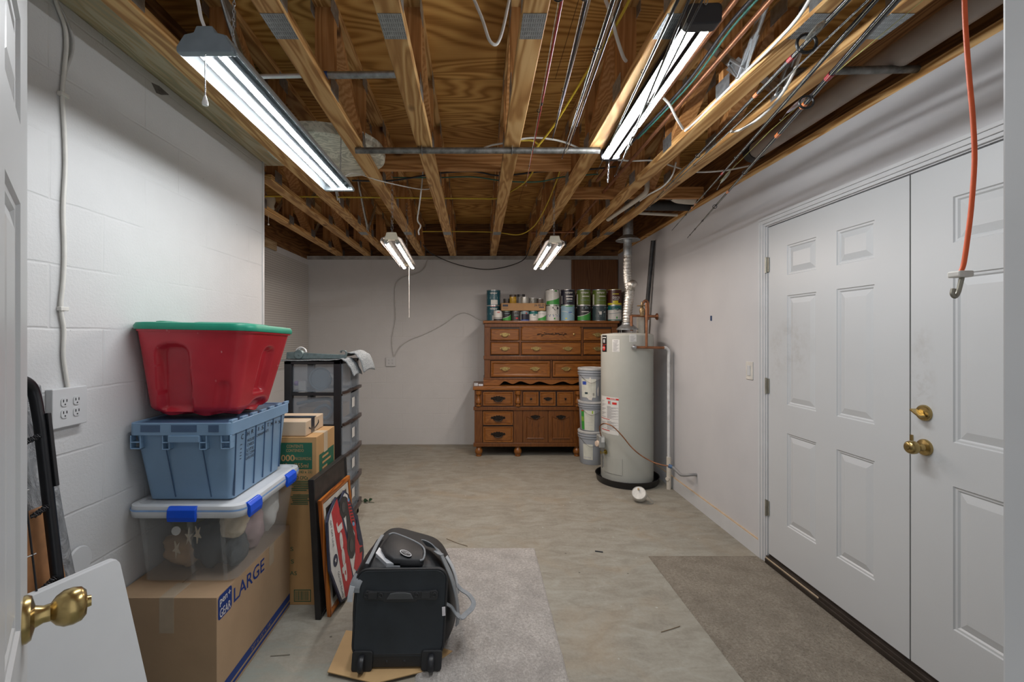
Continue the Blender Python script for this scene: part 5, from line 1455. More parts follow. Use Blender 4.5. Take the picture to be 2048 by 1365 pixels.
MB().box(pg_.x - 0.035, pg_.x + 0.02, pg_.y - 0.05, pg_.y + 0.06, pg_.z - 0.055, pg_.z + 0.055).build('gas_control', mat('grey_control_box', (0.26, 0.27, 0.26), 0.5), t, bevel=0.006)
MB().box(pg_.x - 0.016, pg_.x + 0.014, pg_.y - 0.052, pg_.y - 0.05, pg_.z - 0.0, pg_.z + 0.048).build('control_sticker', M_STICK, t)
MB().lathe([(0.026, 0), (0.03, 0.006), (0.026, 0.022), (0.0005, 0.024)], (pg_.x - 0.035, pg_.y - 0.01, pg_.z - 0.02), (-1, -0.4, 0), 16).build('control_dial', mat('pale_dial', (0.62, 0.50, 0.40), 0.45), t, smooth=45)
MB().tube([pg_ + V((-0.005, -0.02, -0.05)), V((pg_.x + 0.0, pg_.y - 0.02, 0.16))], 0.004, 6).build('thermocouple', M_CONDUIT, t)
MB().tube([pg_ + V((0.008, -0.015, -0.05)), V((pg_.x + 0.012, pg_.y - 0.015, 0.17))], 0.0055, 6).build('burner_tube', M_GALV, t)
# draft hood and flue
dhx, dhy = PX(1254.5, 4.52), 4.52
hd = MB()
hd.lathe([(0.105, 1.495), (0.105, 1.503), (0.052, 1.548), (0.050, 1.565)], (dhx, dhy, 0), (0, 0, 1), 28)
for a in range(4):
    an = a * math.pi / 2 + 0.6
    hd.bar((dhx + 0.088 * math.cos(an), dhy + 0.088 * math.sin(an), H1 - 0.002), (dhx + 0.095 * math.cos(an), dhy + 0.095 * math.sin(an), 1.50), 0.012, 0.004, (1, 0, 0))
hd.build('draft_hood', M_GALV, t, smooth=40)


def flex():
    tm = NT('crinkled_aluminium_duct')
    n = tm.noise(tm.co(), 60, 4, 0.7)
    tm.bump(n, 0.5, 0.01)
    return tm.set(tm.ramp(n, [(0.3, (0.42, 0.41, 0.38)), (0.7, (0.74, 0.73, 0.69))]), 0.3, 0.9)


M_FLEX = flex()
t2 = thing('flue_duct', 'crinkled silver flue duct rising from the water heater to the ceiling', 'duct', (dhx, dhy, 1.566))
pts = curve_pts([(dhx, dhy, 1.566), (dhx + 0.002, dhy, 1.66), (dhx + 0.012, dhy, 1.76), (PX(1259, dhy), dhy, 1.86), (PX(1261, dhy), dhy, 1.915)], 14)
rr = [0.046 + 0.0035 * math.sin(k * 1.7) for k in range(len(pts))]
MB().tube(pts, rr, 22).build('lower_duct', M_FLEX, t2, smooth=70)
pts = curve_pts([(PX(1258, dhy), dhy - 0.002, 1.90), (PX(1255, dhy), dhy, 1.99), (PX(1254, dhy), dhy, 2.10), (PX(1255, dhy), dhy, 2.24)], 14)
rr = [0.040 + 0.0025 * math.sin(k * 1.9) for k in range(len(pts))]
MB().tube(pts, rr, 22).build('upper_duct', M_FLEX, t2, smooth=70)
el = MB().tube(curve_pts([(PX(1256, dhy), dhy - 0.01, 1.925), (PX(1262, dhy), dhy - 0.02, 1.94), (PX(1266, dhy), dhy - 0.02, 1.915)]), [0.035 + 0.02 * math.sin(math.pi * k / 16) for k in range(17)], 16)
el.build('tape_joint', M_FLEX, t2, smooth=70)
MB().lathe([(0.041, 2.235), (0.0425, 2.24), (0.0425, 2.32), (0.039, 2.33), (0.043, 2.345), (0.039, 2.36), (0.043, 2.375), (0.042, 2.40)], (PX(1255, dhy), dhy, 0), (0, 0, 1), 24).build('steel_collar', M_GALV, t2, smooth=45)
MB().lathe([(0.046, 2.395), (0.118, 2.385), (0.120, 2.39), (0.075, 2.425), (0.05, 2.44), (0.05, 2.8)], (PX(1256, dhy), dhy, 0), (0, 0, 1), 32).build('ceiling_collar', M_GALV, t2, smooth=45)

# water pipes and valve
t3 = thing('water_pipes', 'brown copper water pipes and gate valve over the heater', 'pipe', (1.55, 4.4, 1.5))
yp = hy - 0.08
zt = PZ(695, 4.22)
hp = MB()
py_ = 4.215
hp.tube([P(1268, 695, py_), P(1328, 696, py_)], 0.0125, 10)
hp.tube([P(1293, 695, py_), P(1293, 606, py_)], 0.0115, 10)
hp.build('relief_pipe', M_COPPER, t3, smooth=50)
cp = MB(); yc = 4.46
cp.tube([P(1263, 662, yc), P(1263, 632, yc)], 0.0125, 10); cp.tube([P(1262, 632, yc), P(1312, 633, yc)], 0.0125, 10)
cp.tube(curve_pts([P(1284, 632, yc), P(1284, 612, yc), P(1290, 602, yc), P(1296, 608, yc), P(1296, 640, yc + 0.02)]), 0.012, 10)
cp.build('supply_pipe', M_COPPER, t3, smooth=50)
cp = MB(); cp.tube([P(1296, 633, yc), V((XR - 0.02, yc + 0.18, PZ(633, yc + 0.1)))], 0.0125, 10)
cp.lathe([(0.014, 0), (0.034, 0.014), (0.036, 0.02), (0.0005, 0.02)], (XR - 0.022, yc + 0.18, PZ(633, yc + 0.1)), (1, 0, 0), 18)
cp.build('wall_escutcheon', M_COPPER, t3, smooth=50)
M_VALVE = mat('old_bronze_valve', (0.30, 0.21, 0.11), 0.45, 0.7, var=0.35, scale=60)
vv = MB(); c = P(1284, 620, yc - 0.02)
vv.lathe([(0.016, -0.06), (0.022, -0.03), (0.026, 0), (0.018, 0.02), (0.010, 0.03), (0.009, 0.075), (0.0005, 0.08)], c, (0, 0, 1), 14)
for k in range(5):
    an = k * math.tau / 5 + 0.3
    vv.tube([c + V((0, 0, 0.04)), c + V((0.045 * math.cos(an), 0.045 * math.sin(an), 0.04))], 0.006, 6)
vv.tube([c + V((0.045 * math.cos(a), 0.045 * math.sin(a), 0.04)) for a in (k * math.tau / 16 for k in range(16))], 0.005, 6, closed=True)
vv.build('gate_valve', M_VALVE, t3, smooth=45)
rv = MB(); c = P(1266, 695, py_ - 0.0)
rv.lathe([(0.020, 0), (0.022, 0.03), (0.012, 0.04), (0.0005, 0.042)], c, (0.2, -1, 0.1), 14); rv.tube([c, c + V((0.01, 0.06, 0))], 0.013, 10)
rv.bar(c + V((-0.02, -0.02, 0.028)), c + V((0.02, -0.02, 0.035)), 0.012, 0.003)
rv.build('relief_valve', M_CHAIN, t3, smooth=45)
o = MB().tube([P(1281, 668, 4.6), P(1281, 634, 4.6)], 0.038, 16).build('white_plastic_stub', M_PVCW, smooth=50)
tag(o, 'short cream plastic pipe standing on the heater behind the valve', 'pipe')
t4 = thing('overflow_pipe', 'white plastic overflow pipe down the right wall beside the heater', 'pipe', (1.78, 4.3, 0))
yo = 4.235
tp = P(1328, 696, yo)
MB().tube(curve_pts([tp, tp + V((0.02, 0, -0.002)), V((XR - 0.052, yo, tp.z - 0.03)), V((XR - 0.052, yo, tp.z - 0.08))], 5) + [V((XR - 0.052, yo, 0.004))], 0.0145, 12).build('pipe', mat('white_painted_pipe', (0.60, 0.61, 0.61), 0.45), t4, smooth=50)
MB().tube([(XR - 0.052, yo, 0.0), (XR - 0.052, yo, 0.30)], 0.0205, 14).build('lower_sleeve', M_PVCW, t4, smooth=50)
MB().tube([(hx + 0.285, yo - 0.02, 0.10), (XR - 0.05, yo, 0.10)], 0.017, 12).build('side_branch', M_PVCW, t4, smooth=50)
o = MB().tube([V((1.795, 4.68, 2.42)), V((1.765, 4.86, 1.35))], 0.0215, 14).build('black_pipe', mat('dark_grey_steel_pipe', (0.045, 0.047, 0.05), 0.45, 0.5, var=0.3), smooth=50)
tag(o, 'dark grey steel pipe leaning on the right wall behind the heater', 'pipe')

# gas line
t5 = thing('gas_line', 'thin copper gas tube from the heater control to the wall stub', 'pipe', (1.5, 4.1, 0.5))
gp = [pg_ + V((-0.01, -0.02, 0.055)), P(1199, 856, 4.3), P(1204, 849, 4.22), P(1212, 848, 4.17), P(1226, 854, 4.13), P(1244, 872, 4.1), P(1262, 894, 4.08), P(1280, 910, 4.05), P(1300, 922, 4.02), P(1318, 929, 3.98), P(1338, 933, 3.95)]
MB().tube(curve_pts(gp), 0.0055, 8).build('copper_tube', M_COPPER, t5, smooth=60)
fx = [P(1338, 933, 3.95), P(1346, 936, 3.93), P(1354, 943, 3.90), P(1362, 950, 3.86), P(1372, 951, 3.82), P(1382, 950, 3.80), V((XR - 0.002, 3.80, PZ(950, 3.80)))]
MB().tube(curve_pts(fx), 0.013, 10).build('flexible_hose', mat('grey_hose', (0.22, 0.22, 0.22), 0.5), t5, smooth=60)
MB().tube([P(1337, 932, 3.95), P(1344, 935, 3.935)], 0.017, 10).build('blue_fitting', mat('blue_fitting', (0.06, 0.13, 0.26), 0.4), t5, smooth=50)
# ================================================================ stack of boxes and totes by the block wall
M_KRAFT = mat('kraft_cardboard', (0.39, 0.265, 0.16), 0.75, var=0.05, scale=7, bump=0.08, bscale=70)
M_KRAFTO = mat('orange_kraft_cardboard', (0.42, 0.245, 0.10), 0.72, var=0.07, scale=6, bump=0.08, bscale=70)
M_KRAFTP = mat('pale_cardboard', (0.50, 0.385, 0.27), 0.75, var=0.05, scale=7)
M_BLUEI = mat('blue_box_ink', (0.008, 0.035, 0.19), 0.6, var=0.03)
M_GREENI = mat('green_box_ink', (0.012, 0.10, 0.055), 0.6, var=0.05)
M_TAPE = mat('clear_brown_tape', (0.42, 0.34, 0.25), 0.18, var=0.05)
M_TAPEP = mat('pale_paper_tape', (0.52, 0.42, 0.30), 0.3, var=0.06)
M_GAP = mat('dark_gap', (0.03, 0.02, 0.012), 0.9)


def text_fit(mb, s, wd, ht, fn, m=0, bold=0.0):
    vs, fs = text_mesh(s, 1.0, 'CENTER', bold)
    x0, x1 = min(v[0] for v in vs), max(v[0] for v in vs); y0, y1 = min(v[1] for v in vs), max(v[1] for v in vs)
    return mb.add([fn(((x - x0) / (x1 - x0) - 0.5) * wd, ((y - y0) / (y1 - y0) - 0.5) * ht) for x, y in vs], fs, m)


def boxmesh(x0, x1, y0, y1, z0, z1, flap=True):
    m = MB().box(x0, x1, y0, y1, z0, z1 - 0.004)
    if flap:
        ym = (y0 + y1) / 2; xm = (x0 + x1) / 2
        m.box(x0, xm - 0.0015, y0, y1, z1 - 0.0038, z1); m.box(xm + 0.0015, x1, y0, y1, z1 - 0.0038, z1)
    return m


# big cardboard box marked LARGE
bx0, bx1, by0, by1, bz = -1.412, -1.007, 1.735, 2.40, 0.432
t = thing('cardboard_box', 'big brown cardboard box printed LARGE, bottom of the stack', 'box', ((bx0 + bx1) / 2, 2.07, 0), 'cardboard boxes by the left wall')
boxmesh(bx0, bx1, by0, by1, 0, bz).build('carton', M_KRAFT, t, bevel=0.003)
fr_ = lambda Y, z, l=0.0008: V((bx1 + l, Y, z))
m = MB()
rc = [(a, b) for a, b in rrect(0.097, 0.093, 0.014, 4)]
m.add([fr_(1.7905 + a, 0.382 + b) for a, b in rc], [tuple(range(len(rc)))], 0)
rface = plane_fn((bx1, 1.985, 0.372), (0, 1, 0), (0, 0, 1), 0.0008)
text_fit(m, 'LARGE', 0.262, 0.060, rface, 0, 0.01)
for z0, z1 in ((0.038, 0.072), (0.014, 0.028)): m.sheet([[fr_(by0, z), fr_(by1, z)] for z in (z0, z1)], 0)
lg = plane_fn((bx1, 1.7905, 0.402), (0, 1, 0), (0, 0, 1), 0.0016)
text_fit(m, 'pen', 0.052, 0.028, lambda x, y: lg(x - 0.012, y - 0.003), 1, 0.012)
text_fit(m, '+', 0.018, 0.018, lambda x, y: lg(x + 0.030, y + 0.006), 1, 0.012)
text_fit(m, 'GEAR', 0.076, 0.034, lambda x, y: lg(x, y - 0.044), 1, 0.004)
text_fit(m, '27" x 15" x 16"', 0.19, 0.017, plane_fn((bx1, 2.09, 0.055), (0, 1, 0), (0, 0, 1), 0.0016), 2)
o = m.build('box_print', [M_BLUEI, mat('white_box_ink', (0.62, 0.60, 0.58), 0.6), M_KRAFT], t); o['label'] = 'dark blue printed logo, lettering and stripes'
m = MB(); xm = (bx0 + bx1) / 2 + 0.01
m.box(xm - 0.028, xm + 0.028, by0 - 0.0012, by0, bz - 0.135, bz); m.box(xm - 0.028, xm + 0.028, by0, 1.84, bz, bz + 0.001)
m.box(bx1, bx1 + 0.0011, 2.165, 2.215, bz - 0.10, bz)
m.build('packing_tape', M_TAPE, t)

# clear latching bin
def clear_mat(name, tint, clear, rough=0.25):
    if name in _mats: return _mats[name]
    t = NT(name)
    n = t.noise(t.co(), 9, 3)
    t.set(t.ramp(n, [(0.3, tuple(c * 0.93 for c in tint)), (0.7, tint)]), rough, 0, 0.5)
    tr = t.new('ShaderNodeBsdfTransparent'); mx = t.new('ShaderNodeMixShader'); mx.inputs[0].default_value = clear
    t.link(t.b.outputs[0], mx.inputs[1]); t.link(tr.outputs[0], mx.inputs[2]); t.link(mx.outputs[0], t.out.inputs[0])
    _mats[name] = t.m
    return t.m


M_CLEAR = clear_mat('clear_bin_plastic', (0.55, 0.57, 0.57), 0.89, 0.2)
M_CLEARL = clear_mat('milky_lid_plastic', (0.72, 0.75, 0.78), 0.22, 0.25)
M_LATCH = mat('bright_blue_latch', (0.0, 0.075, 0.62), 0.35, var=0.05)
M_GASK = mat('pale_blue_gasket', (0.22, 0.38, 0.66), 0.4)


def ringrect(x0, x1, y0, y1, z, r, n=5):
    return [V((a, b, z)) for a, b in rrect(x1 - x0, y1 - y0, r, n, (x0 + x1) / 2, (y0 + y1) / 2)]


z0 = bz + 0.002
t = thing('storage_bin', 'clear plastic storage bin with blue latches on the LARGE box', 'storage bin', (-1.18, 2.1, z0))
rings = [ringrect(-1.345, -1.02, 1.87, 2.325, z0, 0.03), ringrect(-1.372, -0.995, 1.845, 2.35, z0 + 0.006, 0.04), ringrect(-1.395, -0.962, 1.818, 2.372, 0.712, 0.045)]
bod = MB().loft(rings, 0, False); k = len(rings[0]); bod.f.append(tuple(range(k))); bod.m.append(0)
bod.build('bin_body', M_CLEAR, t, smooth=40, solid=0.003)
rib = MB()
for xx in (-1.352, -1.165, -1.035):
    rib.hexa([(xx - 0.006, 1.838 + 0.008, z0 + 0.008), (xx + 0.006, 1.838 + 0.008, z0 + 0.008), (xx + 0.006, 1.85, z0 + 0.008), (xx - 0.006, 1.85, z0 + 0.008)], [(xx - 0.008, 1.811, 0.705), (xx + 0.008, 1.811, 0.705), (xx + 0.008, 1.822, 0.705), (xx - 0.008, 1.822, 0.705)])
rib.build('moulded_rib', M_CLEAR, t)
lid = MB().loft([ringrect(-1.408, -0.944, 1.80, 2.39, 0.712, 0.05), ringrect(-1.412, -0.940, 1.796, 2.394, 0.735, 0.052), ringrect(-1.408, -0.944, 1.80, 2.39, 0.757, 0.05), ringrect(-1.390, -0.962, 1.818, 2.372, 0.760, 0.045), ringrect(-1.386, -0.966, 1.822, 2.368, 0.754, 0.043)], 0, False)
k = 24; n5 = 5 - 1
lid.f.append(tuple(range(n5 * k, n5 * k + k))); lid.m.append(0)
lid.build('bin_lid', M_CLEARL, t, smooth=40, solid=0.003)
MB().loft([ringrect(-1.4135, -0.9385, 1.7945, 2.3955, 0.738, 0.0525), ringrect(-1.4135, -0.9385, 1.7945, 2.3955, 0.745, 0.0525)], 0, False).build('lid_gasket', M_GASK, t, smooth=40)


def latch(c, u, n, wd):
    c, u, n = V(c), V(u), V(n); z = V((0, 0, 1))
    m = MB(); pr = [(0.012, 0.048), (0.0, 0.060), (-0.02, 0.058), (-0.02, 0.050), (-0.004, 0.048), (-0.002, 0.012), (0.004, 0.0), (0.010, 0.002), (0.014, 0.02)]
    m.prism([(a, b) for a, b in pr], c - u * wd / 2, n, z, u, wd)
    m.build('blue_latch', M_LATCH, t, bevel=0.002)


latch((-1.178, 1.796, 0.700), (1, 0, 0), (0, -1, 0), 0.112)
latch((-0.940, 1.885, 0.700), (0, 1, 0), (1, 0, 0), 0.10)
latch((-0.940, 2.245, 0.700), (0, 1, 0), (1, 0, 0), 0.10)
latch((-1.414, 2.0, 0.705), (0, 1, 0), (-1, 0, 0), 0.002)


def bundle(label, c, r, sc, m, seed, amp=0.28, patch=None, name='cloth_bundle', cat='cloth', group='things inside the clear bin'):
    mb = MB().sphere((0, 0, 0), 1.0, 26, 18)
    out = []
    for p in mb.v:
        q = p.copy()
        f = 1 + amp * noise.noise(q * 1.6 + V((seed, seed * 2.3, 0))) + amp * 0.45 * noise.noise(q * 4.1 + V((seed, 0, seed))) - amp * 0.35 * abs(noise.noise(q * 2.6 + V((0, seed, 4))))
        q = q * f
        out.append(V((c[0] + q.x * r * sc[0], c[1] + q.y * r * sc[1], c[2] + q.z * r * sc[2])))
    if 'bin' in group:      # soft things give way to the walls of the bin
        for p in out: p.x, p.y, p.z = min(max(p.x, -1.368), -1.006), min(max(p.y, 1.862), 2.322), min(max(p.z, 0.4455), 0.735)
    mb.v = out
    o = mb.build(name, m, smooth=80)
    tag(o, label, cat, group)
    return o


M_CREAMC = mat('cream_cloth', (0.52, 0.44, 0.32), 0.9, var=0.15, scale=14)
M_DARKC = mat('charcoal_cloth', (0.035, 0.042, 0.048), 0.85, var=0.2, scale=10)
M_TANC = mat('tan_cloth', (0.36, 0.24, 0.14), 0.9, var=0.2, scale=12)
M_PINKC = mat('dusty_rose_cloth', (0.36, 0.25, 0.25), 0.9, var=0.2, scale=9)
M_WHITEC = mat('white_cloth', (0.62, 0.61, 0.58), 0.9, var=0.1, scale=12)
M_GREENC = mat('olive_cloth', (0.10, 0.105, 0.06), 0.9, var=0.3, scale=14)
bundle('tan bundle in the lower left of the clear bin', (-1.27, 1.97, 0.525), 0.085, (1.05, 0.9, 0.9), M_TANC, 1.3)
bundle('charcoal bundle at the front of the clear bin', (-1.155, 1.96, 0.545), 0.10, (0.75, 0.75, 1.05), M_DARKC, 2.2)
bundle('cream bundle in the upper right front of the clear bin', (-1.06, 1.96, 0.635), 0.066, (0.8, 0.95, 1.0), M_CREAMC, 3.7)
bundle('olive bundle in the upper left of the clear bin', (-1.265, 1.98, 0.645), 0.064, (1.4, 0.9, 0.85), M_GREENC, 4.4)
bundle('charcoal bundle low in the right front of the clear bin', (-1.055, 1.965, 0.51), 0.068, (0.6, 1.0, 0.95), M_DARKC, 5.9)
bundle('dusty rose bundle along the right side of the clear bin', (-1.08, 2.13, 0.55), 0.10, (0.55, 0.72, 1.1), M_PINKC, 6.1)
bundle('white bundle at the far end of the clear bin', (-1.08, 2.27, 0.58), 0.085, (0.85, 0.75, 1.2), M_WHITEC, 7.5)
bundle('cream bundle behind the olive one in the clear bin', (-1.24, 2.2, 0.56), 0.10, (1.0, 0.85, 1.05), M_CREAMC, 8.8)
for lab, px, py, a in (('pale starfish-shaped ornament on the charcoal bundle in the bin', 377, 1075, 0.3), ('pale pointed ornament upper right in the clear bin', 394, 1070, -0.4), ('pale leaf-shaped ornament low in the clear bin', 352, 1100, 0.8)):
    m = MB(); c = P(px, py, 1.868); pts = []
    for k in range(10):
        r_ = 0.030 if k % 2 == 0 else 0.010
        an = a + math.tau * k / 10
        pts.append((r_ * 0.55 * math.cos(an), r_ * 1.3 * math.sin(an)))
    m.prism(pts, c, (1, 0, 0), (0, 0, 1), (0, 1, 0), 0.006)
    tag(m.build('ornament', M_CREAMC), lab, 'ornament', 'pale ornaments in the clear bin')
o = MB().lathe([(0.0005, 0), (0.017, 0), (0.018, 0.004), (0.0005, 0.006)], P(353, 1062, 1.865), (0.1, -1, 0.1), 20).build('round_badge', M_WHITEC, smooth=40)
tag(o, 'white round badge near the top of the clear bin', 'badge')

# blue tote with interlocking flap lid
M_TOTE = mat('steel_blue_tote_plastic', (0.185, 0.305, 0.455), 0.42, var=0.05, scale=5)
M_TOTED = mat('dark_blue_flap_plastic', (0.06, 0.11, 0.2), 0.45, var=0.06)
M_MARK = mat('black_marker', (0.008, 0.008, 0.012), 0.5)
tz0, tz1 = 0.7625, 1.090
t = thing('storage_tote', 'steel blue tote with marker writing, between clear bin and red tote', 'storage tote', (-1.19, 2.08, tz0))
B = dict(x0=-1.365, x1=-1.022, y0=1.872, y1=2.305); T_ = dict(x0=-1.385, x1=-1.002, y0=1.818, y1=2.345)
b = MB().loft([ringrect(B['x0'], B['x1'], B['y0'], B['y1'], tz0, 0.022), ringrect(B['x0'] - .003, B['x1'] + .003, B['y0'] - .005, B['y1'] + .004, tz0 + 0.02, 0.024), ringrect(T_['x0'], T_['x1'], T_['y0'], T_['y1'], tz1 - 0.055, 0.022), ringrect(T_['x0'], T_['x1'], T_['y0'], T_['y1'], tz1 - 0.012, 0.022)], 0, True)
b.build('tote_body', M_TOTE, t, smooth=40)
rim = MB()
ro = ringrect(T_['x0'] - .012, T_['x1'] + .012, T_['y0'] - .016, T_['y1'] + .012, tz1 - 0.05, 0.02)
rim.loft([ringrect(T_['x0'], T_['x1'], T_['y0'], T_['y1'], tz1 - 0.05, 0.02), ro, [p + V((0, 0, 0.05)) for p in ro], ringrect(T_['x0'] - .006, T_['x1'] + .006, T_['y0'] - .010, T_['y1'] + .006, tz1, 0.02), ringrect(T_['x0'], T_['x1'], T_['y0'], T_['y1'], tz1 - 0.03, 0.02)], 0, False)
yf = T_['y0'] - .016
# hollow corner posts and handle bracket below the rim on the near end
def cell(x0, x1, za, zb_, y, d):
    for (a, b_) in ((x0, x0 + .004), (x1 - .004, x1)): rim.box(a, b_, y, y + d, za, zb_)
    rim.box(x0, x1, y, y + d, za, za + 0.004)
    rim.box(x0, x1, y, y + d, (za + zb_) / 2 - 0.002, (za + zb_) / 2 + 0.002)
for x0_, x1_, za in ((T_['x0'] - .008, T_['x0'] + .034, tz1 - 0.105), (T_['x1'] - .030, T_['x1'] + .010, tz1 - 0.105), (-1.266, -1.236, tz1 - 0.108), (-1.118, -1.088, tz1 - 0.108)):
    cell(x0_, x1_, za, tz1 - 0.05, yf, 0.03)
for xx in (-1.34, -1.30, -1.2, -1.15, -1.05): rim.box(xx, xx + 0.003, yf, yf + 0.02, tz1 - 0.05, tz1 - 0.028)
rim.box(-1.240, -1.115, yf - 0.004, yf + 0.014, tz1 - 0.077, tz1 - 0.050)
rim.build('tote_rim', M_TOTE, t, bevel=0.0015, bseg=1)
fl = MB()
fl.box(T_['x0'] + .004, -1.19, T_['y0'] + .002, T_['y1'] - .004, tz1 - 0.02, tz1 - 0.006); fl.box(-1.189, T_['x1'] - .006, T_['y0'] + .002, T_['y1'] - .004, tz1 - 0.02, tz1 - 0.006)
fl.build('lid_flap', M_TOTED, t)
for k in range(7):
    y = T_['y0'] - 0.006 + k * 0.083
    MB().box(T_['x1'] - 0.004, T_['x1'] + .011, y, y + 0.045, tz1 - 0.004, tz1 + 0.010).build('hinge_tooth', M_TOTE, t, bevel=0.002)
for xa_, xb_ in ((-1.350, -1.272), (-1.228, -1.126), (-1.080, -1.038)):      # dark strips on the rim: recess shade and flap plastic put into colour
    MB().box(xa_, xb_, yf - 0.001, yf + 0.004, tz1 - 0.036, tz1 - 0.008).build('dark_rim_strip', M_TOTED, t)
# right face helper: slanted plane between floor and rim
def rf(Y, z, l=0.0012):
    f = (z - tz0) / (tz1 - 0.055 - tz0)
    return V((B['x1'] + .003 + (T_['x1'] - B['x1'] - .003) * f + l, Y, z))
ribpx = [(471.6, 466), (491.6, 485), (511.5, 505), (529.6, 523), (546, 540), (562, 556)]
for pt_, pb_ in ribpx:
    Yt, Yb_ = -T_['x1'] * FPX / (VX - pt_), -B['x1'] * FPX / (VX - pb_)
    MB().bar(rf(Yt, tz1 - 0.052, 0), rf(Yb_, tz0 + 0.012, 0), 0.004, 0.008, (1, 0, 0)).build('stiffening_rib', M_TOTED, t)
for xx in (-1.262, -1.115):
    MB().bar(V((xx, 1.823, tz1 - 0.11)), V((xx + 0.008, 1.868, tz0 + 0.01)), 0.003, 0.004, (0, 1, 0)).build('stiffening_rib', M_TOTED, t)
wr_ = MB()
for ch, px, py, hgt in (('C', 482.5, 874, 10), ('H', 494, 868, 8), ('R', 502.5, 863, 8), ('I', 515, 858.5, 7), ('S', 523, 855.5, 7), ('T', 534, 850, 7), ('M', 541.5, 848.5, 7), ('A', 549.6, 844.5, 6), ('S', 557, 844, 6)):
    Y = 1.008 * FPX / (VX - px); z = PZ(py, Y); h_ = hgt * Y / FPX
    text_fit(wr_, ch, 0.018 if ch != 'I' else 0.004, h_ * 1.05, lambda a, q: rf(Y + a, z + q), 0)
def scrawl(px, py, wpx, hpx, s, slope):
    Y = 1.008 * FPX / (VX - px); z = PZ(py, Y); wd = wpx * Y * Y / FPX / 1.008
    text_fit(wr_, s, wd, hpx * Y / FPX, lambda a, q: rf(Y + a, z + q + slope * a), 0)
scrawl(524, 866.5, 24, 5.5, 'ORNAMENTS', 0.02)
for py, s in ((879, 'HOUSE'), (888, 'CARDS'), (898, 'LITE'), (906, 'FUL COMM'), (914, 'GARLAND')): scrawl(500.5, py, 14 if len(s) < 6 else 17, 6, s, 0.0)
for py in (890, 898.5, 906, 912, 918): scrawl(481, py, 3.2, 1.4, '-', 0)
wr_.build('marker_writing', M_MARK, t)

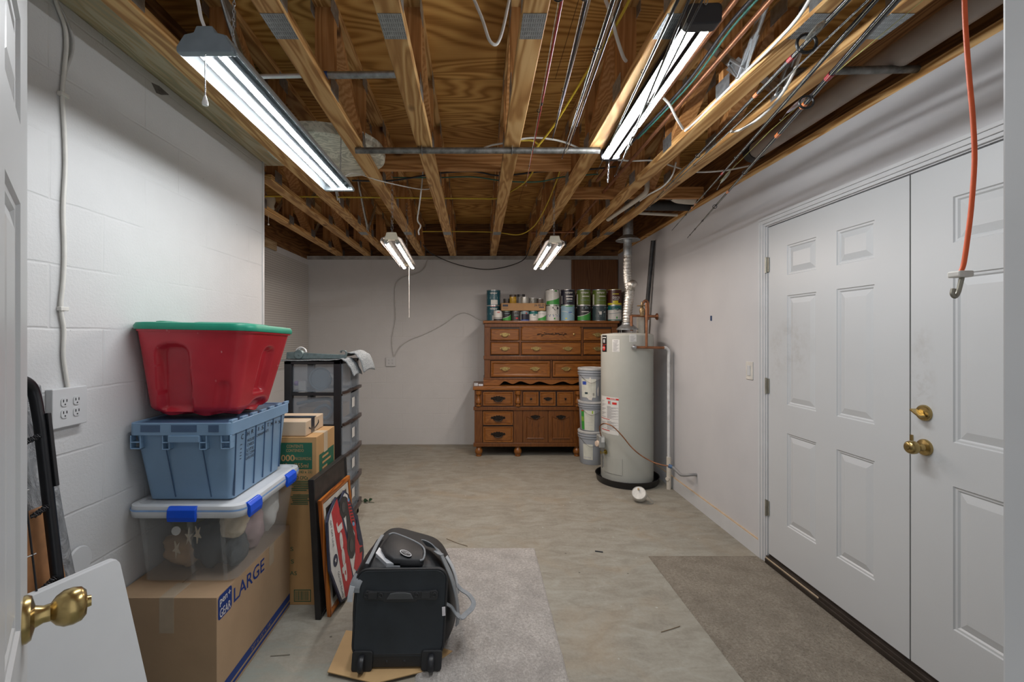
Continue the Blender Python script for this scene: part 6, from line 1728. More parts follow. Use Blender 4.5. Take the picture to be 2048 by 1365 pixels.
# red tote with green lid
def tote_red():
    t = thing('storage_tote', 'red plastic tote with a green lid, top of the stack', 'storage tote', (-1.17, 2.03, 1.10))
    n, mrows = 160, 46
    zb_, zt_ = 0.0, 0.372
    bx, tx = (-1.385, -1.03, 1.885, 2.215), (-1.402, -0.930, 1.812, 2.262)
    base = rrect(2, 2, 0.26, 12)
    # resample outline evenly
    pts = [V((a, b, 0)) for a, b in base]; L = [0]
    for i in range(len(pts)): L.append(L[-1] + (pts[(i + 1) % len(pts)] - pts[i]).length)
    def at(s):
        s = s * L[-1]
        for i in range(len(pts)):
            if L[i + 1] >= s:
                return pts[i].lerp(pts[(i + 1) % len(pts)], (s - L[i]) / max(L[i + 1] - L[i], 1e-9))
        return pts[0]
    sm = lambda x: max(0.0, min(1.0, x)) ** 2 * (3 - 2 * max(0.0, min(1.0, x)))
    rings = []
    for j in range(mrows + 1):
        v = j / mrows; ring = []
        for i in range(n):
            p = at(i / n)
            f = v
            x0, x1, y0, y1 = [a + (b - a) * f for a, b in zip(bx, tx)]
            x = (x0 + x1) / 2 + p.x * (x1 - x0) / 2; y = (y0 + y1) / 2 + p.y * (y1 - y0) / 2
            lowr = sm((0.10 - v) / 0.10)
            x += -p.x * 0.018 * lowr; y += -p.y * 0.018 * lowr
            d = 0.0; nx = ny = 0.0
            if p.y < -0.9: nx, ny, u = 0, 1, (p.x + 1) / 2
            elif p.x > 0.9: nx, ny, u = -1, 0, (p.y + 1) / 2
            elif p.y > 0.9: nx, ny, u = 0, -1, (p.x + 1) / 2
            elif p.x < -0.9: nx, ny, u = 1, 0, (p.y + 1) / 2
            else: u = -1
            def pocket(cu, hw, v0, v1, e=0.05, taper=0.25):
                h2 = hw * (1 + taper * (1 - v))
                a = sm((h2 - abs(u - cu)) / e) if abs(u - cu) < h2 else 0
                top = v1 - 0.09 * min(1, (abs(u - cu) / h2)) ** 3
                b = sm((top - v) / 0.05) if v < top else 0
                c = sm((v - v0) / 0.07) if v > v0 else 0
                return a * b * c
            if u >= 0:
                if ny == 1: d = 0.036 * pocket(0.35, 0.135, 0.03, 0.82, 0.05, 0.55) + 0.008 * pocket(0.86, 0.07, 0.0, 0.42, 0.06)
                elif nx == -1: d = 0.026 * pocket(0.52, 0.13, 0.22, 0.80) + 0.028 * pocket(0.60, 0.22, 0.0, 0.17, 0.12)
                elif ny == -1: d = 0.03 * pocket(0.4, 0.14, 0.03, 0.8)
                else: d = 0.02 * pocket(0.5, 0.15, 0.03, 0.8)
                d += 0.008 * sm((0.10 - v) / 0.1) * (0.5 + 0.5 * math.cos(u * math.tau * 2.2)) if v < 0.10 else 0
                d -= 0.004 * math.sin(math.pi * u)
            z = zb_ + (zt_ - zb_) * v
            if v < 0.03 and u >= 0: z += 0.012 * (0.5 + 0.5 * math.cos(u * math.tau * 2.2))
            ring.append(V((x + nx * d, y + ny * d, z)))
        rings.append(ring)
    m = MB().loft(rings, 0, True)
    def red_mat():
        tm = NT('scuffed_red_plastic')
        v1 = tm.noise(tm.co(), 5, 3)
        sc = tm.new('ShaderNodeTexVoronoi', feature='DISTANCE_TO_EDGE'); sc.inputs['Scale'].default_value = 7
        ds = tm.noise(tm.co(), 3.2, 4, 0.6, 2.5)
        tm.link(tm.co((1, 1, 2.2)), sc.inputs['Vector'])
        vs_ = tm.new('ShaderNodeTexVoronoi'); vs_.inputs['Scale'].default_value = 26; tm.link(tm.co((1, 1, 0.6)), vs_.inputs['Vector'])
        dots = tm.ramp(vs_.outputs['Distance'], [(0.06, (1, 1, 1)), (0.11, (0, 0, 0))])
        gate = tm.ramp(tm.noise(tm.co(loc=(3, 1, 2)), 9, 2), [(0.5, (0, 0, 0)), (0.62, (1, 1, 1))])
        col = tm.ramp(v1, [(0.3, (0.44, 0.016, 0.030)), (0.7, (0.54, 0.026, 0.044))])
        col = tm.mix(tm.math('MULTIPLY', tm.math('MULTIPLY', dots, gate), 0.8), col, (0.70, 0.30, 0.32))
        return tm.set(col, 0.27, 0, 0.55)
    M_RED = red_mat()
    # slight roll: the near left side stands a little higher
    off = V((-1.17, 2.03, 1.10))
    def place(mb):
        out = []
        for p in mb.v:
            q = p.copy(); q.z += (-(q.x + 1.17) * 0.018 - (q.y - 2.03) * 0.03) + 1.098
            out.append(q)
        mb.v = out
        return mb
    place(m).build('tote_body', M_RED, t, smooth=60)
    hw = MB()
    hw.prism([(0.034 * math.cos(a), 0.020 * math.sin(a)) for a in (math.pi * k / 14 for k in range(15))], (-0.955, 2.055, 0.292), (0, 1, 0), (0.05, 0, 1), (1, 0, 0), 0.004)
    place(hw).build('hand_hold', mat('red_recess_shade', (0.11, 0.004, 0.008), 0.5), t)  # piece in darkened red, shade of the hand hold put into colour
    x0, x1, y0, y1 = tx
    R = lambda e, z, r=0.075: [V((a, b, z)) for a, b in rrect(x1 - x0 + 2 * e, y1 - y0 + 2 * e, r, 8, (x0 + x1) / 2, (y0 + y1) / 2)]
    lipm = MB().loft([R(0.0, 0.350), R(0.006, 0.350), R(0.008, 0.362), R(0.0, 0.366)], 0, False)
    place(lipm).build('tote_lip', M_RED, t, smooth=50)
    l = MB().loft([R(0.002, 0.356), R(0.012, 0.358), R(0.014, 0.372), R(0.008, 0.385), R(-0.012, 0.388), R(-0.022, 0.382), R(-0.04, 0.382)], 0, True)
    for (cx_, cy_, sx_, sy_) in ((-1.33, 2.0, 0.035, 0.12), (-1.11, 2.04, 0.12, 0.12)):
        rr_ = lambda e, z: [V((a, b, z)) for a, b in rrect(2 * sx_ - 2 * e, 2 * sy_ - 2 * e, 0.03, 5, cx_, cy_)]
        l.loft([rr_(0, 0.380), rr_(0.004, 0.394), rr_(0.014, 0.396)], 0, True)
    gl = mat('teal_green_lid_plastic', (0.004, 0.235, 0.145), 0.4, var=0.1, scale=14)
    place(l).build('tote_lid', gl, t, smooth=50)


tote_red()

# tall box with green print and a small parcel on it
gx0, gx1, gy0, gy1, gz1 = -1.345, -0.870, 2.415, 2.715, 0.895
t = thing('cardboard_box', 'tall orange-brown cardboard box with a green printed panel', 'box', ((gx0 + gx1) / 2, 2.56, 0), 'cardboard boxes by the left wall')
g = boxmesh(gx0, gx1, gy0, gy1, 0, gz1)
g.build('carton', M_KRAFTO, t, bevel=0.004)
m = MB(); gp_ = lambda px, py: V((PX(px, gy0), gy0 - 0.0008, PZ(py, gy0)))
m.sheet([[gp_(540, 939), gp_(624.5, 939)], [gp_(540, 886), gp_(624.5, 886)]], 0)
def gtext(s, px, py, wpx, hpx, k, bold=0.0):
    c = gp_(px, py); sc_ = gy0 / FPX
    text_fit(m, s, wpx * sc_, hpx * sc_, lambda a, q: c + V((a, -0.0008, q)), k, bold)
gtext('CONTENTS', 590, 893, 33, 6, 1); gtext('CONTENIDO', 590, 901.5, 35, 6, 1); gtext('1000', 573, 916.5, 33, 13, 1, 0.02); gtext('PIECES/PIEZAS', 606, 918, 33, 5.5, 1); gtext('12oz/355ml', 592, 931.5, 50, 9, 1, 0.005)
gtext('(40 x 25)', 611.5, 945, 26, 7, 0); gtext('ECO CPCs', 600, 956, 32, 7, 0, 0.01)
for k in range(12): gtext('-', 603 - (k % 3) * 2, 963 + k * 3.6 + (6 if k > 5 else 0), 40 - (k * 7) % 12, 1.7, 0)
for s, px, py, wv in (('S', 584, 1098.5, 6), ('S', 585, 1123.5, 6), ('AS', 587, 1147, 14)): gtext(s, px, py, wv, 8, 0)
sc_ = gy0 / FPX
for (a, b_, c_, d_) in ((588, 622, 1180, 1181.5), (588, 622, 1202.5, 1204), (588, 589.5, 1180, 1204), (620.5, 622, 1180, 1204)): m.sheet([[gp_(a, d_), gp_(b_, d_)], [gp_(a, c_), gp_(b_, c_)]], 0)
random.seed(5)
xx = 591
while xx < 618:
    wv = random.choice((0.6, 0.6, 1.1, 1.5)); m.sheet([[gp_(xx, 1201), gp_(xx + wv, 1201)], [gp_(xx, 1183), gp_(xx + wv, 1183)]], 0); xx += wv + random.choice((0.6, 1.0))
# right face panel
rp = lambda Y, z: V((gx1 + 0.0008, Y, z))
m.sheet([[rp(2.455, 0.68), rp(2.70, 0.68)], [rp(2.455, 0.79), rp(2.70, 0.79)]], 0)
for z, y0_, y1_ in ((0.765, 2.50, 2.60), (0.735, 2.50, 2.64), (0.705, 2.50, 2.58)): m.sheet([[rp(y0_, q) + V((0.001, 0, 0)), rp(y1_, q) + V((0.001, 0, 0))] for q in (z - 0.006, z + 0.006)], 1)
o = m.build('box_print', [M_GREENI, M_KRAFTO], t); o['label'] = 'green printed panel and lettering'
m = MB(); m.box(gx1, gx1 + 0.001, 2.53, 2.59, gz1 - 0.11, gz1); m.box(gx1 - 0.09, gx1, 2.53, 2.59, gz1, gz1 + 0.001)
m.build('packing_tape', M_TAPEP, t)

sx0, sx1, sy0, sy1, sz0, sz1 = -1.25, -0.932, 2.43, 2.70, gz1 + 0.002, gz1 + 0.084
t = thing('cardboard_box', 'small pale parcel with dark tape on the green-printed box', 'box', ((sx0 + sx1) / 2, 2.56, sz0), 'cardboard boxes by the left wall')
boxmesh(sx0, sx1, sy0, sy1, sz0, sz1, False).build('carton', M_KRAFTP, t, bevel=0.004)
m = MB(); ty0, ty1 = 2.505, 2.555
m.box(sx0, sx1 + 0.001, ty0 + 0.03, ty1 + 0.03, sz1 - 0.0002, sz1 + 0.001); m.box(sx1, sx1 + 0.001, ty0, ty1, sz0 + 0.004, sz1 + 0.001)
pts = [V((sx1 + 0.002, 2.47 + 0.14 * k / 10, sz0 + 0.038 - 0.018 * math.sin(math.pi * k / 10))) for k in range(11)]
for p, q in zip(pts[:-1], pts[1:]): m.bar(p, q, 0.008, 0.0008, (1, 0, 0))
m.obox(pts[-1], (0, 1, 0.6), (0, -0.6, 1), (1, 0, 0), 0.010, 0.004, 0.0005); m.obox(pts[-1] + V((0, 0.002, 0.008)), (0, 0.2, 1), (0, 1, -0.2), (1, 0, 0), 0.010, 0.003, 0.0005)
m.build('printed_tape', mat('black_printed_tape', (0.02, 0.03, 0.045), 0.25, var=0.3, scale=60), t)

# ================================================================ drawer cart in the alcove
M_BLKP = mat('black_cart_plastic', (0.012, 0.013, 0.016), 0.4, var=0.1)
M_DRAWC = clear_mat('frosted_drawer_plastic', (0.36, 0.41, 0.46), 0.68, 0.3)
M_BRONZE = mat('dark_brown_handle', (0.045, 0.032, 0.028), 0.3, var=0.1)
cx0, cx1, cy0, cy1 = -1.365, -0.970, 3.16, 3.635
ctop = 1.258; dhh = 0.2245
t = thing('drawer_cart', 'black framed cart of frosted plastic drawers behind the boxes', 'drawer cart', ((cx0 + cx1) / 2, (cy0 + cy1) / 2, 0))
f = MB()
for x in (cx0, cx1 - 0.05):
    for y in (cy0, cy1 - 0.05): f.box(x, x + 0.05, y, y + 0.05, 0.02, ctop)
levels = [ctop - 0.008 - dhh * k for k in range(6)]
for z in levels[1:]:
    for y in (cy0 + 0.006, cy1 - 0.026): f.box(cx0 + 0.04, cx1 - 0.04, y, y + 0.02, z - 0.010, z + 0.012)
    f.box(cx0, cx0 + 0.02, cy0 + 0.04, cy1 - 0.04, z - 0.010, z + 0.012)
f.box(cx0, cx1, cy0, cy1, ctop - 0.022, ctop)
f.box(cx0, cx1, cy0, cy1, 0.02, 0.09)
for x in (cx0 + 0.03, cx1 - 0.03):
    for y in (cy0 + 0.03, cy1 - 0.03): f.lathe([(0.02, 0), (0.022, 0.01), (0.02, 0.02)], (x, y, 0), (0, 0, 1), 12)
f.build('cart_frame', M_BLKP, t, bevel=0.003, bseg=1)
for k in range(5):
    z1_, z0_ = levels[k] - 0.022, levels[k + 1] + 0.015
    m = MB()
    x0_, x1_, y0_, y1_ = cx0 + 0.025, cx1 - 0.004, cy0 + 0.03, cy1 - 0.03
    m.box(x0_, x1_, y0_, y1_, z0_, z0_ + 0.003); m.box(x0_, x1_, y0_, y0_ + 0.003, z0_, z1_); m.box(x0_, x1_, y1_ - 0.003, y1_, z0_, z1_); m.box(x0_, x0_ + 0.003, y0_, y1_, z0_, z1_)
    # bowed front
    fr_pts = [(x1_ + 0.012 + 0.020 * math.sin(math.pi * i / 12), cy0 + 0.006 + (cy1 - cy0 - 0.012) * i / 12) for i in range(13)]
    m.loft([[V((a, b_, z)) for a, b_ in fr_pts] + [V((a - 0.004, b_, z)) for a, b_ in reversed(fr_pts)] for z in (z0_ - 0.012, z1_ + 0.012)])
    for i in (4, 8): m.box(fr_pts[i][0], fr_pts[i][0] + 0.004, fr_pts[i][1] - 0.006, fr_pts[i][1] + 0.006, z0_, z1_)
    d = m.build('drawer', M_DRAWC, t)
    h = MB()
    hp_ = [V((a + 0.006 + (0.016 if 3 <= i <= 9 else 0), b_, z0_ - 0.004 + (0.012 if 3 <= i <= 9 else 0))) for i, (a, b_) in enumerate(fr_pts)]
    for p, q in zip(hp_[:-1], hp_[1:]): h.bar(p, q, 0.022, 0.018)
    h.build('handle', M_BRONZE, d)
    if k > 0:
        h = MB(); a, b_ = fr_pts[5]
        h.box(a + 0.004, a + 0.0055, b_ - 0.03, b_ + 0.035, (z0_ + z1_) / 2, (z0_ + z1_) / 2 + 0.07)
        h.build('paper_tag', M_WHITEC, d)
# things seen through the near side of the top two drawers
zq = levels[1] + 0.022
o = MB().tube([(-1.13 + 0.075 * math.cos(a), 3.215, zq + 0.082 + 0.075 * math.sin(a)) for a in (k * math.tau / 28 for k in range(28))], 0.007, 8, closed=True).lathe([(0.0005, 0), (0.066, 0), (0.06, 0.012), (0.0005, 0.012)], (-1.13, 3.215, zq + 0.082), (0, 1, 0), 28).build('round_container', mat('slate_blue_plastic', (0.11, 0.17, 0.21), 0.4), smooth=40)
tag(o, 'slate blue round container in the top drawer of the cart', 'container')
o = MB().box(-1.285, -1.235, 3.21, 3.23, zq, zq + 0.068).build('packet', mat('white_packet', (0.66, 0.65, 0.62), 0.4))
tag(o, 'white packet at the left in the top drawer of the cart', 'packet')
o = bundle('purple tuft beside the white packet in the top drawer', (-1.302, 3.222, zq + 0.05), 0.018, (1, 1, 1), mat('purple_plastic', (0.28, 0.12, 0.46), 0.5), 2.9, 0.3, None, 'purple_tuft', 'ornament', 'things inside the drawer cart')
o = MB().obox((-1.035, 3.22, zq + 0.10), (0.9, 0, -0.4), (0.4, 0, 0.9), (0, 1, 0), 0.03, 0.012, 0.01).build('packet', mat('white_packet', (0.66, 0.65, 0.62)))
tag(o, 'pale tilted packet at the right in the top drawer of the cart', 'packet')
zq = levels[2] + 0.022
o = MB().box(-1.30, -1.02, 3.25, 3.55, zq, zq + 0.10).build('carton', M_KRAFTP, bevel=0.003)
tag(o, 'pale carton lying in the second drawer of the cart', 'carton')
o = MB().tube(curve_pts([(-1.295, 3.216, zq + 0.13), (-1.2, 3.213, zq + 0.150), (-1.07, 3.216, zq + 0.165), (-1.045, 3.218, zq + 0.10), (-1.09, 3.216, zq + 0.03), (-1.17, 3.215, zq + 0.07), (-1.10, 3.213, zq + 0.12), (-1.045, 3.218, zq + 0.08)]), 0.012, 10).build('hose', mat('slate_blue_hose', (0.15, 0.22, 0.27), 0.4), smooth=60)
tag(o, 'slate blue coiled hose in the second drawer of the cart', 'hose')

# felt draped over the cart
def felt_mat():
    tm = NT('speckled_grey_felt')
    n = tm.noise(tm.co(), 150, 3, 0.7)
    return tm.set(tm.ramp(n, [(0.35, (0.09, 0.11, 0.125)), (0.5, (0.20, 0.225, 0.24)), (0.68, (0.42, 0.44, 0.45))]), 0.95, 0, 0.1)


M_FELT = felt_mat()
def felt(prof, y0_, y1_, skew, name, lab):
    g = []
    for j in range(13):
        v = j / 12; row = []
        for i, (x, z) in enumerate(prof):
            s = max(0, x - cx1) if x > cx1 else 0
            row.append(V((x, y0_ + (y1_ - y0_) * v + s * skew, z + 0.004 * math.sin(i * 1.1 + v * 3) * (1 if x > cx1 else 0.25) + (0.012 * math.sin(v * math.pi) if x > cx1 + 0.02 else 0))))
        g.append(row)
    o = MB().sheet(g).build(name, M_FELT, smooth=80, solid=0.004)
    tag(o, lab, 'felt', 'felt sheets on the drawer cart')
prof = curve_pts([(-1.40, 0, 1.262), (-1.2, 0, 1.2645), (-1.05, 0, 1.266), (-0.99, 0, 1.270), (-0.955, 0, 1.272), (-0.925, 0, 1.245), (-0.90, 0, 1.205), (-0.878, 0, 1.150)], 5)
felt([(p.x, p.z) for p in prof], 3.14, 3.36, 0.3, 'felt_sheet', 'grey speckled felt hanging over the near corner of the cart')
prof = curve_pts([(-1.40, 0, 1.270), (-1.2, 0, 1.2725), (-1.05, 0, 1.274), (-0.99, 0, 1.290), (-0.945, 0, 1.312), (-0.90, 0, 1.300), (-0.865, 0, 1.250), (-0.842, 0, 1.165)], 5)
felt([(p.x, p.z) for p in prof], 3.27, 3.62, 0.2, 'felt_sheet', 'grey speckled felt arching over the far corner of the cart')
# flat metal bar tool on the felt
M_TOOL = mat('grey_green_steel', (0.14, 0.19, 0.195), 0.5, 0.35, var=0.2, scale=40)
t = thing('bar_tool', 'grey-green flat bar tool with round pivot and hooked end on the felt', 'tool', (-1.2, 3.2, 1.28))
yy = 3.215
tq = lambda px, py: V((PX(px, yy), yy, PZ(py, yy)))
m = MB()
poly = [(573, 705), (590, 704.5), (606, 706), (640, 708), (672, 709.5), (690, 710), (690, 717.5), (660, 718), (608, 718.5), (590, 718.5), (572, 718)]
m.prism([(tq(a, b_).x, tq(a, b_).z) for a, b_ in poly][::-1], (0, yy, 0), (1, 0, 0), (0, 0, 1), (0, 1, 0), 0.03)
m.build('bar', M_TOOL, t, bevel=0.003)
MB().lathe([(0.0005, -0.008), (0.030, -0.008), (0.034, -0.002), (0.034, 0.03), (0.0005, 0.03)], tq(597.5, 709.5), (0, 1, 0), 26).lathe([(0.0005, -0.013), (0.008, -0.012), (0.010, -0.007)], tq(597.5, 709.5), (0, 1, 0), 12).build('pivot', M_TOOL, t, smooth=40)
m = MB(); hk = curve_pts([tq(690, 716), tq(691.5, 708), tq(690.5, 703.5), tq(686, 702), tq(681.5, 702.5), tq(680.5, 706)], 5)
for p, q in zip(hk[:-1], hk[1:]): m.bar(p + V((0, 0.015, 0)), q + V((0, 0.015, 0)), 0.03, 0.006, (0.3, 0, 1))
m.build('hooked_end', M_TOOL, t)
for r_, dx, nm in ((0.036, -0.003, 'ring'), (0.030, 0.004, 'ring')):
    c = tq(598 + dx * 300, 705.5) + V((0, 0.045 + dx, 0.0))
    MB().tube([c + V((r_ * math.cos(a), 0, r_ * math.sin(a))) for a in (math.pi * k / 16 for k in range(17))], 0.0045, 8).build(nm, mat('white_plastic_ring', (0.68, 0.70, 0.70), 0.35), t, smooth=60)
# ================================================================ leaning frames and sign
M_BLKF = mat('black_frame_paint', (0.014, 0.013, 0.013), 0.4, var=0.2)
M_CHALK = mat('dark_brown_board', (0.032, 0.026, 0.022), 0.6, var=0.35, scale=22)
M_ORNG = wood('orange_varnished_wood', (0.16, 0.035, 0.004), (0.36, 0.10, 0.012), (0.52, 0.17, 0.022), axis='Y', bands=10, rough=0.28, knots=False, spec=0.5)
M_ORNGZ = wood('orange_varnished_wood_upright', (0.16, 0.035, 0.004), (0.36, 0.10, 0.012), (0.52, 0.17, 0.022), axis='Z', bands=10, rough=0.28, knots=False, spec=0.5)


def leaning(name, label, cat, b0, e, L, up, thick, fw, m_frame, m_field, matw=0.0, m_mat=None, depth=0.006, group=None):
    """rectangular frame: bottom near corner b0 (front face), e along length, up the slanted height vector"""
    b0, e, up = V(b0), V(e).normalized(), V(up)
    H = up.length; u2 = up.normalized(); n = e.cross(u2) * -1
    n = u2.cross(e) * -1
    n = e.cross(u2)                      # faces the room (+X)
    if n.x < 0: n = -n
    b0 = b0 + V((0, 0, max(0.0, (n * thick).z) + 0.001))
    t = thing(name, label, cat, tuple(b0 + e * L / 2), group)
    pt = lambda a, b, c: b0 + e * a + u2 * b + n * c
    m = MB()
    def mitre(a0, a1, q):
        pass
    o4 = [(0, 0), (L, 0), (L, H), (0, H)]; i4 = [(fw, fw), (L - fw, fw), (L - fw, H - fw), (fw, H - fw)]
    for k in range(4):
        k2 = (k + 1) % 4
        lo = [pt(*o4[k], -thick), pt(*o4[k2], -thick), pt(*i4[k2], -thick), pt(*i4[k], -thick)]
        mid = lambda f: [(o4[k][0] + (i4[k][0] - o4[k][0]) * f, o4[k][1] + (i4[k][1] - o4[k][1]) * f), (o4[k2][0] + (i4[k2][0] - o4[k2][0]) * f, o4[k2][1] + (i4[k2][1] - o4[k2][1]) * f)]
        prof = [(0, -thick), (0, -0.002), (0.15, 0), (0.55, 0.0), (0.62, -0.004), (0.9, -0.006), (1.0, -depth - 0.004), (1.0, -thick)]
        ra = [pt(*mid(f)[0], c) for f, c in prof]; rb_ = [pt(*mid(f)[1], c) for f, c in prof]
        m.loft([ra, rb_], 0 if k % 2 == 0 else 1)
    m.build('frame_moulding', m_frame if isinstance(m_frame, list) else [m_frame, m_frame], t)
    fm = MB()
    fm.hexa([pt(fw, fw, -thick + 0.001), pt(L - fw, fw, -thick + 0.001), pt(L - fw, H - fw, -thick + 0.001), pt(fw, H - fw, -thick + 0.001)], [pt(fw, fw, -depth - 0.002), pt(L - fw, fw, -depth - 0.002), pt(L - fw, H - fw, -depth - 0.002), pt(fw, H - fw, -depth - 0.002)])
    fm.build('backing_board', m_field, t)
    if m_mat:
        mm = MB(); q = fw; w2 = fw + matw; z = -depth - 0.0012
        oo = [(q, q), (L - q, q), (L - q, H - q), (q, H - q)]; ii = [(w2, w2), (L - w2, w2), (L - w2, H - w2), (w2, H - w2)]
        for k in range(4): mm.add([pt(*oo[k], z), pt(*oo[(k + 1) % 4], z), pt(*ii[(k + 1) % 4], z), pt(*ii[k], z)], [(0, 1, 2, 3)])
        mm.build('mount', m_mat, t)
    return t, b0, e, u2, n


leaning('framed_board', 'large black framed board leaning on the green-printed box', 'framed board', (-0.800, 2.285, 0), (0.045, 1, 0), 0.49, (-0.044, 0.02, 0.70), 0.030, 0.024, M_BLKF, M_CHALK)
leaning('picture_frame', 'orange wooden picture frame leaning on the black framed board', 'picture frame', (-0.757, 2.308, 0), (0.06, 1, 0), 0.425, (-0.050, 0.0, 0.592), 0.020, 0.030, [M_ORNG, M_ORNGZ], mat('brown_picture', (0.05, 0.04, 0.035), 0.5, var=0.5, scale=9), 0.03, mat('cream_mount', (0.55, 0.52, 0.45), 0.7))

# cut-out sign leaning on the orange frame
q0 = V((-0.722, 2.43, 0.004)); se = V((0.06, 1, 0)).normalized(); su = V((-0.062, 0, 0.56)).normalized(); sn = se.cross(su)
if sn.x < 0: sn = -sn
def onp(px, py, lift=0.0):
    d = V((px - VX, FPX, VY - py)); c = V((0, 0, EYE)); k = (q0 + sn * lift - c).dot(sn) / d.dot(sn)
    return c + d * k
def sg(x, y): return (630 + x * 0.1903, 960 + y * 0.1905)
t = thing('wall_sign', 'red and white cut-out vehicle sign leaning on the orange frame', 'sign', tuple(q0))
def poly_on(pts, lift, m_, mb, thick=None):
    a = [onp(*sg(x, y), lift) for x, y in pts]
    if thick: b = [p - sn * thick for p in a]; k = len(a); mb.add(a + b, [tuple(range(k)), tuple(reversed(range(k, 2 * k)))] + [(i, k + i, k + (i + 1) % k, (i + 1) % k) for i in range(k)], m_)
    else: mb.add(a, [tuple(range(len(a)))], m_)
    return mb
NAVYS = mat('navy_sign_paint', (0.018, 0.024, 0.055), 0.5, var=0.3, scale=40)
WHITES = mat('white_sign_paint', (0.60, 0.59, 0.56), 0.55, var=0.08, scale=30)
REDS = mat('red_sign_paint', (0.42, 0.022, 0.028), 0.5, var=0.12, scale=30)
BLKS = mat('black_sign_paint', (0.025, 0.025, 0.027), 0.5, var=0.3, scale=30)
outline = [(222, 182), (145, 370), (128, 450), (140, 720), (155, 965), (275, 1290), (330, 1255), (350, 1210), (440, 1100), (500, 950), (515, 760), (502, 640), (448, 372), (420, 350), (350, 150), (310, 112), (262, 235)]
mb = MB(); poly_on(outline, 0.0, 0, mb, 0.010); mb.build('sign_panel', NAVYS, t)
mb = MB()
poly_on([(218, 215), (158, 365), (142, 450), (153, 715), (170, 955), (285, 1262), (320, 1238), (238, 760), (172, 345)], 0.0007, 0, mb)
poly_on([(310, 140), (262, 245), (300, 400), (340, 560), (370, 850), (405, 1010), (460, 900), (440, 640), (400, 400), (340, 160)], 0.0006, 0, mb)
o = mb.build('white_field', WHITES, t)
mb = MB(); poly_on([(230, 200), (172, 345), (322, 1245), (345, 1208), (393, 1020), (330, 620), (280, 400)], 0.0012, 0, mb); mb.build('red_band', REDS, t)
def vtext(mb, s, a, b, hpx, lift, k=0, bold=0.0):
    pa, pb = onp(*sg(*a), lift), onp(*sg(*b), lift); u = (pb - pa); L = u.length; u.normalize(); v = sn.cross(u)
    c = (pa + pb) / 2
    text_fit(mb, s, L, hpx, lambda x, y: c + u * x + v * y, k, bold)
mb = MB(); vtext(mb, 'Jeep', (250, 425), (333, 1065), 0.074, 0.002, 0, 0.045); o = mb.build('lettering', WHITES, t); o['label'] = 'white lettering'
mb = MB(); vtext(mb, 'GET OFF LINE', (163, 430), (196, 705), 0.019, 0.0016); vtext(mb, 'GO OFF ROAD', (247, 965), (296, 1228), 0.019, 0.0016)
c = onp(*sg(217, 848), 0.0016); R_ = 0.031
mb.add([c + (se * math.cos(k * math.tau / 28) + su * math.sin(k * math.tau / 28)) * R_ for k in range(28)], [tuple(range(28))])
o = mb.build('small_lettering', NAVYS, t); o['label'] = 'navy slogan and round badge'
mb = MB(); c2 = c + sn * 0.0006
mb.add([c2 + (se * math.cos(k * math.tau / 10 + .3) + su * math.sin(k * math.tau / 10 + .3)) * (0.014 if k % 2 == 0 else 0.006) for k in range(10)], [tuple(range(10))])
mb.build('badge_star', WHITES, t)
mb = MB()
def ell(cx_, cy_, rx, ry, lift, k): poly_on([(cx_ + rx * math.cos(a), cy_ + ry * math.sin(a)) for a in (i * math.tau / 22 for i in range(22))], lift, k, mb)
ell(298, 290, 42, 115, 0.0018, 0); ell(382, 680, 46, 150, 0.0018, 0); poly_on([(310, 170), (340, 190), (395, 480), (420, 640), (400, 830), (345, 620), (330, 420)], 0.0017, 0, mb)
poly_on([(335, 200), (365, 220), (430, 470), (445, 620), (470, 690), (500, 690), (490, 860), (440, 960), (410, 930), (425, 790), (420, 560), (375, 440)], 0.0022, 1, mb)
for k in range(7): poly_on([(345 + k * 7, 240 + k * 32), (372 + k * 7, 234 + k * 32), (375 + k * 7, 248 + k * 32), (348 + k * 7, 254 + k * 32)], 0.0028, 0, mb)
poly_on([(440, 400), (500, 655), (462, 670), (432, 510)], 0.0030, 2, mb); poly_on([(470, 715), (500, 700), (503, 745), (472, 775)], 0.003, 0, mb)
ell(352, 215, 10, 18, 0.0032, 3); ell(405, 465, 12, 22, 0.0032, 3); ell(300, 290, 18, 55, 0.0032, 4); ell(384, 690, 20, 70, 0.0032, 4)
o = mb.build('vehicle_picture', [BLKS, REDS, NAVYS, mat('pale_blue_lamp', (0.12, 0.30, 0.50), 0.4), mat('dark_grey_hub', (0.06, 0.06, 0.06), 0.5)], t); o['label'] = 'red off-road car picture'

# ================================================================ rugs and flat cardboard
def rug_mat(name, a, b, c):
    tm = NT(name)
    n1 = tm.noise(tm.co(), 130, 4, 0.85); n2 = tm.noise(tm.co(), 6, 5, 0.65); n3 = tm.noise(tm.co(), 75, 3, 0.7)
    col = tm.ramp(tm.math('ADD', tm.math('MULTIPLY', n1, 0.6), tm.math('MULTIPLY', n3, 0.4)), [(0.34, a), (0.5, b), (0.66, c)])
    col = tm.mix(tm.ramp(n2, [(0.42, (0, 0, 0)), (0.70, (0.45, 0.45, 0.45))]), col, tuple(x * 0.6 for x in a))
    tm.bump(tm.math('ADD', n1, n3), 1.0, 0.012)
    return tm.set(col, 0.95, 0, 0.05)


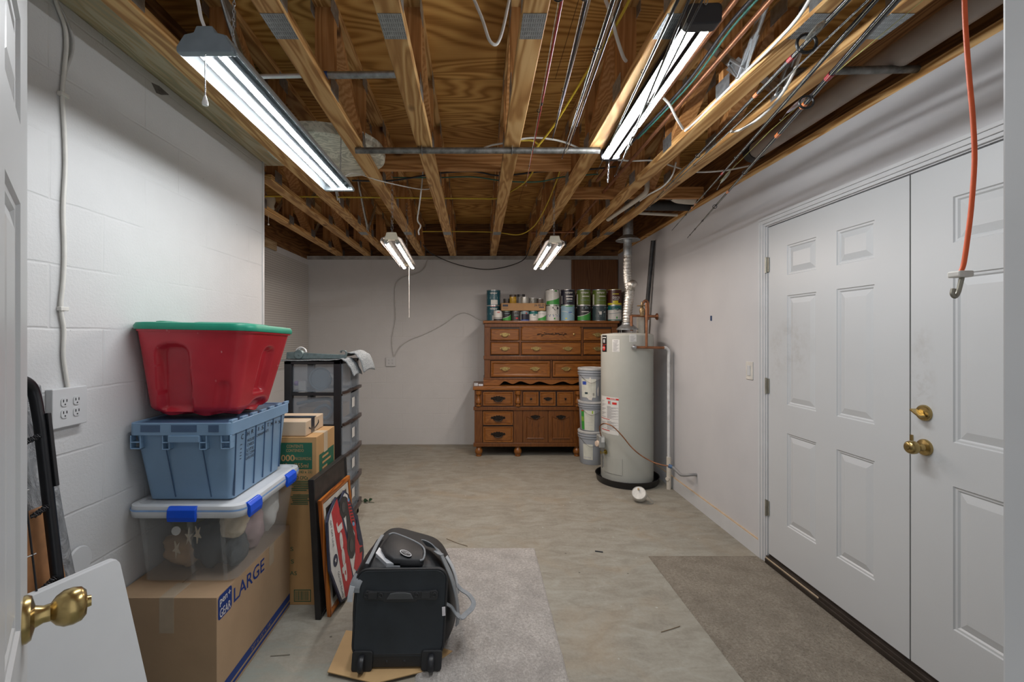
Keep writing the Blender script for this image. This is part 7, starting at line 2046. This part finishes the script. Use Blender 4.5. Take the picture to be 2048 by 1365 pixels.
def rug(name, label, x0, x1, y0, y1, m, h=0.012):
    random.seed(hash_(label))
    nx, ny = 70, 90
    g = []
    for j in range(ny + 1):
        row = []
        for i in range(nx + 1):
            ex = 0.004 * noise.noise(V((j * 0.9, 1.3, 0))) if i in (0, nx) else 0; ey = 0.004 * noise.noise(V((i * 0.9, 5.3, 0))) if j in (0, ny) else 0
            edge = i in (0, nx) or j in (0, ny)
            row.append(V((x0 + (x1 - x0) * i / nx + ex, y0 + (y1 - y0) * j / ny + ey, 0.001 if edge else h + 0.003 * noise.noise(V((i * 0.35, j * 0.35, 2))))))
        g.append(row)
    o = MB().sheet(g).box(x0 + 0.004, x1 - 0.004, y0 + 0.004, y1 - 0.004, 0.0005, 0.004).build(name, m, smooth=80)
    return tag(o, label, 'rug', 'carpet offcuts on the floor')


rug('carpet_remnant', 'light grey carpet remnant under the black duffel', -0.27, 0.372, 0.9, 3.055, rug_mat('light_grey_carpet', (0.40, 0.37, 0.345), (0.62, 0.58, 0.545), (0.85, 0.82, 0.78)))
rug('carpet_remnant', 'taupe carpet remnant in front of the double door', 1.098, XR - 0.02, 0.7, 2.945, rug_mat('taupe_carpet', (0.23, 0.20, 0.16), (0.37, 0.325, 0.265), (0.51, 0.46, 0.385)))
pts = [FL(655, 1352), FL(692, 1268), FL(760, 1275), FL(842, 1290), FL(905, 1310), FL(842, 1352), FL(750, 1375)]
m = MB(); a = [V((p.x, p.y, 0.016)) for p in pts]; k = len(a)
m.add(a + [p - V((0, 0, 0.004)) for p in a], [tuple(range(k)), tuple(reversed(range(k, 2 * k)))] + [(i, k + i, k + (i + 1) % k, (i + 1) % k) for i in range(k)])
o = m.build('cardboard_sheet', mat('golden_cardboard', (0.46, 0.30, 0.14), 0.7, var=0.06, scale=6))
tag(o, 'flat golden cardboard sheet on the floor under the duffel wheels', 'cardboard')

# ================================================================ rolling duffel bag
M_NYL = mat('black_nylon', (0.010, 0.011, 0.013), 0.55, var=0.25, scale=12, bump=0.18, bscale=26)
M_NYLF = mat('blue_black_canvas', (0.013, 0.018, 0.023), 0.6, var=0.25, scale=8, bump=0.1, bscale=30)
M_WEB = mat('grey_webbing', (0.20, 0.215, 0.23), 0.7, var=0.1, scale=60)
M_REFL = mat('silver_grey_panel', (0.47, 0.49, 0.52), 0.4, var=0.12, scale=20)
M_BLKH = mat('black_hard_plastic', (0.014, 0.015, 0.017), 0.4, var=0.1)
t = thing('duffel_bag', 'black rolling duffel bag with grey straps on the light carpet', 'bag', (-0.36, 2.1, 0.02))
bb0 = 0.022
# body sections along the bag: y, left x, right x, bottom, top left, top right, lean
secs = [(1.985, -0.560, -0.150, 0.030, 0.400, 0.385), (2.06, -0.580, -0.118, 0.022, 0.425, 0.405), (2.16, -0.582, -0.105, 0.018, 0.435, 0.395), (2.28, -0.572, -0.110, 0.018, 0.428, 0.370), (2.40, -0.560, -0.125, 0.018, 0.415, 0.330), (2.50, -0.548, -0.150, 0.020, 0.395, 0.285), (2.56, -0.528, -0.185, 0.04, 0.365, 0.245), (2.585, -0.49, -0.225, 0.08, 0.32, 0.20)]
rings = []
for si, (y, xl, xr, zb_, tl, tr) in enumerate(secs):
    w_, cx_ = xr - xl, (xl + xr) / 2
    ring = []
    for j in range(40):
        a = math.tau * j / 40; ca, sa = math.cos(a), math.sin(a)
        px_ = math.copysign(abs(ca) ** 0.45, ca); pz_ = math.copysign(abs(sa) ** 0.42, sa)
        x = cx_ + px_ * w_ / 2 * (1 - (0.24 if px_ > 0 else 0.10) * max(0.0, pz_))
        zt_ = tl + (tr - tl) * (x - xl) / w_
        z = zb_ + (zt_ - zb_) * (pz_ + 1) / 2
        f = 0.010 * noise.noise(V((x * 9, y * 7, z * 9))) if 0 < si < 7 else 0.004 * noise.noise(V((x * 9, y * 7, z * 9)))
        slant = 0.03 * (z / 0.4)
        ring.append(V((x + f, y + slant - 0.015 + (0.03 * (z / 0.4) if si > 4 else 0), max(z + f, bb0))))
    rings.append(ring)
MB().loft(rings).build('bag_body', M_NYL, t, smooth=80, subsurf=1)
# stiff end panel with wheels, leaning slightly back
pb, pu = V((-0.352, 1.945, 0.062)), V((0.012, 0.072, 0.372)).normalized(); pe = V((1, 0.02, 0)).normalized(); pn = pe.cross(pu); pn = -pn if pn.y > 0 else pn
PH = 0.345
fp = lambda a, b, c=0.0: pb + pe * a + pu * b + pn * c
ol = [(a, b) for a, b in rrect(0.385, PH, 0.045, 6, 0, PH / 2)]
ol = [(a * (1.0 + 0.03 * (b / PH)), max(b, 0.0)) for a, b in ol]
m = MB()
m.loft([[fp(a, b, -0.03) for a, b in ol], [fp(a, b, 0.006) for a, b in ol], [fp(a * 0.975, PH / 2 + (b - PH / 2) * 0.975, 0.012) for a, b in ol], [fp(a * 0.94, PH / 2 + (b - PH / 2) * 0.94, 0.010) for a, b in ol], [fp(a * 0.5, PH / 2 + (b - PH / 2) * 0.5, 0.016) for a, b in ol]])
m.build('end_panel', M_NYLF, t, smooth=35)
MB().tube([fp(a * 1.005, PH / 2 + (b - PH / 2) * 1.005, 0.006) for a, b in ol], 0.0055, 8, closed=True).build('piping', M_NYL, t, smooth=60)
m = MB(); m.hexa([fp(-0.19, -0.045, -0.05), fp(0.19, -0.045, -0.05), fp(0.19, 0.012, -0.05), fp(-0.19, 0.012, -0.05)], [fp(-0.185, -0.040, 0.008), fp(0.185, -0.040, 0.008), fp(0.185, 0.012, 0.012), fp(-0.185, 0.012, 0.012)])
for sx in (-0.045, 0.03): m.lathe([(0.007, 0), (0.007, 0.003), (0.0005, 0.004)], fp(sx, -0.018, 0.008), pn, 10)
m.build('base_plate', M_BLKH, t, bevel=0.004)
for sx in (-1, 1):
    h = MB(); h.prism(rrect(0.088, 0.080, 0.012), fp(sx * 0.147, -0.012, 0.006), pe, pu, pn, 0.016); h.build('wheel_housing', M_BLKH, t, bevel=0.004)
    wc = V((fp(sx * 0.147, 0, 0).x, fp(sx * 0.147, -0.03, 0.02).y - 0.006, 0.050))
    wh = MB().lathe([(0.012, -0.012), (0.030, -0.012), (0.034, -0.006), (0.034, 0.006), (0.030, 0.012), (0.012, 0.012)], wc, (1, 0.02, 0), 24); wh.build('wheel', M_BLKP, t, smooth=40)
m = MB()
hb = [(-0.160, -0.012), (-0.15, -0.020), (-0.075, -0.020), (-0.07, -0.028), (0.07, -0.028), (0.075, -0.020), (0.155, -0.022), (0.163, -0.012), (0.163, 0.010), (0.155, 0.018), (0.12, 0.016), (0.06, 0.014), (-0.06, 0.014), (-0.12, 0.016), (-0.150, 0.020), (-0.160, 0.010)]
m.prism(hb, fp(0.0, 0.247, 0.010), pe, pu, pn, 0.016)
for sx in (-0.147, -0.085, 0.07, 0.147): m.lathe([(0.011, 0), (0.011, 0.006), (0.005, 0.006), (0.005, 0.002), (0.0005, 0.002)], fp(sx, 0.248, 0.026), pn, 14)
for sx in (-0.12, 0.11): m.obox(fp(sx, 0.248, 0.028), pe, pu, pn, 0.020, 0.014, 0.006)
m.build('pull_handle_bar', M_BLKH, t, bevel=0.003)
m = MB(); hh = [(-0.06, -0.012), (0.06, -0.012), (0.045, 0.012), (0.02, 0.016), (-0.02, 0.016), (-0.045, 0.012)]
m.prism(hh, fp(0.0, 0.244, 0.026), pe, pu, pn, 0.008); m.build('grip_insert', mat('dark_grey_grip', (0.05, 0.053, 0.056), 0.5), t, bevel=0.003)


# top of the bag: where a picture ray meets the sagging top
def top_pt(px, py, lift=0.006):
    lo, hi = 2.035, 2.75
    best = None
    for k in range(240):
        Y = lo + (hi - lo) * k / 239
        x = PX(px, Y); z = PZ(py, Y)
        i = max(j for j in range(len(secs)) if secs[j][0] <= max(Y - 0.02, secs[0][0]))
        i = min(i, len(secs) - 2); s0, s1 = secs[i], secs[i + 1]; f = min(1, max(0, (Y - 0.02 - s0[0]) / (s1[0] - s0[0])))
        c = [a + (b - a) * f for a, b in zip(s0, s1)]
        u = min(1, max(0, (x - c[1]) / (c[2] - c[1]))); zt_ = c[4] + (c[5] - c[4]) * u + lift
        d = abs(z - zt_)
        if best is None or d < best[0]: best = (d, V((x, Y, zt_)))
    return best[1]
def bp(x, y): return (680 + x * 0.2381, 1040 + y * 0.2381)
def strip(pts, wv, m_, name, lift=0.008, parent=None, thick=0.004):
    c = curve_pts([top_pt(*bp(x, y), lift) for x, y in pts], 6)
    mb = MB()
    for p, q in zip(c[:-1], c[1:]): mb.bar(p, q + (q - p) * 0.15, wv, thick)
    return mb.build(name, m_, parent or t)


# raised pocket on the top
pk = [(450, 158), (520, 180), (620, 225), (690, 270), (712, 320), (700, 380), (672, 440), (560, 430), (450, 405), (380, 330), (345, 270), (370, 225), (410, 170)]
ring0 = [top_pt(*bp(x, y), 0.002) for x, y in pk]
cen = sum(ring0, V((0, 0, 0))) / len(ring0)
m = MB().loft([ring0, [p + V((0, 0, 0.022)) for p in ring0], [cen + (p - cen) * 0.9 + V((0, 0, 0.030)) for p in ring0]])
pocket = m.build('top_pocket', M_NYL, t, smooth=50)
c = curve_pts([p + V((0, 0, 0.026)) for p in ring0[-1:] + ring0[:7]], 5)
MB().tube(c, 0.0045, 7).build('pocket_piping', M_WEB, pocket, smooth=60)
oc = top_pt(*bp(552, 283), 0.036)
m = MB(); e1 = (top_pt(*bp(620, 303), 0.036) - top_pt(*bp(490, 262), 0.036)).normalized(); e2 = (top_pt(*bp(552, 250), 0.036) - top_pt(*bp(552, 310), 0.036)).normalized()
nn = e1.cross(e2).normalized()
ov = lambda r1, r2, l: [oc + e1 * r1 * math.cos(k * math.tau / 28) + e2 * r2 * math.sin(k * math.tau / 28) + nn * l for k in range(28)]
m.loft([ov(0.030, 0.018, -0.004), ov(0.030, 0.018, 0.0015)]); m.add(ov(0.030, 0.018, 0.002), [tuple(range(28))], 1); m.add(ov(0.026, 0.0145, 0.0026), [tuple(range(28))], 0)
text_fit(m, 'OLYMPIA', 0.043, 0.0085, lambda x, y: oc + e1 * x + e2 * (y + 0.003) + nn * 0.0036, 1)
text_fit(m, 'USA', 0.012, 0.004, lambda x, y: oc + e1 * x + e2 * (y - 0.007) + nn * 0.0036, 1)
m.build('logo_badge', [M_NYL, M_REFL], pocket)
# silver diagonal panel, zip lines, webbing
q = [(330, 232), (300, 280), (392, 392), (505, 412), (430, 330)]
rq = [top_pt(*bp(x, y), 0.010) for x, y in q]
m = MB(); m.add(rq + [p - V((0, 0, 0.02)) for p in rq], [tuple(range(5)), (0, 5, 6, 1), (1, 6, 7, 2), (2, 7, 8, 3), (3, 8, 9, 4), (4, 9, 5, 0)]); m.build('reflective_panel', M_REFL, t)
strip([(358, 130), (320, 190), (275, 280), (228, 390)], 0.016, M_WEB, 'zip_tape', 0.004)
strip([(365, 240), (395, 275), (435, 308)], 0.010, M_WEB, 'zip_pull', 0.010)
strip([(800, 262), (830, 285), (860, 298)], 0.018, M_WEB, 'compression_strap', 0.022)
# carry straps at both sides and the loose loop on the carpet
def ribbon(pts, wv, m_, name, side=(0, 0, 1)):
    c = curve_pts(pts, 7); mb = MB()
    for p, q_ in zip(c[:-1], c[1:]): mb.bar(p, q_ + (q_ - p) * 0.2, wv, 0.004, side)
    return mb.build(name, m_, t)
sp = lambda x, y, Y: P(*bp(x, y), Y)
ribbon([(-0.27, 2.20, 0.432), (-0.205, 2.15, 0.428), (-0.155, 2.10, 0.375), (-0.118, 2.07, 0.30), (-0.098, 2.05, 0.20), (-0.10, 2.03, 0.14)], 0.055, M_WEB, 'side_strap', (1, 0, 0.5))
ribbon([(-0.160, 2.19, 0.370), (-0.122, 2.17, 0.31), (-0.098, 2.15, 0.22)], 0.04, M_REFL, 'reflective_strip', (1, 0, 0.5))
ribbon([sp(835, 500, 2.18), sp(900, 505, 2.16), sp(970, 540, 2.15), sp(1020, 590, 2.14), sp(1080, 630, 2.12), sp(1120, 690, 2.09), sp(1110, 740, 2.06), sp(1060, 790, 2.03), sp(1015, 825, 2.0), sp(970, 780, 2.02), sp(930, 730, 2.02), sp(885, 705, 2.0)], 0.022, M_WEB, 'loop_handle', (0.3, -0.2, 1))
ribbon([sp(168, 470, 2.0), sp(140, 520, 1.985), sp(122, 570, 1.975), sp(118, 612, 1.972)], 0.046, M_WEB, 'side_strap', (0, -1, 0.2))
ribbon([sp(104, 560, 1.972), sp(88, 630, 1.965), sp(82, 690, 1.962)], 0.022, M_REFL, 'reflective_strip', (0, -1, 0.2))
ribbon([sp(870, 735, 1.96), sp(872, 795, 1.955)], 0.014, mat('white_care_tag', (0.62, 0.60, 0.63), 0.6), 'care_tag', (0.2, -1, 0))
ribbon([sp(345, 150, 2.5), sp(290, 240, 2.36), sp(215, 370, 2.2), sp(150, 490, 2.05)], 0.05, M_NYL, 'side_flap', (-.6, 0, 1))
# ================================================================ white cap, leaf sprig, bits on the floor
c0 = FL(1281, 1007)
t = thing('round_canister', 'white round plastic canister tipped over on the concrete floor', 'canister', (c0.x, c0.y, 0))
ax = V((-0.35, -0.62, 0.60)).normalized()
cc = V((c0.x, c0.y, 0.0)) + V((0, 0.03, 0.0665))
MB().lathe([(0.0005, -0.035), (0.056, -0.035), (0.060, -0.028), (0.060, 0.022), (0.056, 0.030), (0.052, 0.026), (0.0005, 0.024)], cc, ax, 34).build('canister_body', mat('scuffed_white_plastic', (0.58, 0.575, 0.54), 0.45, var=0.14, scale=30), t, smooth=40)
uu = ax.orthogonal().normalized()
MB().lathe([(0.0005, 0.0), (0.009, 0.0), (0.009, 0.004), (0.0005, 0.004)], cc + ax * 0.024 + V((0.0, 0.01, 0.03)), ax, 10).build('tan_plug', mat('tan_plug', (0.35, 0.25, 0.13), 0.6), t)
MB().tube(curve_pts([cc + V((0.05, 0.0, 0.01)), cc + V((0.085, -0.01, -0.03)), cc + V((0.105, -0.03, -0.055)), cc + V((0.095, -0.05, -0.064)), cc + V((0.05, -0.055, -0.064))]), 0.0016, 6).build('wire_bail', M_GALV, t)

c0 = FL(728, 1006)
t = thing('leaf_sprig', 'dark green leaf sprig on the floor at the foot of the cart', 'leaf sprig', tuple(c0))
random.seed(11)
M_LEAF = mat('dark_green_leaf', (0.02, 0.055, 0.022), 0.5, var=0.4, scale=60)
MB().tube(curve_pts([c0 + V((-0.05, 0, 0.004)), c0 + V((0, 0.01, 0.012)), c0 + V((0.05, 0.0, 0.006)), c0 + V((0.09, -0.01, 0.003))]), 0.0018, 5).build('stem', M_LEAF, t)
for k in range(11):
    b_ = c0 + V((-0.045 + 0.009 * k, random.uniform(-.015, .02), 0.008)); an = random.uniform(0, math.tau); d = V((math.cos(an), math.sin(an) * 0.7, random.uniform(0.2, 0.9))).normalized(); s_ = d.orthogonal().normalized()
    l_ = random.uniform(0.028, 0.045)
    g = [[b_ + d * l_ * u + s_ * (l_ * 0.33 * math.sin(math.pi * u ** 0.8) * v) + V((0, 0, -0.010 * u * u + 0.003 * abs(v))) for v in (-1, 0, 1)] for u in (0, .2, .4, .6, .8, 1)]
    MB().sheet(g).build('leaf', M_LEAF, t, solid=0.0008)
for lab, pts, r_, m_ in (('thin dry twig on the concrete behind the duffel', [(893, 1078), (915, 1087), (935, 1093)], 0.0016, mat('dry_twig', (0.17, 0.12, 0.07), 0.8)), ('curved dry twig on the concrete between the two rugs', [(1322, 1265), (1342, 1259), (1360, 1253)], 0.0016, mat('dry_twig', (0.17, 0.12, 0.07))), ('short black scrap on the concrete near the light rug', [(1190, 1103), (1206, 1105)], 0.004, M_BLKP), ('thin dark nail on the floor beside the LARGE box', [(541, 1313), (580, 1310)], 0.0014, M_HINGE)):
    o = MB().tube([FL(a, b_, 0.003) for a, b_ in pts], r_, 6).build('floor_scrap' if 'scrap' in lab else ('nail' if 'nail' in lab else 'twig'), m_)
    tag(o, lab, 'scrap' if 'scrap' in lab else ('nail' if 'nail' in lab else 'twig'))

# ================================================================ left foreground: white panel, wrapped slab, folding bed frame
pe_ = V((0.31, 0.95, 0)).normalized(); pA = V((-1.157, 1.45, 0.735)); pB = V((-0.92, 1.3725, 0.002))
pu_ = (pA - pB); Hh = pu_.length; pu_.normalize(); pn_ = pe_.cross(pu_)
if pn_.x < 0: pn_ = -pn_
Lw = 0.43
wp = lambda a, b, c: pB - pe_ * a + pu_ * b + pn_ * c
m = MB()
rad = 0.02
ol = [(0, 0), (0, Hh - rad)] + [(rad - rad * math.cos(a), Hh - rad + rad * math.sin(a)) for a in (math.pi / 2 * k / 4 for k in range(5))] + [(Lw, Hh), (Lw, 0)]
cen = (Lw / 2, Hh / 2)
sh_ = lambda k, c: [wp(a + (0 if a <= 0 or a >= Lw else 0), b - (k if b > Hh * 0.6 else 0), c) for a, b in ol]
m.loft([sh_(0.012, -0.034), sh_(0.002, -0.030), sh_(0.0, -0.018), sh_(0.004, -0.014), sh_(0.004, -0.006), sh_(0.010, 0.0)])
o = m.build('white_slab', mat('white_laminate', (0.55, 0.565, 0.58), 0.4, var=0.03, scale=5))
tag(o, 'white slab with moulded top edge leaning in front of the boxes', 'slab')

# plastic wrapped slab against the wall
def wrap_mat():
    tm = NT('crinkled_plastic_wrap')
    n = tm.noise(tm.co((1, 1, 0.5)), 16, 5, 0.65, 1.5)
    tm.bump(n, 0.9, 0.02)
    return tm.set(tm.ramp(n, [(0.3, (0.13, 0.135, 0.145)), (0.55, (0.26, 0.27, 0.28)), (0.75, (0.46, 0.47, 0.48))]), 0.18, 0, 0.6)


t0, t1_ = V((-1.385, 1.43, 1.285)), V((-1.318, 1.475, 0.679))
dirz = (t1_ - t0) / (t0.z - t1_.z)
fl0 = t0 + dirz * t0.z
g0 = lambda a, z, c: V((t0.x + (fl0.x - t0.x) * (1 - z / t0.z) - c, 0, z)) + V((0, t0.y + (fl0.y - t0.y) * (1 - z / t0.z) - a, 0))
m = MB(); nz_ = 18
rings = []
for k in range(nz_ + 1):
    z = 0.002 + (t0.z - 0.002) * k / nz_
    wob = 0.005 * noise.noise(V((k * 0.7, 3, 1)))
    rings.append([g0(0 + wob, z, 0.0), g0(0.15, z, -0.004 * noise.noise(V((k, 1, 5)))), g0(0.36, z, 0), g0(0.36, z, 0.024), g0(0 + wob, z, 0.024)])
m.loft(rings)
o = m.build('wrapped_slab', wrap_mat(), bevel=0.006)
tag(o, 'grey slab in crinkled clear plastic leaning on the block wall', 'wrapped slab')
# brown board behind the wires
o = MB().hexa([g0(0.06, 0.003, -0.03), g0(0.30, 0.003, -0.03), g0(0.30, 0.003, -0.014), g0(0.06, 0.003, -0.014)], [g0(0.06, 0.92, -0.024), g0(0.30, 0.92, -0.024), g0(0.30, 0.92, -0.009), g0(0.06, 0.92, -0.009)]).build('brown_board', mat('orange_brown_board', (0.36, 0.17, 0.07), 0.5, var=0.2), bevel=0.002)
tag(o, 'orange-brown board leaning in front of the wrapped slab', 'board')

# black folding bed frame with springs
t = thing('bed_frame', 'black metal spring bed frame leaning by the open door', 'bed frame', (-1.2, 1.2, 0))
a0, a1 = V((-1.335, 1.358, 1.308)), V((-1.255, 1.345, 0.714))
dz_ = (a1 - a0) / (a0.z - a1.z); foot_ = a0 + dz_ * a0.z; foot_.z = 0.016
wF = 0.34
m = MB()
crn = [foot_, a0 + V((0, 0, -0.05))]
top_path = curve_pts([foot_.lerp(a0, 0.9), a0 + V((0.0, 0, -0.05)), a0 + V((-0.003, -0.014, -0.014)), a0 + V((-0.003, -0.05, 0.004)), a0 + V((-0.003, -0.12, 0.008))], 6)
main = [foot_] + top_path + [a0 + V((-0.003, -wF, 0.008)), foot_ + V((0, -wF, 0))]
m.tube(main, 0.0155, 12)
m.build('tube_frame', mat('black_frame_tube', (0.010, 0.011, 0.014), 0.35, 0.3), t, smooth=50)
o = MB().bar(foot_.lerp(a0, 0.92) + V((0.012, 0.012, 0)), foot_.lerp(a0, 0.75) + V((0.012, 0.012, 0)), 0.02, 0.012, (0, 1, 0)).build('side_bracket', M_BLKP, t, bevel=0.002)
for zc in (1.14, 0.93, 0.72, 0.5, 0.28):
    f_ = zc / a0.z; c = foot_.lerp(a0, f_)
    hx_ = MB(); p0 = c + V((0.004, -0.004, 0)); q_ = c + V((0.022, -0.075, -0.008)); d = (q_ - p0)
    n_ = 46; sd = d.orthogonal().normalized(); s2 = d.normalized().cross(sd)
    hx_.tube([p0 + d * (k / n_) + (sd * math.cos(k * 1.35) + s2 * math.sin(k * 1.35)) * (0.007 if 3 < k < n_ - 3 else 0.002) for k in range(n_ + 1)], 0.0022, 6)
    hx_.build('spring', M_BLKP, t, smooth=60)
for k in range(3):
    yy = -0.085 - 0.09 * k
    MB().tube([foot_ + V((0.022, yy, 0.03)), foot_.lerp(a0, 0.93) + V((0.020, yy, 0))], 0.0026, 6).build('vertical_wire', M_BLKP, t)
for zc in (1.18, 1.0, 0.82, 0.64, 0.46, 0.3):
    c = foot_.lerp(a0, zc / a0.z)
    MB().tube([c + V((0.022, -0.075, 0)), c + V((0.022, -wF + 0.015, 0.02))], 0.002, 6).build('cross_wire', M_GALV, t)
# small white rounded lid on the wall behind the panel
o = MB().lathe([(0.0005, 0), (0.044, 0), (0.046, 0.006), (0.042, 0.012), (0.0005, 0.012)], (-1.405, 1.585, 0.653), (1, 0, 0.12), 30).build('plastic_disc', M_TRIM, smooth=40)
tag(o, 'white round plastic disc against the block wall behind the white slab', 'disc')
